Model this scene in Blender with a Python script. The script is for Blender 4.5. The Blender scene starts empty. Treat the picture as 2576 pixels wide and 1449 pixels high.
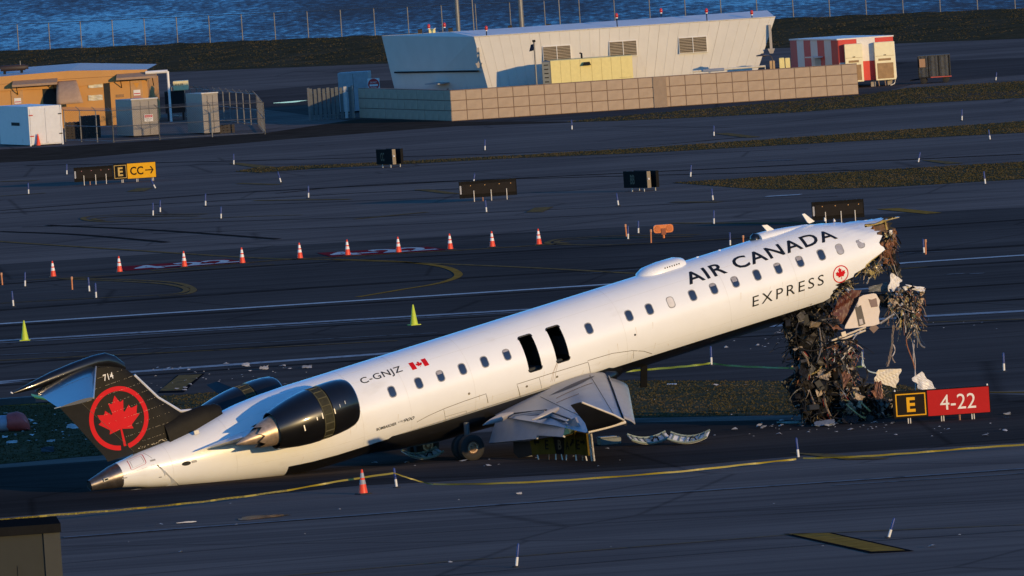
import bpy, bmesh, math, random
from mathutils import Vector, Matrix, Quaternion
random.seed(7)
R = math.radians
scene = bpy.context.scene
COL = scene.collection

# ------------------------------------------------------------------ camera
PW, PH = 2576.0, 1449.0              # pixel grid used to read positions off the photograph
FPX = 36000 / 3072 * PW              # focal length in those pixels
CAMH = 21.35
PITCH = math.atan(1311.5 / FPX)
ROLL = R(3.8)
_F = Vector((0, math.cos(PITCH), -math.sin(PITCH)))
_R0 = Vector((1, 0, 0)); _U0 = Vector((0, math.sin(PITCH), math.cos(PITCH)))
_RC = _R0 * math.cos(ROLL) - _U0 * math.sin(ROLL)
_UC = _R0 * math.sin(ROLL) + _U0 * math.cos(ROLL)
CAM = Vector((0, 0, CAMH))
cam_data = bpy.data.cameras.new('camera')
cam_data.sensor_width = 36.0
cam_data.lens = 36000 / 3072 * 36.0
cam_data.clip_start = 1.0
cam_data.clip_end = 20000
cam = bpy.data.objects.new('camera', cam_data)
COL.objects.link(cam)
cam.matrix_world = Matrix((( _RC.x, _UC.x, -_F.x, CAM.x), (_RC.y, _UC.y, -_F.y, CAM.y),
                           (_RC.z, _UC.z, -_F.z, CAM.z), (0, 0, 0, 1)))
scene.camera = cam

# ------------------------------------------------------------------ light
SUN_AZ, SUN_EL = R(146), R(6.0)      # clockwise from +Y; behind the camera, to the right, very low
world = bpy.data.worlds.new('World'); scene.world = world; world.use_nodes = True
wn = world.node_tree
sky = wn.nodes.new('ShaderNodeTexSky'); sky.sky_type = 'NISHITA'; sky.sun_disc = False
sky.sun_elevation = SUN_EL; sky.sun_rotation = SUN_AZ
sky.air_density = 1.0; sky.dust_density = 0.0; sky.ozone_density = 5.6
wn.links.new(sky.outputs[0], wn.nodes['Background'].inputs[0])
wn.nodes['Background'].inputs[1].default_value = 0.12
sun_data = bpy.data.lights.new('sun', 'SUN'); sun_data.energy = 1.25; sun_data.angle = R(0.5)
sun_data.color = (1.0, 0.69, 0.32)
sun = bpy.data.objects.new('sun', sun_data); COL.objects.link(sun)
_sd = Vector((math.sin(SUN_AZ) * math.cos(SUN_EL), math.cos(SUN_AZ) * math.cos(SUN_EL), math.sin(SUN_EL)))
sun.rotation_euler = _sd.to_track_quat('Z', 'Y').to_euler()
scene.view_settings.view_transform = 'Standard'
scene.view_settings.look = 'None'
scene.view_settings.exposure = 1.55
scene.view_settings.gamma = 1.0
scene.render.engine = 'CYCLES'
scene.cycles.max_bounces = 6

# ------------------------------------------------------------------ pixel -> place
def ray(u, v):
    return _F + _RC * ((u - PW / 2) / FPX) + _UC * ((PH / 2 - v) / FPX)
def G(u, v, z=0.0):                  # where a pixel's ray meets the ground (or height z)
    d = ray(u, v); return CAM + d * ((z - CAMH) / d.z)
def DY(u, v, Y):                     # ... meets depth Y
    d = ray(u, v); return CAM + d * (Y / d.y)

# ------------------------------------------------------------------ materials
MATS = {}
def new_mat(name):
    m = bpy.data.materials.new(name); m.use_nodes = True
    return m, m.node_tree.nodes, m.node_tree.links, m.node_tree.nodes['Principled BSDF']
def M(name, col=None, rough=.6, metal=0, var=.12, scale=4.0, bump=0, coat=0, spec=None, alpha=None, wear=None):
    if name in MATS: return MATS[name]
    m, n, l, b = new_mat(name)
    c = tuple(col) + (1,)
    tc = n.new('ShaderNodeTexCoord')
    nz = n.new('ShaderNodeTexNoise'); nz.inputs['Scale'].default_value = scale; nz.inputs['Detail'].default_value = 6
    nz.inputs['Roughness'].default_value = .62
    l.new(tc.outputs['Object'], nz.inputs['Vector'])
    rp = n.new('ShaderNodeValToRGB')
    rp.color_ramp.elements[0].position = .3; rp.color_ramp.elements[1].position = .72
    rp.color_ramp.elements[0].color = tuple(x * (1 - var) for x in col) + (1,)
    rp.color_ramp.elements[1].color = tuple(min(1, x * (1 + var)) for x in col) + (1,)
    l.new(nz.outputs['Fac'], rp.inputs[0])
    out = rp.outputs[0]
    if wear:
        n2 = n.new('ShaderNodeTexNoise'); n2.inputs['Scale'].default_value = wear[0]; n2.inputs['Detail'].default_value = 8
        mp = n.new('ShaderNodeMapping'); mp.inputs['Scale'].default_value = wear[3] if len(wear) > 3 else (1, 1, 1)
        l.new(tc.outputs['Object'], mp.inputs[0]); l.new(mp.outputs[0], n2.inputs['Vector'])
        r2 = n.new('ShaderNodeValToRGB'); r2.color_ramp.elements[0].position = wear[1]; r2.color_ramp.elements[1].position = min(1, wear[1] + .16)
        l.new(n2.outputs['Fac'], r2.inputs[0])
        mx = n.new('ShaderNodeMix'); mx.data_type = 'RGBA'
        l.new(r2.outputs[0], mx.inputs[0]); l.new(out, mx.inputs[6]); mx.inputs[7].default_value = tuple(wear[2]) + (1,)
        out = mx.outputs[2]
    l.new(out, b.inputs['Base Color'])
    b.inputs['Roughness'].default_value = rough; b.inputs['Metallic'].default_value = metal
    if coat: b.inputs['Coat Weight'].default_value = coat; b.inputs['Coat Roughness'].default_value = .08
    if spec is not None: b.inputs['Specular IOR Level'].default_value = spec
    if alpha is not None: b.inputs['Alpha'].default_value = alpha
    if bump:
        bp = n.new('ShaderNodeBump'); bp.inputs['Strength'].default_value = bump; bp.inputs['Distance'].default_value = .02
        l.new(nz.outputs['Fac'], bp.inputs['Height']); l.new(bp.outputs[0], b.inputs['Normal'])
    MATS[name] = m
    return m

def ground_mat(name, c0, c1, c2, streak=1.0, rough=.85, angle=-12, crack=True, spec=0.0):
    """worn pavement: broad patches, long scuffs along the runway, fine grain"""
    m, n, l, b = new_mat(name); MATS[name] = m
    tc = n.new('ShaderNodeTexCoord')
    def noise(sc, rot, s, det=6, ro=.6):
        mp = n.new('ShaderNodeMapping'); mp.inputs['Rotation'].default_value = (0, 0, R(rot)); mp.inputs['Scale'].default_value = sc
        nz = n.new('ShaderNodeTexNoise'); nz.inputs['Scale'].default_value = s; nz.inputs['Detail'].default_value = det; nz.inputs['Roughness'].default_value = ro
        l.new(tc.outputs['Object'], mp.inputs[0]); l.new(mp.outputs[0], nz.inputs['Vector']); return nz.outputs['Fac']
    def ramp(f, p0, p1, a, bcol):
        r = n.new('ShaderNodeValToRGB'); r.color_ramp.elements[0].position = p0; r.color_ramp.elements[1].position = p1
        r.color_ramp.elements[0].color = tuple(a) + (1,); r.color_ramp.elements[1].color = tuple(bcol) + (1,)
        l.new(f, r.inputs[0]); return r.outputs[0]
    def mix(f, a, bb, mode='MIX'):
        x = n.new('ShaderNodeMix'); x.data_type = 'RGBA'; x.blend_type = mode
        if isinstance(f, float): x.inputs[0].default_value = f
        else: l.new(f, x.inputs[0])
        l.new(a, x.inputs[6]); l.new(bb, x.inputs[7]); return x.outputs[2]
    mid = noise((.12, 1, 1), angle + 3, .10, 5, .65)
    broad = ramp(noise((1, .25, 1), angle, .06, 5), .32, .7, c0, c1)
    st = noise((.035, 1, 1), angle, .55 * streak, 6, .7)
    st2 = noise((.02, 1, 1), angle + 9, 1.6 * streak, 4, .7)
    one = (1, 1, 1)
    broad = mix(.9, broad, ramp(mid, .36, .64, (.74, .74, .75), (1.12, 1.1, 1.08)), 'MULTIPLY')
    out = mix(.85, broad, ramp(st, .35, .62, (.66, .66, .68), one), 'MULTIPLY')
    out = mix(.7, out, ramp(st2, .3, .55, (.7, .7, .7), one), 'MULTIPLY')
    light = n.new('ShaderNodeMath'); light.operation = 'MULTIPLY'
    lr = ramp(noise((.03, 1, 1), angle - 4, 1.1), .66, .8, (0, 0, 0), one)
    l.new(lr, light.inputs[0]); light.inputs[1].default_value = .5
    cc = n.new('ShaderNodeRGB'); cc.outputs[0].default_value = tuple(c2) + (1,)
    out = mix(light.outputs[0], out, cc.outputs[0])
    g = noise((1, 1, 1), 0, 28, 3, .8)
    out = mix(.8, out, ramp(g, .25, .75, (.72, .72, .72), (1.25, 1.25, 1.25)), 'MULTIPLY')
    if crack:
        vo = n.new('ShaderNodeTexVoronoi'); vo.feature = 'DISTANCE_TO_EDGE'; vo.inputs['Scale'].default_value = .075
        mp = n.new('ShaderNodeMapping'); mp.inputs['Rotation'].default_value = (0, 0, R(angle)); mp.inputs['Scale'].default_value = (1, .7, 1)
        l.new(tc.outputs['Object'], mp.inputs[0]); l.new(mp.outputs[0], vo.inputs['Vector'])
        out = mix(.5, out, ramp(vo.outputs[0], .0, .012, (.35, .35, .35), one), 'MULTIPLY')
    l.new(out, b.inputs['Base Color']); b.inputs['Roughness'].default_value = rough
    b.inputs['Specular IOR Level'].default_value = spec
    bp = n.new('ShaderNodeBump'); bp.inputs['Strength'].default_value = .25; bp.inputs['Distance'].default_value = .01
    l.new(g, bp.inputs['Height']); l.new(bp.outputs[0], b.inputs['Normal'])
    return m

# ------------------------------------------------------------------ mesh helper
class MB:
    def __init__(s): s.v = []; s.f = []; s.m = []; s.mi = 0
    def add(s, vs, fs):
        o = len(s.v); s.v += [tuple(p) for p in vs]; s.f += [tuple(i + o for i in f) for f in fs]; s.m += [s.mi] * len(fs); return s
    def box(s, c, d, rz=0, bev=0):
        x, y, z = (k / 2 for k in d); cs, sn = math.cos(rz), math.sin(rz)
        if bev:
            pts = []
            for zz, k in ((-z, bev), (-z + bev, 0), (z - bev, 0), (z, bev)):
                for px, py in ((-x + k, -y + k), (x - k, -y + k), (x - k, y - k), (-x + k, y - k)): pts.append((px, py, zz))
            fs = [(3, 2, 1, 0), (12, 13, 14, 15)] + [(a * 4 + i, a * 4 + (i + 1) % 4, a * 4 + 4 + (i + 1) % 4, a * 4 + 4 + i) for a in range(3) for i in range(4)]
        else:
            pts = [(a, b, e) for e in (-z, z) for a, b in ((-x, -y), (x, -y), (x, y), (-x, y))]
            fs = [(3, 2, 1, 0), (4, 5, 6, 7), (0, 1, 5, 4), (1, 2, 6, 5), (2, 3, 7, 6), (3, 0, 4, 7)]
        return s.add([(c[0] + a * cs - b * sn, c[1] + a * sn + b * cs, c[2] + e) for a, b, e in pts], fs)
    def bx(s, x0, x1, y0, y1, z0, z1, bev=0): return s.box(((x0 + x1) / 2, (y0 + y1) / 2, (z0 + z1) / 2), (abs(x1 - x0), abs(y1 - y0), abs(z1 - z0)), 0, bev)
    def tube(s, pts, r, n=6, r1=None, cap=True):
        pts = [Vector(p) for p in pts]; k = len(pts); rings = []
        for i, p in enumerate(pts):
            t = (pts[min(i + 1, k - 1)] - pts[max(i - 1, 0)])
            t = t.normalized() if t.length > 1e-9 else Vector((0, 0, 1))
            a = t.cross(Vector((0, 0, 1)) if abs(t.z) < .95 else Vector((1, 0, 0))).normalized(); b = t.cross(a)
            rr = r if r1 is None else r + (r1 - r) * i / max(1, k - 1)
            rings.append([p + (a * math.cos(2 * math.pi * j / n) + b * math.sin(2 * math.pi * j / n)) * rr for j in range(n)])
        vs = [q for g in rings for q in g]
        fs = [(i * n + j, i * n + (j + 1) % n, (i + 1) * n + (j + 1) % n, (i + 1) * n + j) for i in range(k - 1) for j in range(n)]
        if cap: fs += [tuple(range(n))[::-1], tuple((k - 1) * n + j for j in range(n))]
        return s.add(vs, fs)
    def lathe(s, prof, n=32, ax='x', c=(0, 0, 0), cap=False):
        """prof = (station, radius[, centre offset in z])"""
        vs = []
        for p in prof:
            for j in range(n):
                t = 2 * math.pi * j / n; q = (p[1] * math.cos(t), p[1] * math.sin(t)); o = p[2] if len(p) > 2 else 0
                vs.append((c[0] + p[0], c[1] + q[0], c[2] + q[1] + o) if ax == 'x' else ((c[0] + q[0], c[1] + q[1], c[2] + p[0]) if ax == 'z' else (c[0] + q[0], c[1] + p[0], c[2] + q[1])))
        k = len(prof)
        fs = [(i * n + j, i * n + (j + 1) % n, (i + 1) * n + (j + 1) % n, (i + 1) * n + j) for i in range(k - 1) for j in range(n)]
        if cap: fs += [tuple(range(n))[::-1], tuple((k - 1) * n + j for j in range(n))]
        return s.add(vs, fs)
    def prism(s, poly, z0, z1):
        n = len(poly); vs = [(p[0], p[1], z0) for p in poly] + [(p[0], p[1], z1) for p in poly]
        return s.add(vs, [tuple(range(n))[::-1], tuple(range(n, 2 * n))] + [(i, (i + 1) % n, n + (i + 1) % n, n + i) for i in range(n)])
    def extr(s, poly3, d):                       # polygon of 3-D points pushed along d
        n = len(poly3); a = [Vector(p) for p in poly3]; d = Vector(d)
        return s.add(a + [p + d for p in a], [tuple(range(n))[::-1], tuple(range(n, 2 * n))] + [(i, (i + 1) % n, n + (i + 1) % n, n + i) for i in range(n)])
    def loft(s, secs, cap=True):                 # closed sections of equal length
        n = len(secs[0]); k = len(secs); vs = [p for q in secs for p in q]
        fs = [(i * n + j, i * n + (j + 1) % n, (i + 1) * n + (j + 1) % n, (i + 1) * n + j) for i in range(k - 1) for j in range(n)]
        if cap: fs += [tuple(range(n))[::-1], tuple((k - 1) * n + j for j in range(n))]
        return s.add(vs, fs)
    def grid(s, fn, nu, nv):
        vs = [fn(i / nu, j / nv) for j in range(nv + 1) for i in range(nu + 1)]
        return s.add(vs, [(j * (nu + 1) + i, j * (nu + 1) + i + 1, (j + 1) * (nu + 1) + i + 1, (j + 1) * (nu + 1) + i) for j in range(nv) for i in range(nu)])
    def shift(s, d): s.v = [(p[0] + d[0], p[1] + d[1], p[2] + d[2]) for p in s.v]; return s
    def build(s, name, mats, parent=None, smooth=False, loc=None, fix=True):
        me = bpy.data.meshes.new(name); me.from_pydata([tuple(p) for p in s.v], [], s.f)
        if not isinstance(mats, (list, tuple)): mats = [mats]
        for q in mats: me.materials.append(q)
        me.polygons.foreach_set('material_index', s.m)
        if fix:
            bm = bmesh.new(); bm.from_mesh(me); bmesh.ops.recalc_face_normals(bm, faces=bm.faces); bm.to_mesh(me); bm.free()
        if smooth:
            me.polygons.foreach_set('use_smooth', [True] * len(me.polygons))
            try: me.set_sharp_from_angle(angle=R(smooth if smooth > 1 else 40))
            except Exception: pass
        o = bpy.data.objects.new(name, me); COL.objects.link(o)
        if parent is not None: o.parent = parent
        if loc is not None: o.location = loc
        return o

def tag(o, label=None, cat=None, group=None, kind=None):
    if label: o['label'] = label
    if cat: o['category'] = cat
    if group: o['group'] = group
    if kind: o['kind'] = kind
    return o
def thing(name, label, cat, loc=(0, 0, 0), rz=0, group=None):
    o = bpy.data.objects.new(name, None); COL.objects.link(o); o.empty_display_size = .2
    o.location = loc; o.rotation_euler = (0, 0, rz); return tag(o, label, cat, group)
def link_copy(o, parent=None):
    c = o.copy(); COL.objects.link(c); c.parent = parent
    return c
def copy_tree(root, loc, label, rot=None, group=None):
    r = link_copy(root); r.location = loc
    if rot is not None: r.rotation_euler = rot
    r['label'] = label
    if group: r['group'] = group
    for ch in list(root.children):
        c = link_copy(ch, r)
        for g in list(ch.children): link_copy(g, c)
    return r

class Frame:
    """a place on the ground with a heading: x along the front, y away from the camera, z up"""
    def __init__(s, o, yaw):
        s.o = Vector(o); s.yaw = yaw; s.x = Vector((math.cos(yaw), math.sin(yaw), 0)); s.y = Vector((-math.sin(yaw), math.cos(yaw), 0))
    def px(s, u, v, y=0.0):
        d = ray(u, v); t = ((s.o - CAM).dot(s.y) + y) / d.dot(s.y); q = CAM + d * t - s.o
        return q.dot(s.x), q.z
    def thing(s, name, label, cat, group=None): return thing(name, label, cat, s.o, s.yaw, group)

# flat outlines (text, leaf, bars) -> triangles in a 2-D frame
def text_mesh(txt, size=1.0, shear=0, offset=0, spacing=1.0):
    cu = bpy.data.curves.new('t', 'FONT'); cu.body = txt; cu.size = size; cu.shear = shear; cu.offset = offset; cu.space_character = spacing
    cu.resolution_u = 3
    o = bpy.data.objects.new('t', cu); COL.objects.link(o)
    dg = bpy.context.evaluated_depsgraph_get(); me = bpy.data.meshes.new_from_object(o.evaluated_get(dg))
    vs = [tuple(v.co) for v in me.vertices]; fs = [tuple(p.vertices) for p in me.polygons]
    bpy.data.objects.remove(o); bpy.data.curves.remove(cu); bpy.data.meshes.remove(me)
    return vs, fs
def loops_mesh(loops):
    cu = bpy.data.curves.new('t', 'CURVE'); cu.dimensions = '2D'; cu.fill_mode = 'BOTH'
    for lp in loops:
        sp = cu.splines.new('POLY'); sp.points.add(len(lp) - 1); sp.use_cyclic_u = True
        for i, p in enumerate(lp): sp.points[i].co = (p[0], p[1], 0, 1)
    o = bpy.data.objects.new('t', cu); COL.objects.link(o)
    dg = bpy.context.evaluated_depsgraph_get(); me = bpy.data.meshes.new_from_object(o.evaluated_get(dg))
    vs = [tuple(v.co) for v in me.vertices]; fs = [tuple(p.vertices) for p in me.polygons]
    bpy.data.objects.remove(o); bpy.data.curves.remove(cu); bpy.data.meshes.remove(me)
    return vs, fs
def bbox2(vf):
    xs = [p[0] for p in vf[0]]; ys = [p[1] for p in vf[0]]; return min(xs), max(xs), min(ys), max(ys)
def norm2(vf):                                   # to the unit square
    a, b, c, d = bbox2(vf); return [((p[0] - a) / (b - a), (p[1] - c) / (d - c), 0) for p in vf[0]], vf[1]
def cut2(vf, step, axis=1):                      # slice so that it can be bent
    bm = bmesh.new(); vs = [bm.verts.new(p) for p in vf[0]]
    for f in vf[1]:
        try: bm.faces.new([vs[i] for i in f])
        except ValueError: pass
    lo = min(p[axis] for p in vf[0]); hi = max(p[axis] for p in vf[0]); k = lo + step
    while k < hi:
        co = [0, 0, 0]; co[axis] = k; no = [0, 0, 0]; no[axis] = 1
        bmesh.ops.bisect_plane(bm, geom=bm.verts[:] + bm.edges[:] + bm.faces[:], plane_co=co, plane_no=no); k += step
    bm.verts.index_update(); out = [tuple(v.co) for v in bm.verts], [tuple(v.index for v in f.verts) for f in bm.faces]; bm.free(); return out
def decal(vf, fn, name, mat, parent):
    mb = MB(); mb.add([fn(p[0], p[1]) for p in vf[0]], vf[1]); return mb.build(name, mat, parent, fix=False)

LEAF = [(0, 1), (.17, .68), (.22, .66), (.36, .73), (.26, .22), (.31, .19), (.56, .45), (.62, .30), (.67, .28), (.94, .34), (.84, .03), (.86, -.02),
        (.97, -.07), (.53, -.42), (.51, -.47), (.56, -.62), (.10, -.53), (.04, -.50), (.06, -1.0)]
def leaf_loop(stem=True):
    h = [p for p in LEAF]
    return h + [(-x, y) for x, y in reversed(h)][0:-1]
def circle(r, n=48, a0=0, a1=2 * math.pi, c=(0, 0)):
    return [(c[0] + r * math.cos(a0 + (a1 - a0) * i / n), c[1] + r * math.sin(a0 + (a1 - a0) * i / n)) for i in range(n + (0 if abs(a1 - a0 - 2 * math.pi) < 1e-6 else 1))]
def lerp(a, b, t): return a + (b - a) * t
def interp(tab, x):
    if x <= tab[0][0]: return tab[0][1:]
    for a, b in zip(tab, tab[1:]):
        if x <= b[0]:
            t = (x - a[0]) / (b[0] - a[0]); return tuple(lerp(p, q, t) for p, q in zip(a[1:], b[1:]))
    return tab[-1][1:]

# ================================================================== the ground
asph = ground_mat('asphalt_taxiway', (.175, .138, .118), (.225, .178, .15), (.30, .24, .205))
asph_dk = ground_mat('asphalt_runway', (.085, .072, .064), (.125, .105, .092), (.21, .175, .155), streak=1.3)
asph_near = ground_mat('asphalt_dark', (.050, .041, .035), (.092, .075, .064), (.21, .17, .15), streak=1.6)
asph_svc = ground_mat('asphalt_service_road', (.092, .074, .064), (.135, .108, .093), (.19, .155, .132))
dirt = M('bare_dirt', (.10, .07, .045), .95, spec=0, var=.4, scale=.8, bump=.4)
def grass_mat(name, a, b, c):
    m, n, l, p = new_mat(name); MATS[name] = m
    tc = n.new('ShaderNodeTexCoord'); mp = n.new('ShaderNodeMapping'); mp.inputs['Scale'].default_value = (.35, 1, 1)
    l.new(tc.outputs['Object'], mp.inputs[0])
    n1 = n.new('ShaderNodeTexNoise'); n1.inputs['Scale'].default_value = .8; n1.inputs['Detail'].default_value = 8; n1.inputs['Roughness'].default_value = .7
    l.new(mp.outputs[0], n1.inputs['Vector'])
    r = n.new('ShaderNodeValToRGB'); e = r.color_ramp.elements; e[0].position = .34; e[0].color = tuple(a) + (1,)
    e[1].position = .7; e[1].color = tuple(c) + (1,); k = e.new(.5); k.color = tuple(b) + (1,)
    l.new(n1.outputs['Fac'], r.inputs[0]); l.new(r.outputs[0], p.inputs['Base Color']); p.inputs['Roughness'].default_value = 1; p.inputs['Specular IOR Level'].default_value = 0
    n2 = n.new('ShaderNodeTexNoise'); n2.inputs['Scale'].default_value = 9; n2.inputs['Detail'].default_value = 5
    l.new(tc.outputs['Object'], n2.inputs['Vector'])
    bp = n.new('ShaderNodeBump'); bp.inputs['Strength'].default_value = .7; bp.inputs['Distance'].default_value = .08
    l.new(n2.outputs['Fac'], bp.inputs['Height']); l.new(bp.outputs[0], p.inputs['Normal'])
    return m
grass_m = grass_mat('grass_turf', (.055, .048, .024), (.085, .068, .036), (.125, .092, .055))
bank_m = grass_mat('bank_turf', (.042, .036, .019), (.066, .053, .030), (.098, .073, .045))

def sheet(name, pts, z, mat, kind='structure', px=True, parent=None):
    mb = MB(); P = [G(*p) if px else Vector((p[0], p[1], 0)) for p in pts]
    mb.add([(p.x, p.y, z) for p in P], [tuple(range(len(P)))])
    o = mb.build(name, mat, parent, fix=False)
    if o.data.polygons[0].normal.z < 0:
        o.data.flip_normals()
    if kind and parent is None: o['kind'] = kind
    return o
# one sheet out past the horizon, the shore cut away from it
SH0, SH1 = G(0, 168), G(2576, 64)
sd_ = (SH1 - SH0).normalized()
def shore(t, off=0):                             # along the shore line, off metres towards the water
    nrm = Vector((-sd_.y, sd_.x, 0)); return SH0 + sd_ * t + nrm * off
SHL = (SH1 - SH0).length
a, b = shore(-2500, -26), shore(700, -26)
mb = MB(); mb.add([(-3000, -600, 0), (3000, -600, 0), (3000, b.y, 0), (b.x, b.y, 0), (a.x, a.y, 0), (-3000, a.y, 0)], [(0, 1, 2, 3, 4, 5)])
tag(mb.build('tarmac', asph, fix=False), kind='structure')
# grassy bank along the shore: rises, then falls to the water
mb = MB(); prof = [(-26.2, .0), (-22, .25), (-15, .75), (-8, 1.15), (-3, 1.3), (-.6, 1.22), (1.5, .3), (5, -1.6)]
NB = 150
def bank(i, j):
    t = -60 + (SHL + 120) * i; k = j * (len(prof) - 1); q = min(int(k), len(prof) - 2); fr = k - q
    off = lerp(prof[q][0], prof[q + 1][0], fr); z = lerp(prof[q][1], prof[q + 1][1], fr)
    p = shore(t, off); w = .05 * math.sin(t * .9 + off) + .04 * math.sin(t * 2.3 + 2 * off) + .03 * math.sin(t * 5.1)
    return (p.x, p.y, z + (w if -24 < off < 0 else 0) + .012)
mb.grid(bank, NB, 21); tag(mb.build('embankment', bank_m, smooth=1), kind='structure')
# the bay
wm, n, l, b = new_mat('bay_water'); MATS['bay_water'] = wm
tc = n.new('ShaderNodeTexCoord')
def wn_(sx, sy, s, det):
    mp = n.new('ShaderNodeMapping'); mp.inputs['Scale'].default_value = (sx, sy, 1); mp.inputs['Rotation'].default_value = (0, 0, R(-12))
    q = n.new('ShaderNodeTexNoise'); q.inputs['Scale'].default_value = s; q.inputs['Detail'].default_value = det; q.inputs['Roughness'].default_value = .62
    l.new(tc.outputs['Object'], mp.inputs[0]); l.new(mp.outputs[0], q.inputs['Vector']); return q.outputs['Fac']
chop = wn_(1.7, .22, .9, 5); gust = wn_(.05, .008, .6, 5)
mr = n.new('ShaderNodeMapRange'); mr.inputs[1].default_value = .3; mr.inputs[2].default_value = .7; mr.inputs[3].default_value = -.11; mr.inputs[4].default_value = -.42
mg = n.new('ShaderNodeMath'); mg.operation = 'MULTIPLY_ADD'; l.new(gust, mg.inputs[0]); mg.inputs[1].default_value = .9; l.new(chop, mg.inputs[2])
ms_ = n.new('ShaderNodeMath'); ms_.operation = 'SUBTRACT'; l.new(mg.outputs[0], ms_.inputs[0]); ms_.inputs[1].default_value = .45
l.new(ms_.outputs[0], mr.inputs[0])
cx = n.new('ShaderNodeCombineXYZ'); l.new(mr.outputs[0], cx.inputs[1]); cx.inputs[2].default_value = 1.0   # wave faces lean towards the shore
nv = n.new('ShaderNodeVectorMath'); nv.operation = 'NORMALIZE'; l.new(cx.outputs[0], nv.inputs[0]); l.new(nv.outputs[0], b.inputs['Normal'])
b.inputs['Base Color'].default_value = (.035, .04, .045, 1); b.inputs['Roughness'].default_value = .2; b.inputs['IOR'].default_value = 1.33; b.inputs['Specular Tint'].default_value = (1, .84, .72, 1)
a, c = shore(-3000, 2), shore(3000, 2); far1, far2 = shore(3000, 6000), shore(-3000, 6000)
mb = MB(); mb.add([(p.x, p.y, -.6) for p in (a, c, far1, far2)], [(0, 1, 2, 3)])
water_o = tag(mb.build('bay_water', wm, fix=False), kind='structure')
if water_o.data.polygons[0].normal.z < 0: water_o.data.flip_normals()

# pavements of other ages, each a few mm above the one below
sheet('service_road', [(-400, 322), (640, 272), (900, 306), (1140, 312), (1500, 300), (2160, 246), (2300, 212), (2700, 178), (2700, 140), (2250, 158), (900, 205), (560, 236), (-400, 285)], .004, asph_svc)
sheet('dirt_verge', [(-300, 425), (180, 400), (700, 352), (1140, 318), (1500, 306), (1140, 306), (900, 300), (660, 336), (160, 368), (-300, 392)], .008, M('dark_verge', (.06, .042, .03), .95, spec=0, var=.35, scale=.5, bump=.3))
sheet('runway_asphalt', [(-500, 697), (0, 665), (671, 620), (1425, 579), (2000, 548), (2800, 512), (2800, 795), (2576, 800), (1900, 845), (960, 908), (300, 956), (-500, 1010)], .004, asph_dk)
sheet('shoulder_asphalt', [(-500, 1012), (300, 957), (960, 909), (1900, 846), (2800, 788), (2800, 975), (2430, 986), (2200, 960), (1600, 957), (900, 975), (300, 1005), (-500, 1060)], .008, asph_svc)
sheet('dark_asphalt', [(-500, 1360), (0, 1302), (500, 1262), (900, 1222), (1100, 1212), (1700, 1175), (2050, 1143), (2800, 1100), (2800, 1000), (2430, 990), (2250, 1052), (1560, 1064), (900, 1110), (200, 1163), (-500, 1215)], .008, asph_near)  # darker asphalt under and in front of the airliner
G_STRIPS = {
 'grass_beside_taxiway': [(-600, 1052), (0, 1021), (260, 1006), (600, 985), (1000, 968), (1580, 958), (2000, 960), (2250, 968), (2430, 988), (2300, 1004), (2250, 1018), (1990, 1044), (1560, 1052), (900, 1098), (200, 1150), (0, 1168), (-600, 1215)],
 'grass_island': [(1690, 460), (1760, 456), (1990, 441), (2200, 429), (2800, 394), (2800, 440), (2576, 451), (2250, 470), (2050, 477), (1900, 476), (1780, 467)],
 'grass_strip': [(590, 432), (640, 423), (930, 410), (1300, 391), (1640, 371), (2100, 339), (2576, 305), (2800, 292), (2800, 322), (2576, 334), (2100, 358), (1640, 384), (1300, 398), (1000, 414), (800, 424), (650, 435)],
 'grass_by_wall': [(1420, 308), (1520, 296), (2165, 240), (2280, 222), (2576, 204), (2800, 190), (2800, 228), (2576, 246), (2280, 262), (2000, 283), (1700, 298), (1560, 304)],
}
for nm, pts in G_STRIPS.items(): sheet(nm, pts, .012, grass_m)
sheet('dirt_patch', [(2240, 246), (2400, 236), (2576, 228), (2700, 222), (2700, 236), (2576, 240), (2420, 250)], .016, dirt)
sheet('dirt_patch', [(1500, 300), (1700, 286), (1900, 268), (2160, 244), (2170, 250), (1920, 282), (1700, 296)], .016, dirt)

# grass blades: nobody could count them
def inside(p, poly):
    c = False; n_ = len(poly)
    for i in range(n_):
        a, b = poly[i], poly[i - 1]
        if (a.y > p[1]) != (b.y > p[1]) and p[0] < (b.x - a.x) * (p[1] - a.y) / (b.y - a.y) + a.x: c = not c
    return c
blade_mats = [M('grass_blade', (.055, .048, .023), .9, var=.35, scale=1.3, spec=0), M('dry_blade', (.085, .066, .036), .9, var=.35, scale=1.3, spec=0)]
def tufts(name, label, poly_px, N, h, zfun=None, world_poly=None):
    P = world_poly or [G(*q) for q in poly_px]
    x0, x1 = max(min(p.x for p in P), -44), min(max(p.x for p in P), 44); y0, y1 = min(p.y for p in P), max(p.y for p in P)
    mb = MB(); k = 0; tries = 0
    while k < N and tries < N * 12:
        tries += 1
        x, y = random.uniform(x0, x1), random.uniform(y0, y1)
        if not inside((x, y), P): continue
        k += 1; z = zfun(x, y) if zfun else .012
        dense = math.sin(x * 1.7 + y * .3) + math.sin(x * .6 - y * .21)
        mb.mi = 1 if random.random() < (.55 if dense > .6 else .12) else 0
        for _ in range(3):
            ang = random.uniform(0, 6.28); hh = h * random.uniform(.5, 1.3); w = .035; dx, dy = math.cos(ang), math.sin(ang)
            ox, oy = x + random.uniform(-.08, .08), y + random.uniform(-.08, .08); ln = hh * random.uniform(.1, .7)
            mb.add([(ox - dy * w, oy + dx * w, z), (ox + dy * w, oy - dx * w, z), (ox + dx * ln, oy + dy * ln, z + hh)], [(0, 1, 2)])
    return tag(mb.build(name, blade_mats, fix=False), label, 'grass', kind='stuff')
tufts('grass', 'short dry grass behind the crashed airliner', G_STRIPS['grass_beside_taxiway'], 16000, .04)
tufts('grass', 'thin grass island by the dark taxiway signs', G_STRIPS['grass_island'], 6000, .045)
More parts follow.
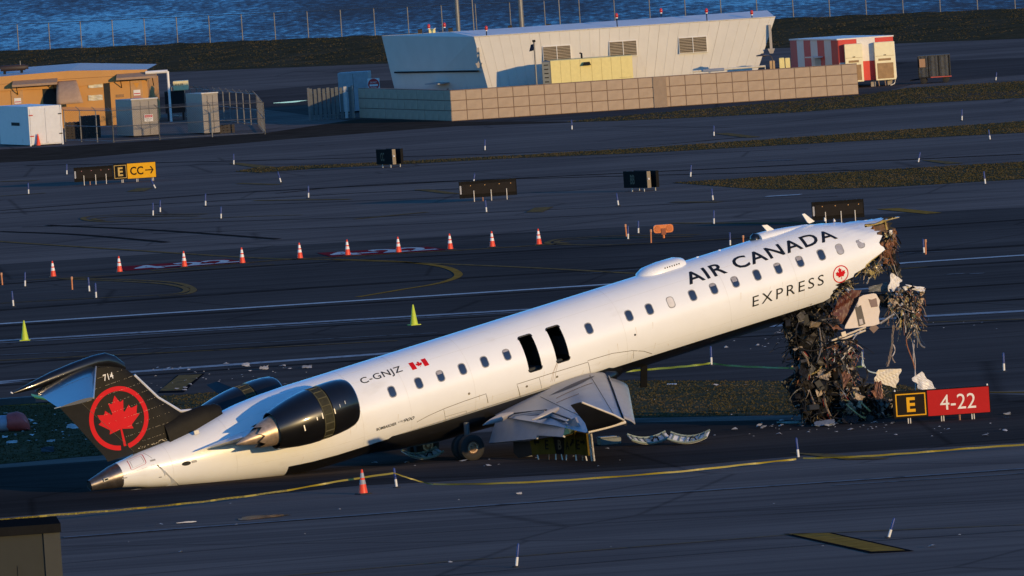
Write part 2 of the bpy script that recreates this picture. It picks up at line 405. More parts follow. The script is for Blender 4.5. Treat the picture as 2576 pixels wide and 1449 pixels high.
tufts('grass', 'long narrow grass strip between the far taxiways', G_STRIPS['grass_strip'], 6000, .045)
tufts('grass', 'patchy grass in front of the block wall', G_STRIPS['grass_by_wall'], 6000, .05)
_bk = [shore(-20, -25), shore(SHL + 20, -25), shore(SHL + 20, -.4), shore(-20, -.4)]
def bank_z(x, y):
    off = (Vector((x, y, 0)) - SH0).dot(Vector((-sd_.y, sd_.x, 0))); return interp(prof, off)[0]
tufts('grass', 'rough brown grass on the bank along the water', None, 16000, .06, bank_z, _bk)

# painted markings --------------------------------------------------
white_p = M('white_marking_paint', (.5, .5, .48), .7, spec=0, var=.25, scale=2, wear=(3, .62, (.1, .1, .1)))
blue_w = M('worn_white_paint', (.34, .34, .34), .7, spec=0, var=.25, scale=2, wear=(3, .55, (.08, .08, .08)))
faint_w = M('faint_white_paint', (.2, .2, .2), .8, spec=0, var=.3, scale=2, wear=(2, .5, (.07, .07, .07)))
yel_p = M('yellow_marking_paint', (.33, .165, .035), .7, spec=0, var=.3, scale=2, wear=(2.5, .58, (.09, .08, .05)))
yel_d = M('faded_yellow_paint', (.22, .13, .05), .8, spec=0, var=.3, scale=2, wear=(2.5, .52, (.07, .065, .05)))
blk_p = M('black_marking_paint', (.012, .012, .013), .8, spec=0)
red_p = M('red_marking_paint', (.22, .025, .03), .75, spec=0, var=.25, scale=1.5)
seam_m = M('tar_seam', (.03, .025, .022), .8, spec=0)
def spline(P, k=10):
    out = []
    for i in range(len(P) - 1):
        p0, p1, p2, p3 = P[max(i - 1, 0)], P[i], P[i + 1], P[min(i + 2, len(P) - 1)]
        for j in range(k):
            t = j / k; out.append(.5 * ((2 * p1) + (p2 - p0) * t + (2 * p0 - 5 * p1 + 4 * p2 - p3) * t * t + (3 * p1 - p0 - 3 * p2 + p3) * t ** 3))
    return out + [P[-1]]
def line(name, pts, w, mat, z=.02, curve=False):
    P = [G(*p) for p in pts]
    if curve: P = spline(P)
    mb = MB(); L = []
    for i, p in enumerate(P):
        t = (P[min(i + 1, len(P) - 1)] - P[max(i - 1, 0)]).normalized(); nn = Vector((-t.y, t.x, 0)) * w / 2
        L += [(p.x + nn.x, p.y + nn.y, z), (p.x - nn.x, p.y - nn.y, z)]
    mb.add(L, [(2 * i + 1, 2 * i + 3, 2 * i + 2, 2 * i) for i in range(len(P) - 1)])
    return tag(mb.build(name, mat, fix=False), kind='structure')
line('runway_edge_line', [(-300, 835), (1640, 709), (2080, 683), (2280, 662), (2800, 628)], .95, white_p)
line('runway_marking', [(-300, 876), (1640, 761), (2200, 726)], 1.1, blue_w)
line('runway_marking', [(-300, 882), (1640, 766)], .6, faint_w)
line('runway_edge_line', [(-300, 985), (0, 962), (300, 939), (975, 890), (1900, 824), (2320, 797), (2800, 771)], 1.35, blue_w)
line('runway_edge_line', [(-100, 977), (120, 952), (200, 945)], .7, blue_w)
line('taxiway_marking', [(160, 1353), (1220, 1273), (2576, 1180), (2800, 1164)], .45, faint_w)
line('taxiway_marking', [(2100, 1222), (2800, 1178)], .2, faint_w)
line('taxiway_edge_line', [(-200, 1530), (1140, 1413), (1288, 1402), (2000, 1345), (2700, 1316)], .16, yel_d)
line('taxiway_edge_line', [(-200, 917), (500, 884), (1000, 858)], .35, yel_d)
line('taxiway_edge_line', [(2330, 812), (2800, 796)], .3, yel_d)
line('taxiway_edge_line', [(2470, 988), (2800, 988)], .3, yel_p)
line('taxiway_edge_line', [(-50, 1023), (130, 1017), (160, 1014)], .6, yel_p)
line('runway_seam', [(-200, 903), (400, 877), (1100, 838)], .3, faint_w)
line('taxiway_seam', [(0, 530), (560, 487), (1150, 456), (2576, 388)], .5, seam_m)
line('taxiway_seam', [(0, 537), (300, 520), (900, 486), (1288, 470)], .35, seam_m)
line('taxiway_seam', [(120, 567), (400, 580), (700, 602)], .4, seam_m, curve=True)
line('taxiway_seam', [(0, 583), (200, 591), (420, 610)], .4, seam_m, curve=True)
line('taxiway_seam', [(1460, 690), (1900, 655), (2400, 632)], .25, faint_w)
line('taxi_centreline', [(-100, 601), (40, 611), (330, 630), (650, 650), (860, 655), (1288, 672), (1600, 689)], .34, yel_d, curve=True)
line('taxi_centreline', [(838, 653), (1000, 659), (1100, 669), (1144, 682), (1150, 697), (1100, 714), (1000, 731), (900, 748)], .36, yel_p, curve=True)
line('taxiway_edge_line', [(150, 702), (320, 709), (420, 716), (468, 727), (452, 738), (380, 744), (200, 753), (0, 764)], .3, yel_d, curve=True)
line('taxiway_edge_line', [(180, 700), (330, 705), (440, 712), (485, 727), (470, 740), (400, 746)], .3, yel_d, curve=True)
line('taxiway_edge_line', [(520, 539), (300, 541), (228, 545), (209, 551), (240, 557), (320, 558), (560, 548), (760, 541)], .3, yel_d, curve=True)
line('taxiway_edge_line', [(500, 544), (310, 545), (250, 549), (235, 552), (260, 555)], .3, yel_d, curve=True)
line('taxiway_edge_line', [(1760, 591), (1560, 594), (1420, 601), (1378, 610), (1400, 615), (1560, 616), (1880, 599)], .3, yel_d, curve=True)
line('taxiway_edge_line', [(1740, 596), (1560, 599), (1430, 604), (1400, 610), (1430, 613)], .3, yel_d, curve=True)
line('hold_line', [(380, 682), (700, 655), (1130, 632), (1400, 615)], .5, yel_d)
line('hold_line', [(60, 706), (340, 690), (690, 666)], .3, yel_d)
for q in ([(890, 552), (1075, 534)], [(600, 462), (700, 465)], [(0, 494), (115, 486)], [(0, 457), (92, 455)], [(640, 505), (880, 502)], [(1690, 509), (1810, 509)], [(1690, 562), (2060, 562)], [(1980, 700), (2330, 672)]):
    line('taxiway_edge_line', q, .5, yel_d)
line('taxiway_marking', [(1928, 495), (2015, 490)], .9, white_p)
for q in ([(2385, 691), (2425, 689)], [(2440, 690), (2475, 688)], [(1910, 405), (2000, 403)]): line('taxiway_marking', q, .5, faint_w)
for nm, q, m in (('yellow_chevron', [(1985, 1344), (2086, 1343), (2278, 1386), (2192, 1389)], yel_p),
                 ('yellow_chevron', [(400, 985), (450, 945), (508, 943), (455, 983)], yel_d),
                 ('yellow_chevron', [(1985, 1140), (2080, 1143), (2240, 1155), (2130, 1158)], yel_d),
                 ('yellow_chevron', [(1040, 478), (1080, 477), (1162, 488), (1120, 488)], yel_d),
                 ('yellow_chevron', [(1322, 535), (1345, 523), (1392, 521), (1365, 534)], yel_d),
                 ('yellow_chevron', [(318, 483), (345, 474), (385, 473), (362, 482)], yel_d),
                 ('yellow_chevron', [(575, 412), (600, 410), (690, 420), (650, 423)], yel_d),
                 ('yellow_chevron', [(1795, 337), (1830, 335), (1915, 345), (1880, 347)], yel_d),
                 ('yellow_chevron', [(2318, 404), (2345, 403), (2425, 411), (2380, 413)], yel_d),
                 ('yellow_chevron', [(2203, 527), (2260, 524), (2370, 536), (2330, 539)], yel_p)):
    sheet(nm, q, .02, m)
for q in ([(395, 990), (446, 945), (516, 940), (462, 988)], [(1970, 1344), (2092, 1341), (2300, 1387), (2190, 1393)]): sheet('chevron_border', q, .016, blk_p)
# sealed cracks, slab joints and tyre marks
rs = random.Random(21)
for v0 in (395, 428, 470, 505, 548, 572): line('sealed_crack', [(rs.uniform(-100, 900), v0 + rs.uniform(-6, 6) + 20), (rs.uniform(1000, 1500), v0 + rs.uniform(-4, 4) - 10), (rs.uniform(1700, 2600), v0 - 55 + rs.uniform(-6, 6))], rs.uniform(.15, .35), seam_m, .015, True)
for v0 in (1262, 1338, 1430): line('sealed_crack', [(-50, v0 + 90 + rs.uniform(-22, 22)), (900, v0 + 26 + rs.uniform(-14, 14)), (1800, v0 - 36 + rs.uniform(-16, 16)), (2650, v0 - 95 + rs.uniform(-20, 20))], rs.uniform(.05, .12), seam_m, .015, True)
for v0 in (640, 705, 745, 800, 840, 895): line('tyre_mark', [(-60, v0 + 80), (800, v0 + 22 + rs.uniform(-4, 4)), (1700, v0 - 34 + rs.uniform(-4, 4)), (2650, v0 - 92)], rs.uniform(.5, 1.6), M('rubber_streak', (.038, .033, .03), .9, spec=0, var=.5, scale=.6), .014, True)
# water puddles
pud = M('puddle_water', (.02, .025, .03), .06, spec=.4)
def blob(name, u, v, w, h, mat, z=.018, seed=0):
    rnd = random.Random(seed); pts = []
    for i in range(22):
        t = 2 * math.pi * i / 22; k = 1 + .35 * math.sin(3 * t + seed) * rnd.random()
        pts.append((u + w * k * math.cos(t), v - h * k * math.sin(t) - .08 * w * k * math.cos(t)))
    return sheet(name, pts, z, mat)
blob('puddle', 655, 1302, 60, 4, pud, seed=2); blob('puddle', 470, 1315, 26, 1.6, pud, seed=4); blob('puddle', 730, 257, 40, 1.6, pud, seed=6)
# the painted runway number, twice
def ground_text(txt, bl, br, tl, name, mat, z):
    vf = norm2(text_mesh(txt, offset=.03))
    def fn(a, b): return tuple(G(bl[0] + (br[0] - bl[0]) * a + (tl[0] - bl[0]) * b, bl[1] + (br[1] - bl[1]) * a + (tl[1] - bl[1]) * b)[:2]) + (z,)
    o = decal(vf, fn, name, mat, None); return tag(o, kind='structure')
z5 = lambda x, y: (x / 3.455, 377.4 + y / 3.455)
z4 = lambda x, y: (670.9 + x / 3.413, 335.4 + y / 3.413)
for n_, quad, tx in ((1, [z5(1090, 1053), z5(2160, 978), z5(1960, 950), z5(1010, 1020)], (z5(1225, 1042), z5(2110, 974), z5(1070, 1022))),
                     (2, [z4(560, 1066), z4(1560, 1003), z4(1380, 976), z4(430, 1030)], (z4(610, 1056), z4(1480, 1000), z4(440, 1034)))):
    sheet('painted_hold_sign', quad, .02, red_p); ground_text('4-22', *tx, 'painted_runway_number', white_p, .026)

# ================================================================== the airliner
PSI, TH = R(27), R(11.0)
AX = Vector((math.cos(TH) * math.cos(PSI), math.cos(TH) * math.sin(PSI), math.sin(TH)))
AY = Vector((-math.sin(PSI), math.cos(PSI), 0)); AZ = AX.cross(AY)
AP = G(500, 1221) + AY * 1.2
def a_on(u, v, y=0.0):
    d = ray(u, v); return CAM + d * (((AP - CAM).dot(AY) + y) / d.dot(AY))
KS = 3072 / 2576
AO = a_on(1243 / KS, 1177 / KS)
def L(u, v, y=0.0):                              # pixel -> (x, z) of the airframe at lateral offset y
    q = a_on(u, v, y) - AO; return q.dot(AX), q.dot(AZ)
def to_local(p): q = Vector(p) - AO; return Vector((q.dot(AX), q.dot(AY), q.dot(AZ)))
def to_world(p): return AO + AX * p[0] + AY * p[1] + AZ * p[2]
def zp(scale, ox, oy): return lambda x, y: ((ox + x / scale) / KS, (oy + y / scale) / KS)
Z2 = zp(3.22, 1900, 620); Z3 = zp(2.8975, 1000, 700); Z7 = zp(3.22, 600, 1050); ZW = zp(4.263, 2480, 660); Z6 = zp(4.528, 1450, 1080)
ZT = zp(4.14, 20, 1030); ZE = zp(7.247, 1500, 950); ZTC = zp(6.44, 240, 1280); ZR = zp(2.862, 1250, 950); ZG = zp(3.6225, 2340, 900); ZH = zp(4.83, 2500, 1000)
jet = thing('crashed_airliner', 'white regional jet with black tail, nose torn off and reared up above the taxiway', 'airplane', AO)
jet.rotation_euler = Matrix((AX, AY, AZ)).transposed().to_euler()

wpaint = M('white_aircraft_paint', (.80, .795, .78), .32, var=.025, scale=1.2, coat=.6, wear=(1.4, .63, (.70, .68, .64), (.5, 1, 1)))
bpaint = M('black_aircraft_paint', (.006, .006, .0065), .3, var=.2, scale=2, coat=.55, spec=.3)
fpaint = M('black_tail_paint', (.012, .0105, .008), .5, var=.3, scale=3, spec=.10, wear=(9, .72, (.06, .05, .03)))
rudpaint = M('grey_rudder_paint', (.018, .018, .019), .7, var=.1, spec=.06)
gpaint = M('grey_wing_paint', (.27, .255, .26), .38, var=.1, scale=1.5, wear=(1.8, .6, (.20, .19, .195)))
dark_in = M('dark_cabin_interior', (.012, .011, .010), .8, var=.3)
steel = M('bare_metal', (.45, .44, .42), .3, metal=1, var=.2)
titan = M('exhaust_metal', (.42, .31, .22), .38, metal=.55, var=.3, scale=6)
tailc = M('tailcone_metal', (.16, .14, .13), .36, metal=.8, var=.3, scale=5)
letter = M('black_lettering', (.008, .008, .008), .4)
redl = M('red_livery_paint', (.55, .008, .014), .6, var=.04, spec=.12)
rubber = M('tyre_rubber', (.016, .015, .014), .85)
seam = M('panel_seam', (.16, .13, .10), .7)
lgrey = M('window_frame_grey', (.30, .29, .28), .5)

ST = [(-10.45, .30, .385), (-10.0, .27, .47), (-9.63, .246, .568), (-8.6, .16, .735), (-7.67, .10, .90), (-6.8, .10, 1.08), (-6.0, .09, 1.215), (-5.2, .06, 1.31), (-4.4, .03, 1.365), (-3.5, .01, 1.385), (18.5, .0, 1.392)]
def fus(x): return interp(ST, x)
HU = [(14.4, 1.392), (15.1, 1.27), (16.2, 1.0), (18.6, .62)]
def surf(x, ph, off=0.0):
    zc, r = fus(x); r += off; y, z = -r * math.cos(ph), zc + r * math.sin(ph)
    if x > 14.4 and z > .5:
        hu = interp(HU, x)[0]; k = max(.02, (hu - .5) / (1.392 - .5)); z = .5 + (z - .5) * k + .03 * math.sin(6 * x + 9 * ph) * min(1, (x - 14.4))
    return (x, y, z)
def fpx(u, v):
    y = -1.0
    for _ in range(40):
        x, z = L(u, v, y); zc, r = fus(x); y = .5 * y - .5 * math.sqrt(max(r * r - (z - zc) ** 2, .0004))
    return x, math.atan2(z - zc, -y)
# torn front edge: how far forward the skin reaches at each angle (starboard side read off the photo)
fr = [fpx(*ZW(*p)) for p in ((720, 420), (640, 470), (560, 520), (420, 640), (330, 740), (130, 812), (95, 850), (90, 930))]
fr = sorted([(ph, x) for x, ph in fr])
fr = [(-1.57, 12.0), (-1.2, 12.9), (-.95, fr[0][1] - .6)] + [q for q in fr if q[0] > -.93] + [(.75, 16.55), (.95, 16.35), (1.1, 16.5), (1.25, 17.3), (1.57, 17.55)]
fr = [fr[0]] + [b for a, b in zip(fr, fr[1:]) if b[0] > a[0] + 1e-3]
def xf(ph):                                      # ph runs -pi/2 (keel) .. pi/2 (crown) on the near side, beyond on the far side
    if ph > math.pi / 2: q = math.pi - ph; far = True
    elif ph < -math.pi / 2: q = -math.pi - ph; far = True
    else: q = ph; far = False
    x = interp(fr, q)[0]
    if far and q < 1.2: x = 18.2 + .25 * math.sin(9 * q) if q > -.3 else lerp(12.2, 16.2, (q + 1.57) / 1.07)
    return x + .09 * math.sin(23 * ph) + .06 * math.sin(51 * ph + 1) + .04 * math.sin(97 * ph)
PHB = sum(fpx(*p)[1] for p in (Z7(1150, 1070), Z7(2254, 740), ZR(880, 690), zp(3.68, 1800, 850)(1500, 470))) / 4
XS = [-10.45, -10.2, -10.0, -9.8, -9.63, -9.3, -9.0, -8.6, -8.2, -7.9, -7.67, -7.2, -6.8, -6.4, -6.0, -5.6, -5.2, -4.8, -4.4, -4.0, -3.5] + [-3 + .5 * i for i in range(30)]
NPH = 96; NF = 14
def skin(off):
    cols = []
    for j in range(NPH):
        ph = -math.pi + 2 * math.pi * (j + .5) / NPH
        e = xf(ph); base = min(11.5, e - .4); c = [surf(min(x, base), ph, off) for x in XS]
        c += [surf(base + (e - base) * (i + 1) / NF, ph, off) for i in range(NF)]; cols.append(c)
    return cols
co, ci = skin(0), skin(-.05); nk = len(co[0])
mb = MB(); vo = [p for c in co for p in c]; vi = [p for c in ci for p in c]; off = len(vo); fs = []; ms = []
for j in range(NPH):
    j2 = (j + 1) % NPH; ph = -math.pi + 2 * math.pi * (j + 1) / NPH
    q = math.pi - ph if ph > math.pi / 2 else (-math.pi - ph if ph < -math.pi / 2 else ph)
    for i in range(nk - 1):
        a, b, c, d = j * nk + i, j * nk + i + 1, j2 * nk + i + 1, j2 * nk + i
        fs.append((a, b, c, d)); ms.append(1 if q < PHB and co[j][i][0] > -5.3 else 0)
        fs.append((off + d, off + c, off + b, off + a)); ms.append(2)
    fs.append((j * nk + nk - 1, off + j * nk + nk - 1, off + j2 * nk + nk - 1, j2 * nk + nk - 1)); ms.append(2)
    fs.append((j * nk, j2 * nk, off + j2 * nk, off + j * nk)); ms.append(2)
mb.v = vo + vi; mb.f = fs; mb.m = ms
fuse = mb.build('fuselage', [wpaint, bpaint, dark_in], jet)
# the two open overwing exits are real holes
def rrect(w, h, r, n=5):
    out = []
    for cx, cy, a0 in ((w / 2 - r, h / 2 - r, 0), (-w / 2 + r, h / 2 - r, 90), (-w / 2 + r, -h / 2 + r, 180), (w / 2 - r, -h / 2 + r, 270)):
        for i in range(n + 1):
            t = R(a0 + 90 * i / n); out.append((cx + r * math.cos(t), cy + r * math.sin(t)))
    return out
EXITS = []
for tl, tr, bl, br in (((395, 470), (690, 400), (622, 1185), (905, 1105)), ((1000, 280), (1290, 205), (1228, 990), (1508, 900))):
    q = [fpx(*ZE(*p)) for p in (tl, tr, bl, br)]
    x0 = (q[0][0] + q[2][0]) / 2; x1 = (q[1][0] + q[3][0]) / 2; p1 = (q[0][1] + q[1][1]) / 2 + .03; p0 = (q[2][1] + q[3][1]) / 2 - .03
    EXITS.append((x0, x1, p0, p1))
cut = MB()
for x0, x1, p0, p1 in EXITS:
    lp = rrect(x1 - x0, (p1 - p0) * 1.39, .085); xm, pm = (x0 + x1) / 2, (p0 + p1) / 2
    cut.loft([[(xm + a, -rr * math.cos(pm + b / 1.39), rr * math.sin(pm + b / 1.39)) for a, b in lp] for rr in (1.1, 1.25, 1.6)])
cutter = cut.build('exit_cutter', dark_in, jet)
md = fuse.modifiers.new('exits', 'BOOLEAN'); md.operation = 'DIFFERENCE'; md.object = cutter; md.solver = 'EXACT'
bpy.context.view_layer.update()
dg = bpy.context.evaluated_depsgraph_get(); nm_ = bpy.data.meshes.new_from_object(fuse.evaluated_get(dg))
fuse.modifiers.clear(); fuse.data = nm_; bpy.data.objects.remove(cutter)
nm_.polygons.foreach_set('use_smooth', [True] * len(nm_.polygons)); nm_.set_sharp_from_angle(angle=R(32))
for x0, x1, p0, p1 in EXITS:                     # rubber surround of each hole
    xm, pm = (x0 + x1) / 2, (p0 + p1) / 2; o_ = rrect(x1 - x0 + .05, (p1 - p0) * 1.39 + .05, .1); i_ = rrect(x1 - x0 - .01, (p1 - p0) * 1.39 - .01, .08)
    mb = MB(); n_ = len(o_)
    mb.add([surf(xm + a, pm + b / 1.39, .006) for a, b in o_] + [surf(xm + a, pm + b / 1.39, .004) for a, b in i_], [(i, (i + 1) % n_, n_ + (i + 1) % n_, n_ + i) for i in range(n_)])
    mb.build('exit_surround', letter, jet, fix=False)
# cabin seen through the exits: floor and seat rows
mb = MB(); mb.bx(-2, 13, -1.15, 1.15, -.75, -.70); mb.build('cabin_floor', dark_in, jet)
seat_m = M('cabin_seat_fabric', (.03, .035, .04), .8)
for i in range(9):
    mb = MB(); x = 1.0 + i * .8
    mb.bx(x, x + .12, -1.02, -.15, -.2, .42, .03); mb.bx(x + .1, x + .55, -1.02, -.15, -.35, -.22, .03); mb.build('seat', seat_m, jet)

# cabin windows
wins = [L(*Z3(*p), -1.33) for p in ((512, 1378), (745, 1303), (934, 1241), (1125, 1180), (1317, 1118), (1511, 1056), (2225, 827))] + \
       [L(*zp(3.68, 1800, 850)(325, 357), -1.33)] + \
       [L(*Z2(*p), -1.33) for p in ((159, 990), (366, 924), (577, 857), (781, 792), (988, 727), (1199, 660), (1403, 596), (1613, 529), (1820, 465), (1996, 408), (2197, 347))]
m_, n, l, b = new_mat('cabin_window_pane'); MATS['pane'] = m_
b.inputs['Base Color'].default_value = (.025, .035, .06, 1); b.inputs['Roughness'].default_value = .12; b.inputs['Specular IOR Level'].default_value = .8
blind = M('window_blind', (.62, .58, .55), .5); haze_p = M('cracked_window_pane', (.34, .33, .36), .35, var=.25, scale=9)
def on_skin(pts, x, ph, off): return [surf(x + a, ph + b / 1.39, off) for a, b in pts]
for k, (x, z) in enumerate(wins):
    ph = math.asin(max(-1, min(1, z / 1.39))); o_ = rrect(.265, .385, .105, 4); i_ = rrect(.215, .33, .09, 4); n_ = len(o_)
    mb = MB(); mb.add(on_skin(o_, x, ph, .002) + on_skin(rrect(.24, .36, .1, 4), x, ph, .012) + on_skin(i_, x, ph, .004),
                      [(r_ * n_ + i, r_ * n_ + (i + 1) % n_, (r_ + 1) * n_ + (i + 1) % n_, (r_ + 1) * n_ + i) for r_ in (0, 1) for i in range(n_)])
    w = mb.build('window', lgrey, jet, smooth=1, fix=False)
    mb = MB(); q = on_skin(i_, x, ph, .005) + on_skin([(a_ * .5, b_ * .5) for a_, b_ in i_], x, ph, .005) + [surf(x, ph, .005)]
    mb.add(q, [(i, (i + 1) % n_, n_ + (i + 1) % n_, n_ + i) for i in range(n_)] + [(n_ + i, n_ + (i + 1) % n_, 2 * n_) for i in range(n_)]); pn = mb.build('pane', blind if k == 9 else (haze_p if k >= 17 else m_), w, fix=False)

for k, fr_ in ((2, .3), (5, .18), (11, .22), (12, .45), (14, .2), (15, .35)):          # blinds pulled part of the way
    x, z = wins[k]; ph = math.asin(z / 1.39); mb = MB(); mb.grid(lambda a, c: surf(x + lerp(-.085, .085, a), ph + lerp(.155 - .33 * fr_, .155, c) / 1.39, .0065), 3, 3); mb.build('window_shade', M('shade_pale', (.30, .28, .30), .6), jet, fix=False)
# livery lettering laid on the skin
def skin_text(txt, bl, br, top, name, mat, shear=0, offset=0, spacing=1.0, vf=None):
    x0, p0 = fpx(*bl); x1, p1 = fpx(*br); pt = fpx(*top)[1]; h = pt - p0
    vf = cut2(norm2(vf or text_mesh(txt, shear=shear, offset=offset, spacing=spacing)), .12)
    return decal(vf, lambda a, c: surf(lerp(x0, x1, a), lerp(p0, p1, a) + h * c, .006), name, mat, jet)
skin_text('AIR CANADA', Z2(545, 757), Z2(1978, 300), Z2(745, 566), 'airline_lettering', letter, offset=.018, spacing=1.12)
skin_text('EXPRESS', Z2(1150, 970), Z2(1848, 748), Z2(1160, 866), 'airline_lettering', letter, shear=.14, spacing=1.3)
skin_text('C-GNJZ', Z3(262, 1328), Z3(617, 1214), Z3(545, 1163), 'registration_lettering', letter, offset=.008, spacing=1.08)
skin_text('BOMBARDIER', Z7(1705, 783), Z7(1898, 722), Z7(1703, 756), 'maker_lettering', letter, offset=.02)
skin_text('CRJ', Z7(1912, 710), Z7(1965, 694), Z7(1912, 690), 'type_lettering', letter, shear=.3)
skin_text('900', Z7(1966, 700), Z7(2072, 668), Z7(1985, 662), 'type_lettering', letter, shear=.3, offset=.01)
xa, pa = fpx(*Z3(690, 1190)); xb, pb = fpx(*Z3(835, 1145)); pt = fpx(*Z3(655, 1130))[1]
bars = loops_mesh([[(0, 0), (.27, 0), (.27, 1), (0, 1)], [(.73, 0), (1, 0), (1, 1), (.73, 1)], [(.5 + x * .2, .5 + y * .4) for x, y in leaf_loop()]])
decal(cut2(bars, .2), lambda a, c: surf(lerp(xa, xb, a), lerp(pa, pb, a) + (pt - pa) * c, .006), 'flag_marking', redl, jet)
xr, pr = fpx(*Z2(2003, 652))
ring = loops_mesh([circle(.285), circle(.25)])
decal(cut2(ring, .05), lambda a, c: surf(xr + a, pr + c / 1.39, .006), 'roundel_ring', redl, jet)
lf = loops_mesh([[(x * .185 - y * .02, y * .205) for x, y in leaf_loop()]])
decal(cut2(lf, .05), lambda a, c: surf(xr + a, pr + .02 + c / 1.39, .006), 'roundel_leaf', redl, jet)
# panel seams and small fittings
def skin_line(pts, w=.016, mat=seam, name='panel_seam'):
    q = [fpx(*p) for p in pts]; P = []
    for (xa, pa), (xb, pb) in zip(q, q[1:]):
        k = max(1, int(max(abs(xb - xa) / .25, abs(pb - pa) / .08)))
        P += [(lerp(xa, xb, i / k), lerp(pa, pb, i / k)) for i in range(k)]
    P.append(q[-1]); V = []
    for i, (x, p) in enumerate(P):
        x2, p2 = P[min(i + 1, len(P) - 1)]; x1, p1 = P[max(i - 1, 0)]; t = Vector((x2 - x1, (p2 - p1) * 1.39)).normalized()
        V += [surf(x - t.y * w / 2, p + t.x * w / 2 / 1.39, .004), surf(x + t.y * w / 2, p - t.x * w / 2 / 1.39, .004)]
    mb = MB(); mb.add(V, [(2 * i, 2 * i + 1, 2 * i + 3, 2 * i + 2) for i in range(len(P) - 1)]); return mb.build(name, mat, jet, fix=False)
skin_line([ZR(0, 905), ZR(100, 850), ZR(235, 790), ZR(400, 728), ZR(595, 662), ZR(612, 740)], .02)
skin_line([ZR(888, 690), ZR(860, 580), ZR(1160, 485), ZR(1470, 390)], .02)
skin_line([ZR(1490, 480), ZR(1468, 378), ZR(1560, 350), ZR(1680, 315), ZR(1850, 291), ZR(1950, 296), ZR(2020, 318)], .02)
skin_line([ZR(1862, 292), ZR(1860, 358)], .012); skin_line([ZR(232, 795), ZR(245, 880)], .012)
skin_line([ZR(1052, 525), ZR(1072, 615)], .012); skin_line([ZR(245, 860), ZR(425, 808), ZR(432, 845)], .012)
skin_line([ZTC(830, 950), ZTC(1100, 850), ZTC(1440, 725)], .012); skin_line([ZTC(1220, 515), ZTC(1390, 612)], .012)
for q in ([ZR(1208, 392), ZR(1178, 470), ZR(1165, 556)], [ZR(1214, 392), ZR(1195, 470), ZR(1182, 556)], [ZR(1204, 392), ZR(1168, 480), ZR(1150, 560)]): skin_line(q, .014, M('soot_streak', (.45, .36, .28), .7), 'dirt_streak')
skin_line([ZTC(905, 655), ZTC(1165, 535), ZTC(1200, 545), ZTC(1275, 690), ZTC(1260, 720), ZTC(1010, 835), ZTC(985, 820), ZTC(905, 665)], .022, M('faded_red_outline', (.45, .04, .05), .5), 'hatch_outline')
skin_line([ZTC(955, 670), ZTC(1170, 570), ZTC(1240, 690), ZTC(1020, 800), ZTC(955, 670)], .01, seam, 'hatch')
def disc(px, r, mat, name, h=.01, ry=None):
    x, p = fpx(*px); mb = MB(); c = circle(r, 20); n_ = len(c)
    mb.add([surf(x + a, p + (b * (ry or r) / r) / 1.39, .002) for a, b in c] + [surf(x + a * .85, p + (b * (ry or r) / r) * .85 / 1.39, h) for a, b in c] + [surf(x, p, h)],
           [(i, (i + 1) % n_, n_ + (i + 1) % n_, n_ + i) for i in range(n_)] + [(n_ + i, n_ + (i + 1) % n_, 2 * n_) for i in range(n_)])
    return mb.build(name, mat, jet, fix=False)
disc(ZTC(2055, 712), .145, dark_in, 'exhaust_port', .006, .12)
for q in (ZR(450, 660), ZR(945, 597), ZR(1205, 515)): disc(q, .04, M('drain_fitting', (.35, .3, .22), .4, metal=.6), 'drain_fitting', .02)
disc(ZR(1875, 156), .035, dark_in, 'static_port', .006)
for q in (ZTC(1405, 650), ZTC(2205, 672), ZTC(860, 990), ZTC(1550, 975)):
    x, p = fpx(*q); mb = MB(); c = rrect(.17 if q != ZTC(1550, 975) else .1, .075 if q != ZTC(1550, 975) else .03, .012, 2); mb.add([surf(x + a, p + b / .8, .006) for a, b in c], [tuple(range(len(c)))]); mb.build('access_latch', lgrey if q != ZTC(1550, 975) else dark_in, jet, fix=False)
# lap joints, frame lines and grime on the skin
lapm = M('skin_lap_joint', (.68, .665, .64), .5); grime = M('skin_grime', (.66, .61, .54), .5)
def ring_line(x, p0, p1, w, mat, name):
    mb = MB(); k = 40; V = []
    for i in range(k + 1): p = lerp(p0, p1, i / k); V += [surf(x - w / 2, p, .003), surf(x + w / 2, p, .003)]
    mb.add(V, [(2 * i, 2 * i + 1, 2 * i + 3, 2 * i + 2) for i in range(k)]); mb.build(name, mat, jet, fix=False)
def long_line(x0, x1, p, w, mat, name):
    mb = MB(); k = 50; V = []
    for i in range(k + 1): x = lerp(x0, x1, i / k); V += [surf(x, p - w / 2.8, .003), surf(x, p + w / 2.8, .003)]
    mb.add(V, [(2 * i, 2 * i + 1, 2 * i + 3, 2 * i + 2) for i in range(k)]); mb.build(name, mat, jet, fix=False)
for x in (-8.9, -6.9, -2.6, -.9, 1.4, 6.9, 10.7, 13.2): ring_line(x, -.75, 1.5, .012, lapm, 'skin_joint')
for p in (-.52, .78, 1.12): long_line(-7.0, 14.2, p, .010, lapm, 'lap_joint')
rg_ = random.Random(3)
for i in range(26):
    x = rg_.uniform(-6, 13.5); p = rg_.uniform(-.6, .1); h = rg_.uniform(.08, .3); mb = MB(); w = rg_.uniform(.006, .016); dx = rg_.uniform(-.12, .02)
    mb.add([surf(x - w, p, .0035), surf(x + w, p, .0035), surf(x + dx * .5 + w * .6, p - h / 2, .0035), surf(x + dx * .5 - w * .6, p - h / 2, .0035), surf(x + dx, p - h, .0035)], [(0, 1, 2, 3), (3, 2, 4)]); mb.build('grime_streak', grime, jet, fix=False)
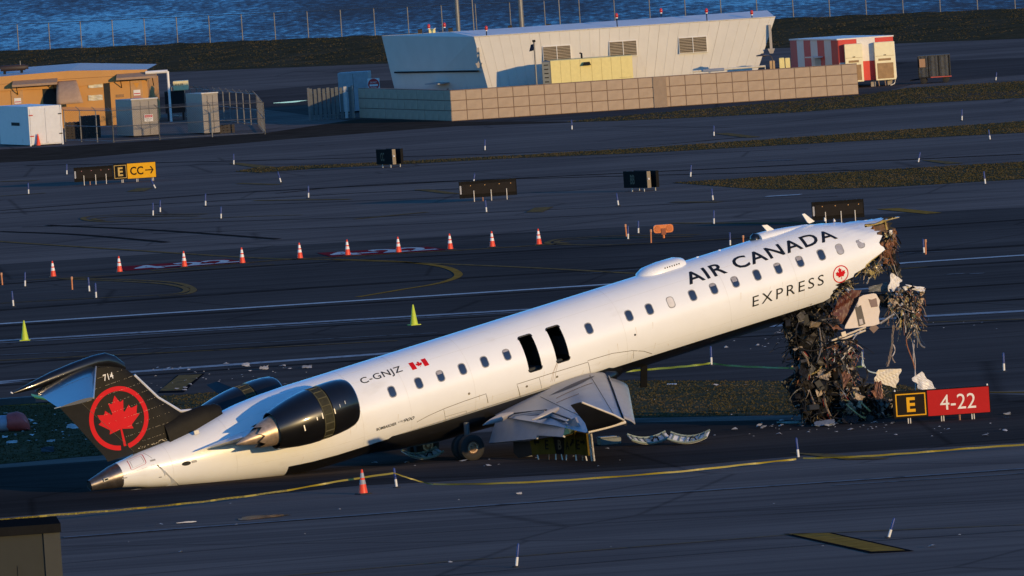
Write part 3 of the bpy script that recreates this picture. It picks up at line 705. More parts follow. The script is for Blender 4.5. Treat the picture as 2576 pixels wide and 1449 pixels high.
# dented lower tail panel lifted off its seam
qs = [fpx(*ZTC(*p)) for p in ((1480, 735), (1640, 860), (1840, 1050), (1900, 1130), (1660, 1150), (1640, 950))]
mb = MB(); mb.add([surf(x, p, .07 if i in (1, 2, 3) else .012) for i, (x, p) in enumerate(qs)], [(0, 1, 5), (1, 2, 4, 5), (2, 3, 4)]); mb.build('buckled_panel', wpaint, jet, fix=False)
skin_line([ZTC(1490, 740), ZTC(1640, 880), ZTC(1840, 1070), ZTC(1895, 1130)], .05, dark_in, 'torn_seam')
# scraped keel strip under the tail
mb = MB(); mb.grid(lambda a, c: (lerp(-8.4, -4.6, a), lerp(-1.0, -.3, c), -1.0 - .14 * lerp(0, 1, a) - (.62 * (a - .0)) * .55 + .02 * math.sin(30 * a)), 16, 3); mb.build('keel_strip', wpaint, jet)

# tail cone
mb = MB(); mb.lathe([(-10.44, .388, .302), (-10.7, .345, .30), (-11.0, .27, .285), (-11.3, .20, .27), (-11.46, .16, .265), (-11.40, .12, .265), (-11.2, .11, .265)], 28); cone_ = mb.build('tail_cone', tailc, jet, smooth=1)
x, z = L(*ZTC(505, 1020), -.3); mb = MB(); mb.box((x, -.30, z), (.17, .03, .09)); mb.build('vent_frame', steel, cone_)
mb = MB(); mb.box((x, -.318, z), (.12, .012, .055)); mb.build('vent_hole', dark_in, cone_)
mb = MB(); mb.lathe([(-11.47, .125, .265), (-11.2, .12, .265)], 20, cap=True); mb.build('exhaust_bore', dark_in, cone_)
mb = MB(); mb.tube([(x, -.40, z) for x, z in (L(*ZTC(*p), -.4) for p in ((950, 1245), (1100, 1228), (1180, 1222), (1280, 1225)))], .035, 6); mb.build('bent_bracket', M('cream_metal', (.6, .55, .45), .5), cone_)
# fin, rudder, bullet
FZ = [(.6, -10.62, -7.2), (.96, -10.72, -7.55), (1.5, -11.02, -7.80), (1.58, -11.07, -7.85), (2.23, -11.44, -8.52), (3.2, -12.0, -9.17), (3.75, -12.2, -9.62)]
def fin_half(x, z):
    te, le = interp(FZ, z); c = max(0, min(1, (le - x) / (le - te))); ch = le - te
    return .5 * .085 * ch * max(0, (2.969 * math.sqrt(c) - 1.26 * c - 3.516 * c * c + 2.843 * c ** 3 - 1.036 * c ** 4)) / 1.0
HG = [L(*ZT(930, 750)), L(*ZT(1560, 1340))]
def hinge(z): (xa, za), (xb, zb) = HG; return xa + (xb - xa) * (z - za) / (zb - za)
def fin_part(f0, f1, zs):
    secs = []
    for z in zs:
        xs = [lerp(f0(z), f1(z), (1 - math.cos(math.pi * i / 12)) / 2) for i in range(13)]
        up = [(x, -fin_half(x, z), z) for x in xs]; dn = [(x, fin_half(x, z) + .0005, z) for x in reversed(xs)]; secs.append(up + dn)
    mb = MB(); mb.loft(secs); return mb
ZS = [.6, .8, .96, 1.2, 1.5, 1.9, 2.23, 2.6, 2.9, 3.2, 3.5, 3.75]
fin = fin_part(lambda z: hinge(z) + .012, lambda z: interp(FZ, z)[1], ZS).build('tail_fin', fpaint, jet, smooth=60)
rud = fin_part(lambda z: interp(FZ, z)[0], lambda z: hinge(z) - .012, [z for z in ZS if .7 < z < 3.6]).build('rudder', rudpaint, jet, smooth=60)
mb = MB(); P = [(interp(FZ, z)[1] + .022, 0, z) for z in (1.62, 1.8, 2.0, 2.23, 2.6, 2.95, 3.12)]
P = [(-7.15, 0, 1.53), (-7.5, 0, 1.54)] + [(x - .02, y, z) for x, y, z in P]
mb.tube(P, .05, 8); mb.build('leading_edge', M('bare_leading_edge', (.62, .60, .58), .4, metal=.3), fin, smooth=1)
# dorsal fairing with its scoop
mb = MB(); mb.loft([[(x, w * math.cos(t), zb + (zt - zb) * max(0, math.sin(t)) ** .7) for t in [math.pi * i / 12 for i in range(13)]] for x, w, zb, zt in ((-8.6, .28, .7, 1.45), (-7.9, .27, .8, 1.58), (-7.2, .26, .9, 1.60), (-6.75, .25, 1.0, 1.55), (-6.62, .22, 1.05, 1.48))])
mb.build('dorsal_fairing', fpaint, jet, smooth=1)
mb = MB(); mb.lathe([(-6.60, .16, 1.3), (-6.9, .15, 1.3)], 16, cap=True); mb.build('scoop_mouth', dark_in, jet)
def fin_pt(x, z): return (x, -fin_half(x, z) - .008, z)
fc = ZT(1377, 930); fcx, fcz = L(*fc); rx = (L(*ZT(1748, 925))[0] - L(*ZT(1005, 935))[0]) / 2
FR = .985
def ringseg(): return [(FR * math.cos(t), FR * math.sin(t)) for t in [R(-82 + 344 * i / 60) for i in range(61)]] + [((FR - .145) * math.cos(t), (FR - .145) * math.sin(t)) for t in [R(262 - 344 * i / 60) for i in range(61)]]
lean = R(-2)
def fmap(a, c): a, c = a * math.cos(lean) - c * math.sin(lean), a * math.sin(lean) + c * math.cos(lean); return fin_pt(fcx + a, fcz + c)
rg = cut2(cut2(loops_mesh([ringseg()]), .12, 0), .12, 1); decal(rg, fmap, 'fin_roundel_ring', redl, fin)
lf = [(x * .72, y * .70 + .02) for x, y in leaf_loop()]
lf = [(x + .0, y) if y > -.66 else (x * 1.0 + .02, -.88) for x, y in lf]
decal(cut2(cut2(loops_mesh([lf]), .12, 0), .12, 1), fmap, 'fin_roundel_leaf', redl, fin)
q0, q1 = L(*ZT(1190, 470)), L(*ZT(1310, 432)); t_ = norm2(text_mesh('714', offset=.01))
decal(t_, lambda a, c: fin_pt(lerp(q0[0], q1[0], a) - .0 * c, lerp(q0[1], q1[1], a) + .20 * c), 'fleet_number', M('white_lettering', (.75, .73, .7), .5), fin)
(hx0, hz0), (hx1, hz1) = HG
mb = MB(); mb.tube([fin_pt(hinge(z), z) for z in (.85, 1.3, 1.8, 2.3, 2.8)], .008, 5); mb.build('hinge_line', letter, fin)
rv = M('rivet_primer', (.5, .42, .28), .5)
rnd = random.Random(5)
mb = MB()
for r_ in range(9):
    z0 = 1.1 + r_ * .28
    for i in range(60):
        x = lerp(hinge(z0) + .15, interp(FZ, z0)[1] - .15, i / 59); zz = z0 + .06 * (i / 59)
        if rnd.random() < .42: p = fin_pt(x, zz); mb.box(p, (.012, .012, .012))
for i in range(60):
    x = lerp(-9.6, -8.0, i / 59); z = .93 + rnd.uniform(-.03, .05)
    if rnd.random() < .6: mb.box(fin_pt(x, z), (rnd.uniform(.01, .05), .012, .014))
tag(mb.build('rivets', rv, fin), kind='stuff')
bs = [(-9.35, 3.45, .05, .12), (-9.6, 3.66, .11, .22), (-9.9, 3.80, .17, .25), (-10.3, 3.86, .20, .22), (-11.0, 3.84, .21, .21), (-11.8, 3.79, .19, .185), (-12.5, 3.73, .12, .125), (-13.0, 3.70, .05, .06), (-13.22, 3.69, .012, .015)]
mb = MB(); mb.loft([[(x, ry * math.cos(t), zc + rz * math.sin(t)) for t in [2 * math.pi * i / 24 for i in range(24)]] for x, zc, ry, rz in bs]); bul = mb.build('fin_tip_fairing', bpaint, jet, smooth=1)
mb = MB(); mb.tube([(-13.2, 0, 3.69), (-13.26, 0, 3.74)], .02, 6); mb.build('tail_light', M('clear_lamp', (.8, .8, .8), .2), bul)
def airfoil(le, ch, th, z0, inc=0, n=14):
    up, dn = [], []
    for i in range(n + 1):
        c = (1 - math.cos(math.pi * i / n)) / 2; t = .5 * th * (2.969 * math.sqrt(c) - 1.26 * c - 3.516 * c * c + 2.843 * c ** 3 - 1.015 * c ** 4)
        zc = z0 + inc * c; up.append((le - c * ch, zc + t * ch)); dn.append((le - c * ch, zc - t * ch))
    return up + dn[::-1][1:-1]
def surf_wing(secs, name, mat, parent, n=14):
    mb = MB(); mb.loft([[(x, y, z) for x, z in airfoil(le, ch, th, z0, inc, n)] for y, le, ch, th, z0, inc in secs]); return mb.build(name, mat, parent, smooth=50)
stabm = M('stabiliser_paint', (.05, .056, .07), .3, var=.05, coat=.3)
stab = surf_wing([(-.12, -10.35, 2.15, .09, 3.74, -.17), (-2.2, -11.5, 1.66, .09, 3.58, -.05), (-4.2, -12.5, 1.2, .09, 3.42, .03)], 'stabiliser', stabm, jet)
mb = MB(); mb.tube([(-10.36, -.15, 3.74), (-12.5, -4.2, 3.42)], .03, 8); mb.build('leading_edge', M('stab_edge', (.3, .31, .33), .3), stab)
surf_wing([(-.11, -10.34, 2.17, .096, 3.74, -.17), (-.9, -10.79, 1.98, .096, 3.68, -.125), (-1.5, -11.13, 1.83, .096, 3.633, -.09)], 'root_reflection', bpaint, stab)  # black skin standing in for the fairing's dark reflection on the root
mb = MB(); mb.tube([(-13.62, -4.2, 3.46), (-13.85, -4.22, 3.47)], .015, 5); mb.build('static_wick', steel, stab)

# engines
def engine(y, name):
    root = bpy.data.objects.new(name, None); COL.objects.link(root); root.parent = jet; root.location = (0, y, 0)
    zc = lambda x: .72 + (x + 3.4) * .055
    def ln(nm, prof, mat, n=44, parent=root, **k):
        mb = MB(); mb.lathe([(x, r, zc(x)) for x, r in prof], n, **k); return mb.build(nm, mat, parent, smooth=50)
    fc = ln('fan_cowl', [(-3.45, .70), (-3.55, .755), (-3.8, .80), (-4.1, .82), (-4.38, .825), (-4.39, .79)], bpaint)
    ln('inlet_lip', [(-3.62, .62), (-3.48, .645), (-3.42, .675), (-3.45, .702)], M('inlet_lip_metal', (.55, .55, .56), .25, metal=.9), parent=fc)
    ln('inlet_duct', [(-3.62, .62), (-4.25, .60), (-4.25, .02)], dark_in, parent=fc)
    bm_ = M('reverser_primer', (.035, .032, .017), .7, var=.3, spec=.2, scale=8)
    bd = ln('reverser_band', [(-4.39, .79), (-4.41, .80), (-4.74, .79), (-4.76, .78)], bm_)
    rim = M('reverser_rim', (.07, .064, .034), .7, spec=.2)
    for x in (-4.42, -4.73): ln('band_rim', [(x - .018, .805), (x + .018, .805)], rim, parent=bd)
    for k_ in range(18):
        t = 2 * math.pi * k_ / 18; mb = MB(); mb.box((-4.575, .80 * math.cos(t), zc(-4.575) + .80 * math.sin(t)), (.31, .03, .03)); mb.build('band_bar', rim, bd)
    ac = ln('aft_cowl', [(-4.76, .78), (-4.77, .82), (-5.1, .80), (-5.5, .745), (-5.9, .66), (-6.2, .575), (-6.19, .55), (-5.8, .60)], bpaint)
    ch = []; NN = 48
    mb = MB(); prof = [(-5.6, .53), (-6.0, .50), (-6.3, .44), (-6.62, .375)]
    mb.lathe([(x, r, zc(x)) for x, r in prof], NN)
    base = 3 * NN; tips = []
    for j in range(NN):
        k_ = (j % 6) / 6; tri = 1 - abs(2 * k_ - 1); x = -6.62 - .22 * tri; r = .375 - .04 * tri; t = 2 * math.pi * j / NN; tips.append((x, r * math.cos(t), zc(x) + r * math.sin(t)))
    o0 = len(mb.v); mb.add(tips, []); mb.f += [(base + j, base + (j + 1) % NN, o0 + (j + 1) % NN, o0 + j) for j in range(NN)]; mb.m += [0] * NN
    cn = mb.build('core_nozzle', titan, root, smooth=45)
    ln('nozzle_inside', [(-6.60, .365), (-6.2, .33), (-6.2, .1)], dark_in, 40, cn)
    ln('exhaust_plug', [(-6.25, .27), (-6.6, .25), (-6.9, .20), (-7.2, .11), (-7.45, .03), (-7.48, .008)], titan, 32)
    s = -1 if y < 0 else 1
    for x0, dz in ((-4.15, .12), (-3.95, .16)):     # white tick marks and latches on the near side
        zz = zc(x0) + dz; rr = .826; yy = s * math.sqrt(rr * rr - dz * dz); mb = MB(); mb.box((x0, yy, zz), (.02, .012, .1)); mb.build('cowl_mark', M('white_mark', (.6, .6, .58), .5), fc)
    for x0, dz, hh in ((-4.80, .02, .18), (-4.36, .02, .16), (-5.45, -.15, .18), (-5.0, .0, .10)):
        rr = .815 if x0 > -5.2 else .755; yy = s * math.sqrt(rr * rr - dz * dz); mb = MB(); mb.box((x0, yy, zc(x0) + dz), (.035, .02, hh)); mb.build('cowl_latch', M('latch_metal', (.6, .56, .5), .4, metal=.7), ac)
    return root
engine(-2.5, 'engine'); engine(2.5, 'engine')
for s in (-1, 1):
    mb = MB(); secs = []
    for y, xa, xb, z in ((.85, -8.2, -4.0, .42), (1.4, -8.0, -4.2, .50), (1.95, -6.6, -4.4, .56)):
        secs.append([(x, s * y, zz + z) for x, zz in [(xb, 0), (lerp(xa, xb, .8), .14), (lerp(xa, xb, .4), .15), (xa, .0), (lerp(xa, xb, .4), -.15), (lerp(xa, xb, .8), -.14)]])
    mb.loft(secs); mb.build('engine_pylon', wpaint, jet, smooth=1)

# wing-body fairing, wings, flaps
mb = MB(); secs = []
for x, w, zb in ((-2.2, .75, -1.38), (-1.2, 1.15, -1.52), (0, 1.32, -1.66), (2, 1.38, -1.72), (4, 1.36, -1.70), (5.6, 1.2, -1.60), (6.8, .85, -1.44)):
    secs.append([(x, w * math.cos(t), -.95 + (zb + .95) * max(0, math.sin(t)) ** .6) for t in [math.pi * i / 16 for i in range(17)]])
mb.loft(secs); mb.build('belly_fairing', bpaint, jet, smooth=1)
WS = [(-1.1, 6.05, 4.15, .125, -1.12, -.12), (-2.5, 5.4, 3.75, .12, -1.13, -.1), (-5.0, 4.2, 3.05, .11, -1.10, -.06), (-8.0, 2.75, 2.2, .10, -1.06, -.02), (-11.4, 1.12, 1.32, .10, -1.02, .0)]
wing = surf_wing(WS, 'wing', gpaint, jet, 20)
wl = [(-11.4, 1.12, 1.32, .10, -1.02, .0), (-11.75, .95, 1.25, .09, -.93, .0), (-12.0, .55, 1.0, .08, -.65, .02), (-12.3, -.55, .38, .08, .05, .02)]
surf_wing(wl, 'winglet', bpaint, jet)
mb = MB(); mb.tube([(1.14, -11.4, -1.03), (.97, -11.75, -.95), (.57, -12.0, -.67), (-.54, -12.3, .05)], .03, 8); mb.build('winglet_edge', M('winglet_edge_cream', (.62, .55, .46), .4), wing, smooth=1)
mb = MB(); mb.tube([(1.1, -11.55, -1.05), (.4, -11.62, -1.02), (-.22, -11.6, -.98)], .05, 8); mb.build('wing_tip_edge', M('winglet_edge_cream'), wing, smooth=1)  # cream colour stands for sunlight on the tip edge
# port wing, mirrored: its winglet shows behind the tail
pw = surf_wing([(-a, b_, c, d, e, f_) for a, b_, c, d, e, f_ in WS], 'wing', gpaint, jet, 12)
surf_wing([(11.4, 1.12, 1.32, .10, -1.02, 0), (11.75, .95, 1.25, .09, -.93, 0), (12.0, .55, 1.0, .08, -.65, .02), (12.35, -.75, .42, .08, .35, .02)], 'winglet', bpaint, jet)
def plate(pts, th, name, mat, parent, smooth=False):
    P = [Vector(p) for p in pts]; nn = (P[1] - P[0]).cross(P[-1] - P[0]).normalized() * th; mb = MB(); mb.extr([p - nn / 2 for p in P], nn); return mb.build(name, mat, parent, smooth)
def lp(px, y): x, z = L(*px, y); return (x, y, z)
# slat ahead of the leading edge with an open slot
mb = MB()
def slat(a, c):
    y = lerp(-1.9, -11.2, a); le = interp([(-s_[0], s_[1], s_[4]) for s_ in WS], -y); ch = lerp(.62, .34, a)
    t = R(lerp(-25, 70, c)); return (le[0] + .10 + ch * .8 * math.sin(max(t, 0)) * .9 + (ch * .2 if t > 0 else 0) - .02, y, le[1] - .02 + lerp(.10, -ch * .62, c) * (1.0))
mb.grid(slat, 10, 6); sl = mb.build('slat', gpaint, jet, smooth=1); md = sl.modifiers.new('th', 'SOLIDIFY'); md.thickness = .03
mb = MB(); mb.tube([(interp([(-s_[0], s_[1]) for s_ in WS], -y)[0] + .05, y, -1.16) for y in (-1.8, -4, -8, -11.2)], .06, 6); mb.build('slat_slot', dark_in, sl)
fm = M('flap_paint', (.26, .26, .285), .45, var=.08)
flap1 = plate([lp(Z6(190, 800), -1.7), lp(Z6(830, 742), -5.2), lp(Z6(728, 1072), -5.2), lp(Z6(88, 1135), -1.7)], .07, 'flap', fm, jet)
flap2 = plate([lp(Z6(835, 758), -5.3), lp(Z6(1130, 902), -8.6), lp(Z6(1095, 1050), -8.6), lp(Z6(735, 1030), -5.3)], .07, 'flap', fm, jet)
plate([lp(Z6(215, 752), -1.7), lp(Z6(840, 690), -5.0), lp(Z6(840, 735), -5.0), lp(Z6(185, 800), -1.7)], .05, 'flap_vane', gpaint, jet)
plate([lp(Z6(860, 700), -5.4), lp(Z6(1160, 810), -8.6), lp(Z6(1130, 850), -8.6), lp(Z6(850, 752), -5.4)], .05, 'flap_vane', gpaint, jet)
for a_, b_, y0, y1 in (((205, 750), (860, 680), -1.7, -5.0), ((190, 803), (830, 742), -1.7, -5.2), ((870, 695), (1180, 805), -5.4, -8.6), ((850, 757), (1120, 842), -5.3, -8.6)):
    mb = MB(); mb.tube([lp(Z6(*a_), y0 - .05), lp(Z6(*b_), y1 - .05)], .028, 6); mb.build('flap_gap', dark_in, flap1)
for q, y in (([(-10, 885), (90, 815), (230, 745), (400, 705)], -2.9), ([(655, 812), (760, 755), (890, 690), (1020, 640)], -6.1)):
    mb = MB(); P = [lp(Z6(*p), y) for p in q]; secs = []
    for i, p in enumerate(P):
        r_ = (.008, .06, .10, .04)[i]; secs.append([(p[0], p[1] + r_ * math.cos(t), p[2] - r_ * .9 + r_ * 1.3 * math.sin(t)) for t in [2 * math.pi * k_ / 10 for k_ in range(10)]])
    mb.loft(secs); mb.build('flap_track_fairing', gpaint, jet, smooth=1)
plate([lp(Z6(1140, 905), -9.0), lp(Z6(1225, 920), -9.3), lp(Z6(1228, 965), -9.3), lp(Z6(1190, 1005), -9.2), lp(Z6(1100, 1028), -9.0)], .09, 'torn_flap_end', M('amber_reflector_metal', (.55, .36, .10), .3, metal=.6), jet)
plate([lp(Z6(1130, 830), -8.8), lp(Z6(1255, 780), -9.6), lp(Z6(1310, 900), -9.9), lp(Z6(1180, 890), -9.0)], .05, 'torn_spoiler', gpaint, jet)
plate([lp(Z6(1060, 875), -9.0), lp(Z6(1120, 840), -9.2), lp(Z6(1170, 890), -9.3)], .03, 'torn_spoiler', M('torn_blue_grey', (.18, .22, .3), .5), jet)
def wing_top(a, y):                              # on the upper surface: a = chord fraction
    s0 = [s_ for s_ in WS]
    le, ch, th, z0, inc = interp([(-s_[0],) + s_[1:] for s_ in s0], -y); t = .5 * th * (2.969 * math.sqrt(a) - 1.26 * a - 3.516 * a * a + 2.843 * a ** 3 - 1.015 * a ** 4) * ch
    return (le - a * ch, y, z0 + inc * a + t + .008)
mb = MB(); mb.grid(lambda a, c: wing_top(lerp(.10, .62, a) + .03 * c * (1 - a), lerp(-1.75, -2.5, a) - .55 * c * math.sin(math.pi * min(1, a + .12))), 20, 2); mb.build('walkway_stripe', M('walkway_grit', (.13, .10, .08), .9), wing)
for a0, y0, a1, y1 in ((.14, -1.5, .14, -11), (.62, -2, .62, -10.8), (.35, -4.2, .6, -4.2), (.35, -7.2, .62, -7.2), (.16, -3, .55, -3.4)):
    mb = MB(); mb.tube([wing_top(lerp(a0, a1, i / 14), lerp(y0, y1, i / 14)) for i in range(15)], .010, 4); mb.build('panel_seam', seam, wing)
# main gear
def gear(y, name):
    root = bpy.data.objects.new(name, None); COL.objects.link(root); root.parent = jet; root.location = (0, y, 0)
    x, z = L(1184, 1118, -1.8)
    gz = lambda yy: to_local(Vector((to_world((x, yy, 0)).x, to_world((x, yy, 0)).y, 0)))
    for dy in (-.24, .24):
        bp_ = to_world((x, y + dy, z)); k_ = z - (bp_.z - .40) / AZ.z
        mb = MB(); prof = [(-.13, .20), (-.15, .26), (-.145, .35), (-.10, .405), (0, .415), (.10, .405), (.145, .35), (.15, .26), (.13, .20)]
        mb.lathe(prof, 36, ax='y', c=(x, dy, k_)); w = mb.build('tyre', rubber, root, smooth=1)
        mb = MB(); mb.lathe([(-.13, .20), (-.10, .19), (-.06, .14), (-.07, .06), (-.11, .05), (-.11, .0)], 24, ax='y', c=(x, dy, k_)); mb.build('wheel_hub', M('hub_bronze', (.30, .20, .13), .4, metal=.7), w)
        for i in range(18):
            t = 2 * math.pi * i / 18; mb = MB(); mb.box((x + .15 * math.cos(t), dy - .105, k_ + .15 * math.sin(t)), (.035, .03, .035)); mb.build('hub_lug', M('hub_lug_metal', (.55, .4, .28), .35, metal=.7), w)
    mb = MB(); mb.tube([(x, 0, z - .1), (x + .15, 0, -1.15)], .09, 10); mb.build('strut', M('gear_strut_paint', (.08, .08, .08), .5), root)
    mb = MB(); mb.tube([(x, -.26, z - .02), (x, .26, z - .02)], .06, 8); mb.build('axle', M('gear_strut_paint'), root)
gear(-1.55, 'main_gear'); gear(1.55, 'main_gear')
mb = MB(); x0, z0 = L(1588, 905, 0); mb.add([(x0 + .35, -.3, -1.3), (x0 + .1, -.3, -1.35), (x0 - .1, -.35, -1.95), (x0 + .12, -.35, -2.0)], [(0, 1, 2, 3)])
o_ = mb.build('belly_door', M('near_black_door', (.008, .008, .008), .9, spec=0), jet); o_.modifiers.new('t', 'SOLIDIFY').thickness = .04  # door coloured near black
mb = MB(); mb.lathe([(5.4, .02, -1.2), (5.7, .32, -1.25), (6.1, .38, -1.25), (6.5, .2, -1.22), (6.7, .02, -1.2)], 16, c=(0, -.75, 0)); mb.build('root_fairing', bpaint, jet, smooth=1)

# crown fittings: radome, blades, beacon
def on_top(u, v): x, z = L(u, v); return x
def blade_ant(q, name):
    P = [L(*p) for p in q]; mb = MB(); mb.extr([(x, -.022, z) for x, z in P], (0, .044, 0)); mb.build(name, M('antenna_white', (.74, .70, .62), .4), jet)
blade_ant([Z2(1240, 180), Z2(1290, 175), Z2(1368, 228), Z2(1310, 262), Z2(1302, 250)], 'blade_antenna')
blade_ant([Z2(1628, 72), Z2(1652, 66), Z2(1748, 142), Z2(1700, 162), Z2(1680, 152)], 'blade_antenna')
blade_ant([Z2(1843, 104), Z2(1862, 122), Z2(1862, 140), Z2(1845, 140)], 'small_antenna'); blade_ant([Z2(1935, 115), Z2(1950, 135), Z2(1950, 146), Z2(1935, 142)], 'small_antenna')
xa_, xb_ = L(*Z2(0, 650))[0], L(*Z2(515, 540))[0]
mb = MB(); secs = []
for k_, (f_, w, h) in enumerate(((0, .10, .02), (.06, .3, .10), (.2, .44, .20), (.5, .47, .24), (.82, .46, .23), (.94, .36, .16), (1, .12, .03))):
    x = lerp(xa_ + .1, xb_ - .1, f_); secs.append([(x, w * math.cos(t), 1.28 + (h + .11) * max(0, math.sin(t)) ** .55) for t in [math.pi * i / 14 for i in range(15)]])
mb.loft(secs); rad_ = mb.build('satellite_radome', wpaint, jet, smooth=1)
for i in range(7):
    x = lerp(xa_ + .9, xb_ - .5, i / 6); mb = MB(); mb.box((x, -.462, 1.44), (.03, .012, .04)); mb.build('radome_fastener', dark_in, rad_)
x_ = L(*Z2(1170, 290))[0]
mb = MB(); mb.lathe([(0, .17), (.08, .165), (.17, .12), (.22, .04), (.23, 0)], 18, ax='z', c=(x_, 0, 1.36)); mb.build('beacon', bpaint, jet, smooth=1)
mb = MB(); secs = [[(x_ + dx, w * math.cos(t), 1.3 + h * max(0, math.sin(t)) ** .7) for t in [math.pi * i / 10 for i in range(11)]] for dx, w, h in ((.1, .3, .26), (.5, .34, .24), (1.2, .3, .16), (1.9, .1, .06))]
mb.loft(secs); mb.build('beacon_fairing', wpaint, jet, smooth=1)
for q in ((615, 477), (828, 410)): x_ = L(*Z2(*q))[0]; mb = MB(); mb.lathe([(0, .05), (.03, .045), (.04, 0)], 10, ax='z', c=(x_, 0, 1.385)); mb.build('drain_mast', wpaint, jet)
x_, z_ = L(*ZTC(2230, 95), -.5); mb = MB(); mb.box((x_, -.55, z_ - .02), (.16, .05, .12)); mb.build('rib_antenna', M('cream_metal'), jet)

# ================================================================== the torn-open front
rw = random.Random(11)
m_dark = M('charred_metal', (.016, .015, .014), .5, metal=.3, var=.5, scale=6)
m_mid = M('grimy_structure', (.045, .039, .034), .5, metal=.5, var=.5, scale=6)
m_alu = M('torn_aluminium', (.34, .31, .27), .4, metal=.6, var=.4, scale=8)
m_prim = M('yellow_primer', (.42, .33, .13), .55, var=.35, scale=7)
m_ins = M('insulation_shreds', (.36, .28, .20), .8, var=.5, scale=9)
m_red = M('red_wiring', (.35, .03, .025), .5)
m_cop = M('copper_brown_trim', (.24, .11, .06), .5, var=.4, scale=7)
m_wht = M('torn_white_skin', (.70, .67, .64), .4, var=.1)
m_grn = M('green_primer', (.10, .12, .05), .5, var=.3)
def pin(poly, rnd):
    xs = [p[0] for p in poly]; ys = [p[1] for p in poly]; P = [Vector((p[0], p[1], 0)) for p in poly]
    while True:
        q = (rnd.uniform(min(xs), max(xs)), rnd.uniform(min(ys), max(ys)))
        if inside(q, P): return q
GZ = to_local(AO + Vector((0, 0, 1))) - to_local(AO)          # world up in airframe axes
def rdir(rnd, down=0.0):
    v = Vector((rnd.gauss(0, 1), rnd.gauss(0, 1), rnd.gauss(0, 1))).normalized() - GZ * down; return v.normalized()
def clampz(p):
    w = to_world(p).z; return Vector(p) + GZ * max(0, .03 - w) if w < .03 else Vector(p)
def shard(mb, c, s, rnd):
    a = rdir(rnd); b = a.cross(rdir(rnd)).normalized(); k = rnd.uniform(.3, 1); n_ = a.cross(b)
    P = [c + a * s * i + b * s * k * j + n_ * s * rnd.uniform(-.35, .35) for i, j in ((-1, -1), (0, -1.1), (1, -.8), (-.9, .9), (.1, 1), (1, .8))]
    P = [clampz(p) for p in P]; mb.add(P, [(0, 1, 4, 3), (1, 2, 5, 4)])
def strip(mb, c, ln, w, rnd, down=.5, seg=3):
    d = rdir(rnd, down); side = d.cross(rdir(rnd)).normalized(); P = []; p = c.copy()
    for i in range(seg + 1):
        P += [clampz(p + side * w), clampz(p - side * w)]; d = (d + rdir(rnd, down * .6) * .32).normalized(); side = (side + rdir(rnd) * .25).normalized(); p = p + d * ln / seg
    mb.add(P, [(2 * i, 2 * i + 1, 2 * i + 3, 2 * i + 2) for i in range(seg)])
def wire(mb, c, ln, r, rnd, down=.9, seg=7):
    d = rdir(rnd, down); P = []; p = c.copy()
    for i in range(seg + 1): P.append(clampz(p)); d = (d + rdir(rnd, down * .5) * .3).normalized(); p = p + d * ln / seg
    mb.tube(P, r, 3, cap=False)
MBS = {k: MB() for k in ('dark', 'mid', 'alu', 'prim', 'ins', 'red', 'cop', 'wht')}
def tangle(poly, N, y0, y1, w, size=(.05, .22), long_=(.25, .8), down=.5):
    keys = list(w); ws = [w[k] for k in keys]
    for _ in range(N):
        q = pin(poly, rw); y = rw.uniform(y0, y1); c = Vector(lp(q, y))
        if to_world(c).z < .05: continue
        k = rw.choices(keys, ws)[0]; mb = MBS[k]; t = rw.random()
        if k == 'red': wire(mb, c, rw.uniform(.2, .5), .009, rw, 1.0)
        elif t < .46: shard(mb, c, rw.uniform(*size) * (.62 if k not in ('dark', 'mid') else .8), rw)
        elif t < .68: strip(mb, c, rw.uniform(*long_), rw.uniform(.008, .03), rw, down)
        else: wire(mb, c, rw.uniform(*long_) * 1.2, rw.uniform(.006, .014), rw, down * 1.4)
RA = [ZG(*p) for p in ((60, 190), (230, 150), (410, 120), (430, 400), (340, 480), (220, 640), (140, 500))]
RB = [ZG(*p) for p in ((400, 100), (560, 60), (620, 240), (560, 450), (430, 600), (340, 470))]
RC_ = [ZG(*p) for p in ((560, 460), (830, 430), (830, 570), (770, 690), (850, 830), (770, 980), (620, 1000), (540, 660))]
RD = [ZG(*p) for p in ((190, 640), (540, 560), (640, 1000), (900, 880), (950, 1250), (560, 1330), (270, 1320), (170, 1000))]
RE = [ZG(*p) for p in ((780, 1050), (1087, 950), (1130, 1250), (1087, 1340), (620, 1345))]
RF = [ZW(*p) for p in ((690, 280), (760, 150), (880, 110), (895, 240), (865, 560), (740, 590))]
RG = [ZW(*p) for p in ((780, 930), (1020, 830), (1250, 900), (1200, 1080), (1165, 1280), (1150, 1449), (1000, 1320), (800, 1130))]
RH = [ZW(*p) for p in ((400, 610), (700, 520), (710, 640), (640, 650), (560, 720), (440, 670))]
RI = [ZW(*p) for p in ((0, 930), (100, 830), (340, 740), (330, 880), (130, 960), (0, 1010))]
RJ = [ZG(*p) for p in ((0, 110), (330, 40), (560, -60), (600, 40), (420, 200), (60, 230))]
tangle(RA, 520, -.9, 1.0, dict(dark=6, mid=2, alu=.35, ins=.3), (.08, .32), (.3, .9))
tangle(RB, 220, -.9, .8, dict(dark=5, mid=2, alu=.7, ins=.5, wht=.2))
tangle(RC_, 560, -1.0, .6, dict(dark=2.4, mid=2, alu=1.3, ins=2.4, red=.5, cop=1, wht=.4), (.04, .15), (.2, .6))
tangle(RD, 1100, -1.0, .9, dict(dark=6, mid=2.6, alu=.7, ins=.5, cop=.4, red=.1), (.06, .25), (.25, .9))
tangle(RE, 520, -1.1, .6, dict(dark=4, mid=2.5, alu=1.0, ins=.9, cop=.6, red=.15, prim=.3), (.05, .2), (.2, .6))
tangle(RF, 170, .2, 1.2, dict(cop=2.5, dark=2, ins=1.4, prim=.7, wht=.3), (.04, .16), (.2, .6), 1.2)
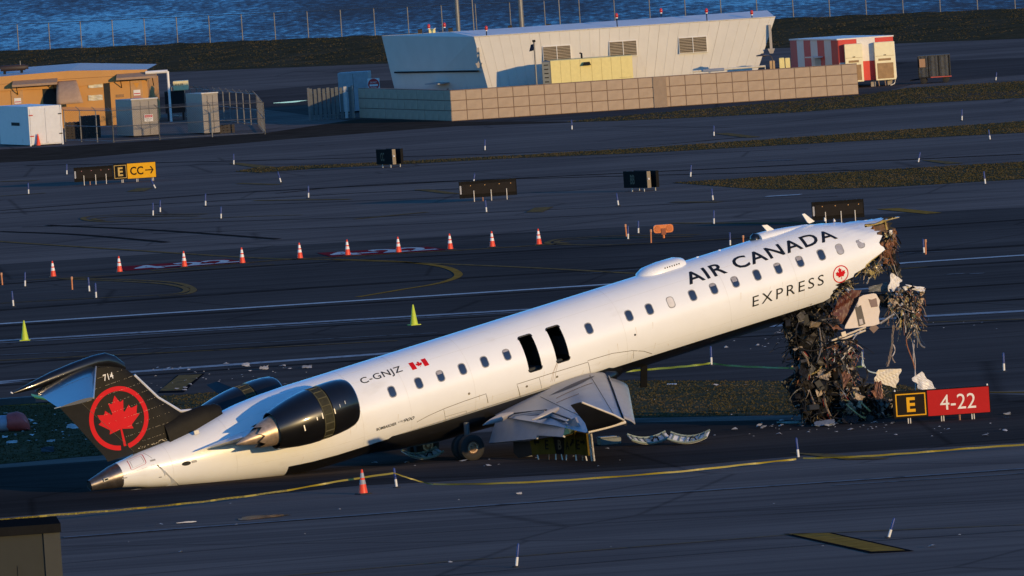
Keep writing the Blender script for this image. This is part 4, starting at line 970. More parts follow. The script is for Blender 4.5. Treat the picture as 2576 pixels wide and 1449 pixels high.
tangle(RG, 420, -.3, .9, dict(dark=2, mid=1.3, alu=1, ins=1.6, cop=1.2, prim=.6, wht=.7), (.05, .17), (.2, .7), .8)
tangle(RH, 130, -1.3, -.4, dict(prim=3, ins=1.5, alu=1.2, mid=1), (.04, .14), (.15, .4))
tangle(RI, 150, -1.2, .2, dict(prim=1.2, ins=1, alu=1, mid=1.5, dark=1.5), (.04, .13), (.15, .4))
tangle(RJ, 200, -.9, .9, dict(dark=5, mid=2, alu=.3), (.06, .22), (.2, .5))
for k, nm, mt in (('dark', 'charred_tangle', m_dark), ('mid', 'grimy_tangle', m_mid), ('alu', 'torn_metal_shreds', m_alu), ('prim', 'primer_shreds', m_prim), ('ins', 'insulation_shreds', m_ins),
                  ('red', 'red_wiring', m_red), ('cop', 'brown_trim_shreds', m_cop), ('wht', 'white_skin_shreds', m_wht)):
    tag(MBS[k].build(nm, mt, jet, fix=False), kind='stuff')
def crumple(pts, name, mat, parent, n=10, amp=.08, seed=1, th=.02, smooth=False):
    """a bent sheet over four corner points (airframe or world axes), creased by noise"""
    A, B, C_, D = [Vector(p) for p in pts]; nn = (B - A).cross(D - A).normalized(); rnd = random.Random(seed)
    W = [(rnd.uniform(2, 7), rnd.uniform(2, 7), rnd.uniform(0, 6), rnd.uniform(.3, 1)) for _ in range(5)]
    def fn(u, v):
        p = (A * (1 - u) + B * u) * (1 - v) + (D * (1 - u) + C_ * u) * v
        h = sum(k * abs(math.sin(a * u + b * v + c)) for a, b, c, k in W) / 3 - .5
        e = .5 * amp * math.sin(17 * u + 13 * v + seed) * (1 if u in (0, 1) or v in (0, 1) else .2)
        return tuple(p + nn * h * amp * 2 + (B - A).normalized() * e)
    mb = MB(); mb.grid(fn, n, n); o = mb.build(name, mat, parent, smooth=smooth)
    if th: q = o.modifiers.new('th', 'SOLIDIFY'); q.thickness = th
    return o
def Q(zf, y, *pts): return [lp(zf(*p), y) for p in pts]
# dark sheets deep in the tangle
crumple(Q(ZG, .3, (70, 200), (410, 150), (400, 430), (150, 500)), 'hanging_sheet', m_dark, jet, 14, .25, 2)
crumple(Q(ZG, .5, (180, 470), (440, 420), (420, 760), (240, 760)), 'hanging_sheet', m_dark, jet, 14, .25, 3)
crumple(Q(ZG, .4, (20, 880), (210, 760), (560, 1300), (250, 1320)), 'hanging_sheet', M('smoky_sheet', (.03, .034, .034), .5, var=.3), jet, 12, .08, 4)
crumple(Q(ZG, .5, (380, 760), (640, 740), (640, 1330), (330, 1330)), 'hanging_sheet', m_dark, jet, 14, .3, 5)
crumple(Q(ZG, .4, (600, 620), (800, 680), (900, 1080), (620, 1330)), 'hanging_sheet', m_dark, jet, 14, .25, 6)
crumple(Q(ZG, -.2, (800, 900), (900, 880), (1050, 1130), (800, 1120)), 'black_bag', M('black_plastic', (.010, .009, .009), .45), jet, 12, .3, 7)
crumple(Q(ZG, .2, (620, 1130), (1080, 1100), (1080, 1330), (600, 1335)), 'hanging_sheet', m_dark, jet, 14, .3, 8)
crumple(Q(ZG, .1, (0, 140), (420, 30), (560, 60), (380, 230)), 'crushed_keel', m_dark, jet, 14, .12, 9)
# bent frames, ducts, boxes and blankets in the hanging mass
rb = random.Random(8)
def rib(q, y, r, a0, a1, w, mat, name='bent_frame'):
    c = Vector(lp(q, y)); d1 = rdir(rb); d2 = d1.cross(rdir(rb)).normalized(); mb = MB(); P = []
    for i in range(9): t = lerp(a0, a1, i / 8); P.append(clampz(c + d1 * r * math.cos(t) + d2 * r * math.sin(t)))
    mb.tube(P, w, 4); mb.build(name, mat, jet)
for poly, N, y0 in ((RA, 5, -.9), (RC_, 7, -1.0), (RD, 12, -1.0), (RE, 7, -1.1), (RG, 5, -.2)):
    for _ in range(N): rib(pin(poly, rb), y0 + rb.uniform(0, .3), rb.uniform(.2, .6), 0, rb.uniform(1, 2.6), rb.uniform(.018, .035), rb.choice((m_mid, m_mid, m_prim, m_dark)))
for poly, N, y0 in ((RA, 4, -.8), (RD, 7, -.95), (RE, 6, -1.1), (RC_, 3, -.9)):
    for _ in range(N):
        c = clampz(Vector(lp(pin(poly, rb), y0)) + GZ * .1); mb = MB(); mb.box((0, 0, 0), (rb.uniform(.15, .4), rb.uniform(.12, .25), rb.uniform(.1, .25)), 0, .015); o = mb.build('avionics_box', rb.choice((m_dark, m_dark, m_mid, m_dark)), jet); o.location = c; o.rotation_euler = (rb.uniform(0, 3), rb.uniform(0, 3), rb.uniform(0, 3))
for poly, N, y0 in ((RC_, 4, -1.05), (RD, 4, -1.05), (RE, 4, -1.15), (RB, 2, -.9)):
    for i in range(N):
        c = Vector(lp(pin(poly, rb), y0)); s_ = rb.uniform(.16, .34); a = rdir(rb); b = a.cross(rdir(rb)).normalized() * s_ * rb.uniform(.5, 1); a = a * s_
        crumple([clampz(c - a - b), clampz(c + a - b), clampz(c + a + b), clampz(c - a + b)], 'insulation_blanket', rb.choice((m_ins, m_mid, m_cop, m_dark)), jet, 6, .06, 60 + i, .015)
for q in ([(250, 560), (330, 700), (300, 900), (380, 1150)], [(640, 560), (700, 760), (660, 980), (740, 1240)], [(480, 600), (520, 820), (480, 1080), (560, 1300)], [(420, 300), (450, 520), (400, 700)]):
    for k_ in range(5):
        P = spline([Vector(lp(ZG(p[0] + rb.uniform(-18, 18), p[1]), -.95 + .05 * k_)) for p in q], 5); mb = MB(); mb.tube([clampz(p) for p in P], .011, 4); mb.build('wire_loom', rb.choice((M('loom_grey', (.2, .18, .17), .6), M('loom_tan', (.35, .26, .18), .6), m_red)), jet)
# recognisable panels
def flat(zf, y, pts, th, name, mat, parent=jet, dy=0):
    P = [lp(zf(*p), y + dy * (i / len(pts))) for i, p in enumerate(pts)]; mb = MB(); mb.extr(P, (0, th, 0)); return mb.build(name, mat, parent)
crumple(Q(ZW, -.35, (230, 895), (452, 900), (255, 1340), (0, 1290)), 'brown_panel', M('red_brown_panel', (.085, .022, .014), .5, var=.25), jet, 10, .05, 12)
tag(jet.children[-1]) if False else None
cp = flat(ZW, -.62, [(418, 990), (470, 962), (600, 938), (632, 946), (682, 1030), (668, 1110), (680, 1170), (664, 1250), (678, 1325), (600, 1352), (430, 1372), (300, 1388), (232, 1388), (238, 1355), (300, 1240), (345, 1160), (400, 1050)], .045, 'cabin_panel', M('beige_cabin_panel', (.62, .53, .46), .5, var=.06))
flat(ZW, -.635, [(362, 1115), (440, 1090), (497, 1330), (412, 1362)], .012, 'panel_slot', M('panel_slot_grey', (.08, .065, .055), .6), cp)
flat(ZW, -.645, [(412, 1272), (454, 1262), (470, 1330), (424, 1342)], .012, 'panel_plate', M('panel_plate_grey', (.4, .35, .34), .5), cp)
flat(ZW, -.645, [(380, 1075), (402, 1070), (412, 1110), (390, 1118)], .012, 'panel_plate', M('panel_plate_grey'), cp)
flat(ZW, -.635, [(535, 1010), (575, 1018), (636, 998), (655, 1106), (572, 1118)], .012, 'panel_pocket', M('panel_pocket_brown', (.19, .125, .11), .6), cp)
flat(ZW, -.6, [(545, 1390), (597, 1308), (668, 1382), (602, 1449)], .03, 'torn_tile', M('torn_tile_brown', (.16, .10, .075), .6))
for q in (((560, 445), (700, 385), (930, 296)), ((590, 462), (760, 396), (928, 330))):
    mb = MB(); mb.tube([lp(ZG(*p), -.75) for p in q], .032, 6); mb.build('floor_beam', M('cream_beam', (.62, .52, .38), .5), jet)
mb = MB(); mb.box(lp(ZG(690, 372), -.78), (.16, .06, .16)); mb.build('beam_bracket', M('cream_beam'), jet)
crumple(Q(ZW, -1.25, (415, 460), (610, 365), (722, 418), (430, 640)), 'lining_flap', m_prim, jet, 10, .06, 14)
crumple(Q(ZW, .2, (830, 672), (965, 765), (890, 890), (775, 950)), 'torn_skin', m_wht, jet, 8, .06, 15)
crumple(Q(ZW, .2, (1020, 830), (1245, 862), (1260, 930), (1085, 885)), 'torn_skin', m_wht, jet, 8, .06, 16)
crumple(Q(ZW, .25, (1195, 890), (1265, 880), (1235, 1030), (1188, 1112)), 'torn_skin', M('torn_tan_skin', (.48, .36, .28), .5), jet, 7, .06, 17)
crumple(Q(ZW, .5, (860, 515), (945, 560), (955, 745), (835, 660)), 'torn_lining', m_dark, jet, 7, .08, 18)
crumple(Q(ZW, .6, (535, 862), (775, 790), (800, 905), (545, 925)), 'torn_skin', M('torn_grey_skin', (.11, .115, .12), .5), jet, 8, .05, 19)  # plain grey skin panel
crumple(Q(ZW, .45, (640, 950), (790, 930), (860, 1130), (690, 1110)), 'torn_lining', m_mid, jet, 8, .08, 20)
crumple(Q(ZW, .3, (1080, 1140), (1165, 1150), (1150, 1240), (1085, 1270)), 'torn_lining', m_grn, jet, 6, .04, 21)
crumple(Q(ZW, .2, (800, 960), (880, 930), (850, 1110), (790, 1130)), 'torn_lining', m_ins, jet, 7, .05, 22)
crumple(Q(ZW, .25, (1055, 930), (1115, 950), (1130, 1050), (1065, 1040)), 'torn_lining', M('peach_lining', (.5, .33, .2), .6), jet, 6, .04, 23)
mb = MB(); mb.tube([lp(ZW(*p), -.1) for p in ((680, 1325), (790, 1250), (860, 1205))], .045, 8); mb.build('duct_pipe', m_alu, jet, smooth=1)
mb = MB(); mb.tube([lp(ZW(*p), .1) for p in ((960, 1180), (1040, 1240), (1110, 1340), (1165, 1449))], .05, 7, .03); mb.build('bent_stringer', m_alu, jet)
# frames of the far wall inside the open end
for i in range(5):
    x = 16.3 + i * .45; mb = MB(); mb.tube([(x + .05 * math.sin(k), 1.26 * math.cos(R(a)), min(.1 + 1.2 * math.sin(R(a)), interp(HU, x)[0] - .08)) for k, a in enumerate(range(-30, 75, 15))], .035, 5)
    mb.build('fuselage_frame', m_cop if i % 2 else m_prim, jet)
mb = MB(); mb.grid(lambda a, c: (lerp(15.2, 18.2, a), 1.24 + .03 * math.sin(20 * a + 9 * c), lerp(-.6, .45, c)), 10, 8); mb.build('dark_lining', M('brown_cabin_lining', (.10, .055, .035), .7, var=.4), jet)
crumple([surf(16.4, 1.15, -.03), surf(17.9, 1.4, -.03), surf(17.9, 1.57, -.12), surf(16.5, 1.0, -.22)], 'crown_lining', m_prim, jet, 7, .04, 25)
crumple(Q(ZW, 1.0, (600, 175), (885, 105), (868, 565), (715, 440)), 'dark_lining', M('brown_cabin_lining'), jet, 9, .06, 27)  # dark sheet added so the open end looks unlit inside
crumple(Q(ZW, .5, (700, 300), (850, 280), (860, 560), (720, 560)), 'torn_lining', m_cop, jet, 8, .12, 28)
# hanging cables and straps
def cable(zf, y, pts, r, mat, name, n=7, spread=.05, seed=0):
    rnd = random.Random(seed)
    for k in range(n):
        mb = MB(); P = [Vector(lp(zf(*p), y)) for p in pts]; P = spline(P, 5)
        ph = rnd.uniform(0, 6); P = [p + Vector((spread * math.sin(ph + i * .5 + k), spread * math.cos(ph * 2 + i * .4), 0)) for i, p in enumerate(P)]
        mb.tube([clampz(p) for p in P], r, 5); mb.build(name, mat, jet)
cable(ZH, .1, [(865, -120), (860, 0), (845, 200), (815, 330), (780, 480)], .012, M('cable_grey_brown', (.22, .17, .14), .6), 'cable', 8, .035, 1)
cable(ZH, .1, [(845, 330), (870, 390), (895, 425)], .012, M('cable_grey_brown'), 'cable', 3, .02, 2)
cable(ZH, .1, [(1160, 100), (1165, 300), (1182, 520), (1190, 700), (1188, 850)], .014, M('cable_pale', (.45, .40, .38), .6), 'cable', 3, .02, 3)
cable(ZH, .1, [(1050, 60), (1065, 150), (1105, 280), (1160, 440), (1185, 520)], .016, M('orange_strap', (.32, .12, .05), .6), 'strap', 2, .01, 4)
cable(ZH, .1, [(1160, 0), (1200, 40), (1250, 140), (1290, 190), (1325, 205)], .026, m_alu, 'bent_strut', 1, .0, 5)
cable(ZH, .1, [(870, 160), (890, 250), (865, 330)], .012, M('cable_pale'), 'cable', 2, .02, 6)
cable(ZG, -.3, [(890, 560), (905, 690), (960, 770), (1045, 795)], .02, M('pale_blue_hose', (.4, .48, .5), .5), 'hose', 1, 0, 7)

# ================================================================== buildings along the far service road
white_b = M('white_wall_panel', (.62, .585, .53), .6, var=.05, scale=.8, wear=(1.2, .66, (.48, .42, .35), (1, 1, .25)))
white_r = M('white_roof', (.66, .64, .62), .6, var=.08, scale=.5)
seam_w = M('wall_seam', (.57, .535, .48), .7)
conc = M('concrete_block', (.40, .295, .205), .85, var=.14, scale=1.2, bump=.2, wear=(.9, .62, (.28, .20, .14), (1, 1, .4)))
mortar = M('mortar', (.20, .13, .085), .9)
galv = M('galvanised_post', (.17, .165, .16), .5, metal=.4, var=.15)
dkmet = M('dark_painted_metal', (.014, .014, .015), .75, spec=.15)
redlamp = M('red_obstruction_lamp', (.45, .02, .02), .25)
whitem = M('white_painted_metal', (.70, .68, .65), .5, var=.06)
cream = M('cream_painted_metal', (.72, .60, .24), .5, var=.06)

# --- block wall: every block is a piece
W0, W1, W2 = G(905, 297), G(1137, 305), G(2160, 237)
def block_wall(name, label, A, B, cols, rows, hrow, th, px_top=None, skip=()):
    d = (B - A); yaw = math.atan2(d.y, d.x); L_ = d.length; t = thing(name, label, 'wall', A, yaw)
    mb = MB(); mb.bx(0, L_, .03, th - .03, 0, hrow * rows + .02); mb.build('wall_core', mortar, t)
    bw = L_ / cols; g = .022; me = None
    for r_ in range(rows):
        for c in range(cols):
            if me is None:
                mb = MB(); mb.bx(g, bw - g, 0, th, g, hrow - g, .015); o = mb.build('block', conc, t); me = o.data
            else:
                o = bpy.data.objects.new('block', me); COL.objects.link(o); o.parent = t
            o.location = (c * bw, random.uniform(-.006, .006), r_ * hrow)
    return t
wl_ = block_wall('block_wall', 'long sunlit wall of large tan concrete blocks', W1, W2, 26, 3, .62, .45)
mb = MB(); bw = (W2 - W1).length / 26; mb.bx(bw * 12.95, bw * 13.8, -.06, .02, 0, 1.86); mb.build('pilaster', M('pilaster_concrete', (.29, .21, .145), .85, var=.1), wl_)
block_wall('block_wall', 'shaded end wall of concrete blocks facing left', W0, W1, 14, 3, .62, .45)

# --- white flared building behind the wall
FB = Frame(W1 + Vector((0, 9, 0)) + Vector((2.0, 0, 0)), math.atan2((W2 - W1).y, (W2 - W1).x))
bA = FB.px(1228, 224); bB = FB.px(1908, 170); tA = FB.px(1192, 92); tB = FB.px(1950, 42)
HT = tA[1]; x0b, x1b = bA[0], bB[0]; x0t, x1t = tA[0], tB[0]
D_ = 8.5; fl = .55
t = FB.thing('white_building', 'white metal-clad building with flared walls and three louvred vents', 'building')
lb = Frame(FB.o, FB.yaw)
# left end wall corners read at their own depth
sh_ = (x0b - x0t)
kz = HT / (HT - bA[1])                                            # extend the flare to the ground
def wallx(z, x_b, x_t, zb): return x_t + (x_b - x_t) * (HT - z) / (HT - zb)
xl0 = wallx(0, x0b, x0t, bA[1]); xr0 = wallx(0, x1b, x1t, bB[1]); HR = tB[1]
mb = MB()
front = [(xl0, 0, 0), (xr0, 0, 0), (x1t, -fl, HT), (x0t, -fl, HT)]
Bt = DY(960, 90, FB.o.y + 11) - FB.o; Bb = DY(992, 222, FB.o.y + 11) - FB.o
bxt, byt, bzt = Bt.dot(FB.x), Bt.dot(FB.y), Bt.z; bxb, byb, bzb = Bb.dot(FB.x), Bb.dot(FB.y), Bb.z
k0 = (bzt) / (bzt - bzb); bx0, by0 = bxt + (bxb - bxt) * k0, byt + (byb - byt) * k0; D_ = byt
back = [(bx0, by0, 0), (xr0 - 1.5, by0, 0), (x1t - 1.0, byt, HT), (bxt, byt, bzt)]
mb.add(front + back, [(0, 1, 2, 3), (5, 4, 7, 6), (4, 0, 3, 7), (1, 5, 6, 2)])
wall_o = mb.build('wall', white_b, t)
mb = MB(); ridge = HT + .36
xml = lerp(x0t, bxt, .5)
mb.add([(x0t + .03, -fl + .03, HT - .01), (x1t - .03, -fl + .03, HT - .01), (x1t - .4, 2.6, ridge), (lerp(x0t, bxt, .25) + .03, 2.6, lerp(HT, bzt, .25) + .28), (x1t - 1.03, D_ - .03, HT - .01), (bxt + .03, D_ - .03, bzt - .01)], [(0, 1, 2, 3), (3, 2, 4, 5), (0, 3, 5), (1, 4, 2)]); roof_o = mb.build('roof', white_r, t)
def fpt(x, z, off=.0): k = z / HT; return (x, -fl * k - off, z)
for i in range(30):                                               # standing seams of the cladding
    f_ = (i + .5) / 30; xb = lerp(xl0, xr0, f_); xt = lerp(x0t, x1t, f_)
    mb = MB(); mb.tube([fpt(xb, .02, .004), fpt(xt, HT - .02, .004)], .010, 4); mb.build('cladding_seam', seam_w if i % 6 else M('wall_seam_dark', (.42, .38, .33), .7), wall_o)
mb = MB(); mb.tube([(x0t, -fl - .01, HT), (x1t, -fl - .01, HT)], .035, 5); mb.build('eave_trim', seam_w, roof_o)
def on_front(u, v):
    y = 0
    for _ in range(6): x, z = FB.px(u, v, y); y = -fl * z / HT
    return x, z
for (u0, v0, u1, v1) in ((1366, 118, 1434, 151), (1533, 106, 1600, 140), (1708, 96, 1776, 131)):
    xa, za = on_front(u0, v0); xb, zb = on_front(u1, v0 - (u1 - u0) * .08); zl = on_front(u0, v1 + 3)[1]; ym = -fl * za / HT
    mb = MB(); mb.bx(xa - .04, xb + .04, ym - .05, ym + .25, zl - .04, za + .04); lo_ = mb.build('louvre_vent', whitem, t)
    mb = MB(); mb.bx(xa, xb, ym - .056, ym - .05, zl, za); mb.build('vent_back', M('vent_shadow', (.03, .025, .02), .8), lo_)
    for i in range(10):
        z = lerp(zl + .03, za - .03, i / 9); mb = MB(); mb.add([(xa, ym - .06, z + .03), (xb, ym - .06, z + .03), (xb, ym - .10, z - .015), (xa, ym - .10, z - .015)], [(0, 1, 2, 3)]); s_ = mb.build('slat', M('louvre_slat', (.42, .33, .21), .6), lo_); s_.modifiers.new('t', 'SOLIDIFY').thickness = .008
    mb = MB(); mb.bx((xa + xb) / 2 - .02, (xa + xb) / 2 + .02, ym - .115, ym - .06, zl, za); mb.build('mullion', whitem, lo_)
for (u, v, v2) in ((1202, 120, 158), (1936, 62, 122)):            # downspouts with scuppers
    x, z = on_front(u, v); x2, z2 = on_front(u + 2, v2); ym = -fl * z / HT - .12
    mb = MB(); mb.bx(x - .08, x + .08, ym - .08, ym + .08, z2, z); mb.build('downspout', M('downspout_grey', (.35, .31, .27), .5), wall_o)
    mb = MB(); mb.add([(x - .22, ym - .15, z2), (x + .22, ym - .15, z2), (x + .22, ym + .15, z2), (x - .22, ym + .15, z2), (x - .1, ym - .1, z2 - .3), (x + .1, ym - .1, z2 - .3), (x + .1, ym + .1, z2 - .3), (x - .1, ym + .1, z2 - .3)], [(0, 1, 2, 3), (7, 6, 5, 4), (0, 4, 5, 1), (1, 5, 6, 2), (2, 6, 7, 3), (3, 7, 4, 0)]); mb.build('scupper', M('downspout_grey'), wall_o)
# gutter and canopy on the shaded end
def endp(f_, z, off=.12):
    k = z / HT; return (lerp(lerp(xl0, x0t, k), lerp(bx0, bxt, k), f_) - off, lerp(lerp(0, -fl, k), lerp(by0, byt, k), f_) - off * .3, z)
mb = MB(); mb.tube([endp(.03, HT * .56), endp(.93, HT * .56)], .06, 6); mb.build('end_gutter', dkmet, wall_o)
mb = MB(); mb.add([endp(.38, 2.0, 0), endp(.52, 2.0, 0), endp(.52, 1.95, .8), endp(.38, 1.95, .8)], [(0, 1, 2, 3)]); o_ = mb.build('door_canopy', M('canopy_grey', (.3, .3, .3), .6), wall_o)
o_.modifiers.new('t', 'SOLIDIFY').thickness = .06
mb = MB(); mb.add([endp(.41, .02, .05), endp(.49, .02, .05), endp(.49, 1.85, .05), endp(.41, 1.85, .05)], [(0, 1, 2, 3)]); mb.build('door', M('door_grey', (.16, .16, .17), .6), wall_o)
for k, (u, v) in enumerate(((1010, 72), (1118, 68), (1223, 72), (1551, 40), (1663, 33), (1777, 28), (1891, 33))):
    yy = D_ * .9 if k < 2 else (-fl + .15 if k in (2, 3) else D_ * .5)
    yy = (D_ - .6, D_ * .5, -fl + .1, -fl + .1, D_ * .5, -fl + .3, -fl + .1)[k]
    x, z = FB.px(u, v, yy); zb = HT - .02 if abs(yy - D_ * .5) > 1 else ridge - .02
    x = max((x0t if k > 1 else lerp(x0t, bxt, .5)) + .1, min(x1t - .15, x)); lab = ('back left corner', 'left end of the ridge', 'front left corner', 'middle of the front eave', 'middle of the ridge', 'right part of the front roof', 'front right corner')[k]
    tl_ = thing('obstruction_light', 'red obstruction light on the white roof, at the ' + lab, 'light', FB.o + FB.x * x + FB.y * yy + Vector((0, 0, zb)), FB.yaw, 'red roof lights')
    h = max(.25, z - zb - .1)
    mb = MB(); mb.tube([(0, 0, 0), (0, 0, h)], .035, 6); mb.build('post', dkmet, tl_)
    mb = MB(); mb.lathe([(h, .06), (h + .05, .10), (h + .2, .10), (h + .27, .05), (h + .28, 0)], 10, ax='z'); mb.build('lamp', redlamp, tl_, smooth=1)
    mb = MB(); mb.lathe([(h - .05, .07), (h + .02, .07)], 8, ax='z', cap=True); mb.build('collar', whitem, tl_)
# vent stubs on the roof
x, z = FB.px(1091, 88, D_ * .75); tb = thing('roof_vent', 'small cream vent box on the left of the white roof', 'vent', FB.o + FB.x * (lerp(x0t, bxt, .62) + 1.0) + FB.y * (D_ * .62) + Vector((0, 0, HT + .18)), FB.yaw)
mb = MB(); mb.bx(-.2, .2, -.15, .15, 0, .32, .03); mb.build('vent_box', cream, tb); mb = MB(); mb.bx(-.24, .24, -.19, .19, .32, .36); mb.build('vent_cap', whitem, tb)
# tall poles behind the building
for u, r_, lab, yy in ((1162, .17, 'thick grey pole behind the left part of the white building', 768), (1201, .05, 'thin whip pole between the two thick poles', 768), (1322, .2, 'thickest grey pole behind the white building', 766), (1419, .045, 'thin whip pole right of the thick poles', 764)):
    b0 = DY(u, 0, yy); bz = G(u, 60); base = Vector((b0.x - .35, yy, 0)); tp = thing('pole', lab, 'pole', base, 0, 'poles behind the white building')
    mb = MB(); mb.tube([(0, 0, 0), (0, 0, 9.5)], r_, 10, r_ * .8); mb.build('shaft', galv, tp, smooth=1)
    mb = MB(); mb.bx(-r_ * 1.8, r_ * 1.8, -r_ * 1.8, r_ * 1.8, 0, .08); mb.build('base_plate', galv, tp)
# generator in a yellow enclosure
FG = Frame(W1 + Vector((0, 4.5, 0)), FB.yaw)
xa, za = FG.px(1384, 150); xb, zb = FG.px(1590, 142); zt = (za + zb) / 2
tg = FG.thing('generator', 'yellow generator enclosure with a dark louvred end, in front of the white building', 'generator')
mb = MB(); mb.bx(xa, xb, 0, 2.1, .25, zt, .03); body = mb.build('enclosure', cream, tg)
mb = MB(); mb.bx(xa - .02, xb + .02, -.02, 2.12, 0, .26); mb.build('skid', dkmet, tg)
xl_, _ = FG.px(1352, 150)
mb = MB(); mb.bx(xl_ + .25, xa - .004, .05, 2.05, .25, zt - .05, .02); le_ = mb.build('radiator_end', M('generator_grey_end', (.16, .17, .16), .6), tg)
for i in range(10): z = lerp(.6, zt - .25, i / 9); mb = MB(); mb.bx(xl_ + .38, xa - .15, .02, .05, z - .03, z + .03); mb.build('louvre', dkmet, le_)
for f_ in (.12, .24, .36, .5, .62, .74, .86): mb = MB(); x = lerp(xa, xb, f_); mb.bx(x - .008, x + .008, -.008, .002, .3, zt - .05); mb.build('door_seam', M('yellow_seam', (.35, .27, .1), .7), body)
for (f0, f1, fz) in ((.22, .60, .45), (.83, .98, .55)): mb = MB(); mb.bx(lerp(xa, xb, f0), lerp(xa, xb, f1), -.01, .002, lerp(.25, zt, fz) - .01, lerp(.25, zt, fz) + .01); mb.build('door_seam', M('yellow_seam'), body)
for f_, fz in ((.24, .42), (.58, .44), (.97, .5)): mb = MB(); x = lerp(xa, xb, f_); z = lerp(.25, zt, fz); mb.bx(x - .08, x + .08, -.05, 0, z - .03, z + .03); mb.build('handle', dkmet, body)
x, z = FG.px(1476, 160, -.2); mb = MB(); mb.add([(x - .18, -.2, z + .1), (x + .18, -.2, z + .1), (x + .26, -.28, z - .1), (x - .26, -.28, z - .1), (x - .18, 0, z + .1), (x + .18, 0, z + .1), (x + .26, 0, z - .1), (x - .26, 0, z - .1)], [(0, 1, 2, 3), (4, 0, 3, 7), (1, 5, 6, 2), (0, 4, 5, 1), (3, 2, 6, 7)]); mb.build('lamp_hood', dkmet, body)
x, z = FG.px(1463, 140, .8); mb = MB(); mb.tube([(x, .8, zt - .05), (x, .8, zt + .3), (x - .12, .8, zt + .33)], .06, 8); mb.build('exhaust_pipe', dkmet, tg)
# solar lamp post
b0 = G(1352, 216); PS = FG.o + FG.x * (xl_ - .15) + FG.y * (-1.2); ts = thing('solar_lamp_post', 'slim pole with a tilted solar panel left of the yellow generator', 'lamp post', (PS.x, PS.y, 0), FB.yaw)
FS = Frame(Vector((PS.x, PS.y, 0)), FB.yaw); zs = FS.px(1345, 106)[1]
mb = MB(); mb.tube([(0, 0, 0), (0, 0, zs)], .05, 8); mb.build('post', galv, ts, smooth=1)
mb = MB(); mb.add([(-.32, -.15, zs - .55), (-.06, -.15, zs - .5), (.06, .2, zs - .12), (-.2, .2, zs - .17)], [(0, 1, 2, 3)]); o_ = mb.build('solar_panel', M('solar_cells', (.01, .012, .02), .2), ts); o_.modifiers.new('t', 'SOLIDIFY').thickness = .04
mb = MB(); mb.bx(-.1, .1, -.1, .1, zs, zs + .14, .02); mb.build('sensor_box', dkmet, ts)
mb = MB(); mb.bx(-.12, -.04, -.07, .02, .9, 1.5); mb.build('control_box', whitem, ts)
# gooseneck lamp and pipework peeping over the wall
PS = W1.lerp(W2, .70) + Vector((0, 3.2, 0)); tl_ = thing('gooseneck_lamp', 'dark gooseneck lamp with a wide shade against the white wall', 'lamp', (PS.x, PS.y, 0), FB.yaw)
FS = Frame(PS, FB.yaw); q = [FS.px(*p) for p in ((1943, 178), (1943, 148), (1938, 140), (1930, 138), (1922, 143), (1916, 138))]; q[0] = (q[0][0], 0)
mb = MB(); mb.tube([(x, 0, z) for x, z in q], .03, 6); mb.build('arm', M('brown_bronze', (.05, .035, .025), .5), tl_, smooth=1)
x, z = FS.px(1919, 140); mb = MB(); mb.lathe([(z - .02, .42), (z + .04, .40), (z + .1, .12), (z + .14, .08), (z + .14, 0)], 18, ax='z', c=(x, 0, 0)); mb.build('shade', M('brown_bronze'), tl_, smooth=1)
PS = W1.lerp(W2, .60) + Vector((0, 2.4, 0)); tl_ = thing('pipe_rack', 'low cream pipe run showing above the block wall', 'pipe', (PS.x, PS.y, 0), FB.yaw)
mb = MB(); mb.tube([(0, 0, 0), (0, 0, 1.98), (4.4, 0, 2.02), (4.4, 0, 0)], .07, 7); mb.build('pipe', M('cream_pipe', (.62, .55, .42), .5), tl_)
mb = MB(); mb.bx(.6, 1.9, -.2, .2, 1.9, 2.08, .03); mb.build('valve_box', M('blue_grey_box', (.2, .23, .3), .6), tl_)
# cabinets at the right end of the wall
for u0, u1, v0, lab in ((1936, 1950, 153, 'narrow tan box right of the white building'), (1960, 1974, 146, 'left one of two pale yellow cabinets behind the wall'), (1975, 1988, 146, 'right one of two pale yellow cabinets behind the wall')):
    FC = Frame(W1.lerp(W2, .84) + Vector((0, 5, 0)), FB.yaw); xa, za = FC.px(u0, v0); xb, _ = FC.px(u1, v0)
    tc_ = thing('cabinet', lab, 'cabinet', FC.o + FC.x * xa, FB.yaw, 'cabinets behind the wall')
    mt = cream if u0 > 1950 else M('tan_box', (.42, .27, .13), .6)
    mb = MB(); mb.bx(0, xb - xa - .03, 0, .45, .06, za, .03); cb = mb.build('cabinet_body', mt, tc_); mb = MB(); mb.bx(.02, xb - xa - .05, .05, .4, 0, .06); mb.build('plinth', dkmet, tc_)
    mb = MB(); mb.bx((xb - xa) * .75, (xb - xa) * .82, -.03, 0, za * .5, za * .6); mb.build('handle', dkmet, cb)

# --- shaded things left of the wall
FL = Frame(G(895, 297), R(-10)); x0_, x1_ = FL.px(782, 240)[0], FL.px(880, 240)[0]; zt = FL.px(830, 220)[1]
t = FL.thing('slat_gate', 'shaded gate of upright grey slats left of the block wall', 'gate')
for i in range(10):
    x = lerp(x0_, x1_, i / 9.0); mb = MB(); mb.bx(x - .09, x + .09, -.05 + (.06 if i % 2 else 0), .05 + (.06 if i % 2 else 0), .03, zt - (.05 if i % 2 else 0)); mb.build('slat', M('gate_slat_grey', (.11, .115, .11), .7, var=.2) if i != 8 else M('pale_slat', (.45, .45, .43), .6), t)
for x in (x0_ - .15, x1_ + .15): mb = MB(); mb.bx(x - .06, x + .06, -.06, .12, 0, zt + .05); mb.build('post', galv, t)
for z in (.3, zt - .3): mb = MB(); mb.bx(x0_ - .1, x1_ + .1, .12, .16, z - .04, z + .04); mb.build('rail', galv, t)
FL2 = Frame(G(890, 290) + Vector((0, 6, 0)), R(-8)); xa, za = FL2.px(849, 184); xb, _ = FL2.px(925, 184)
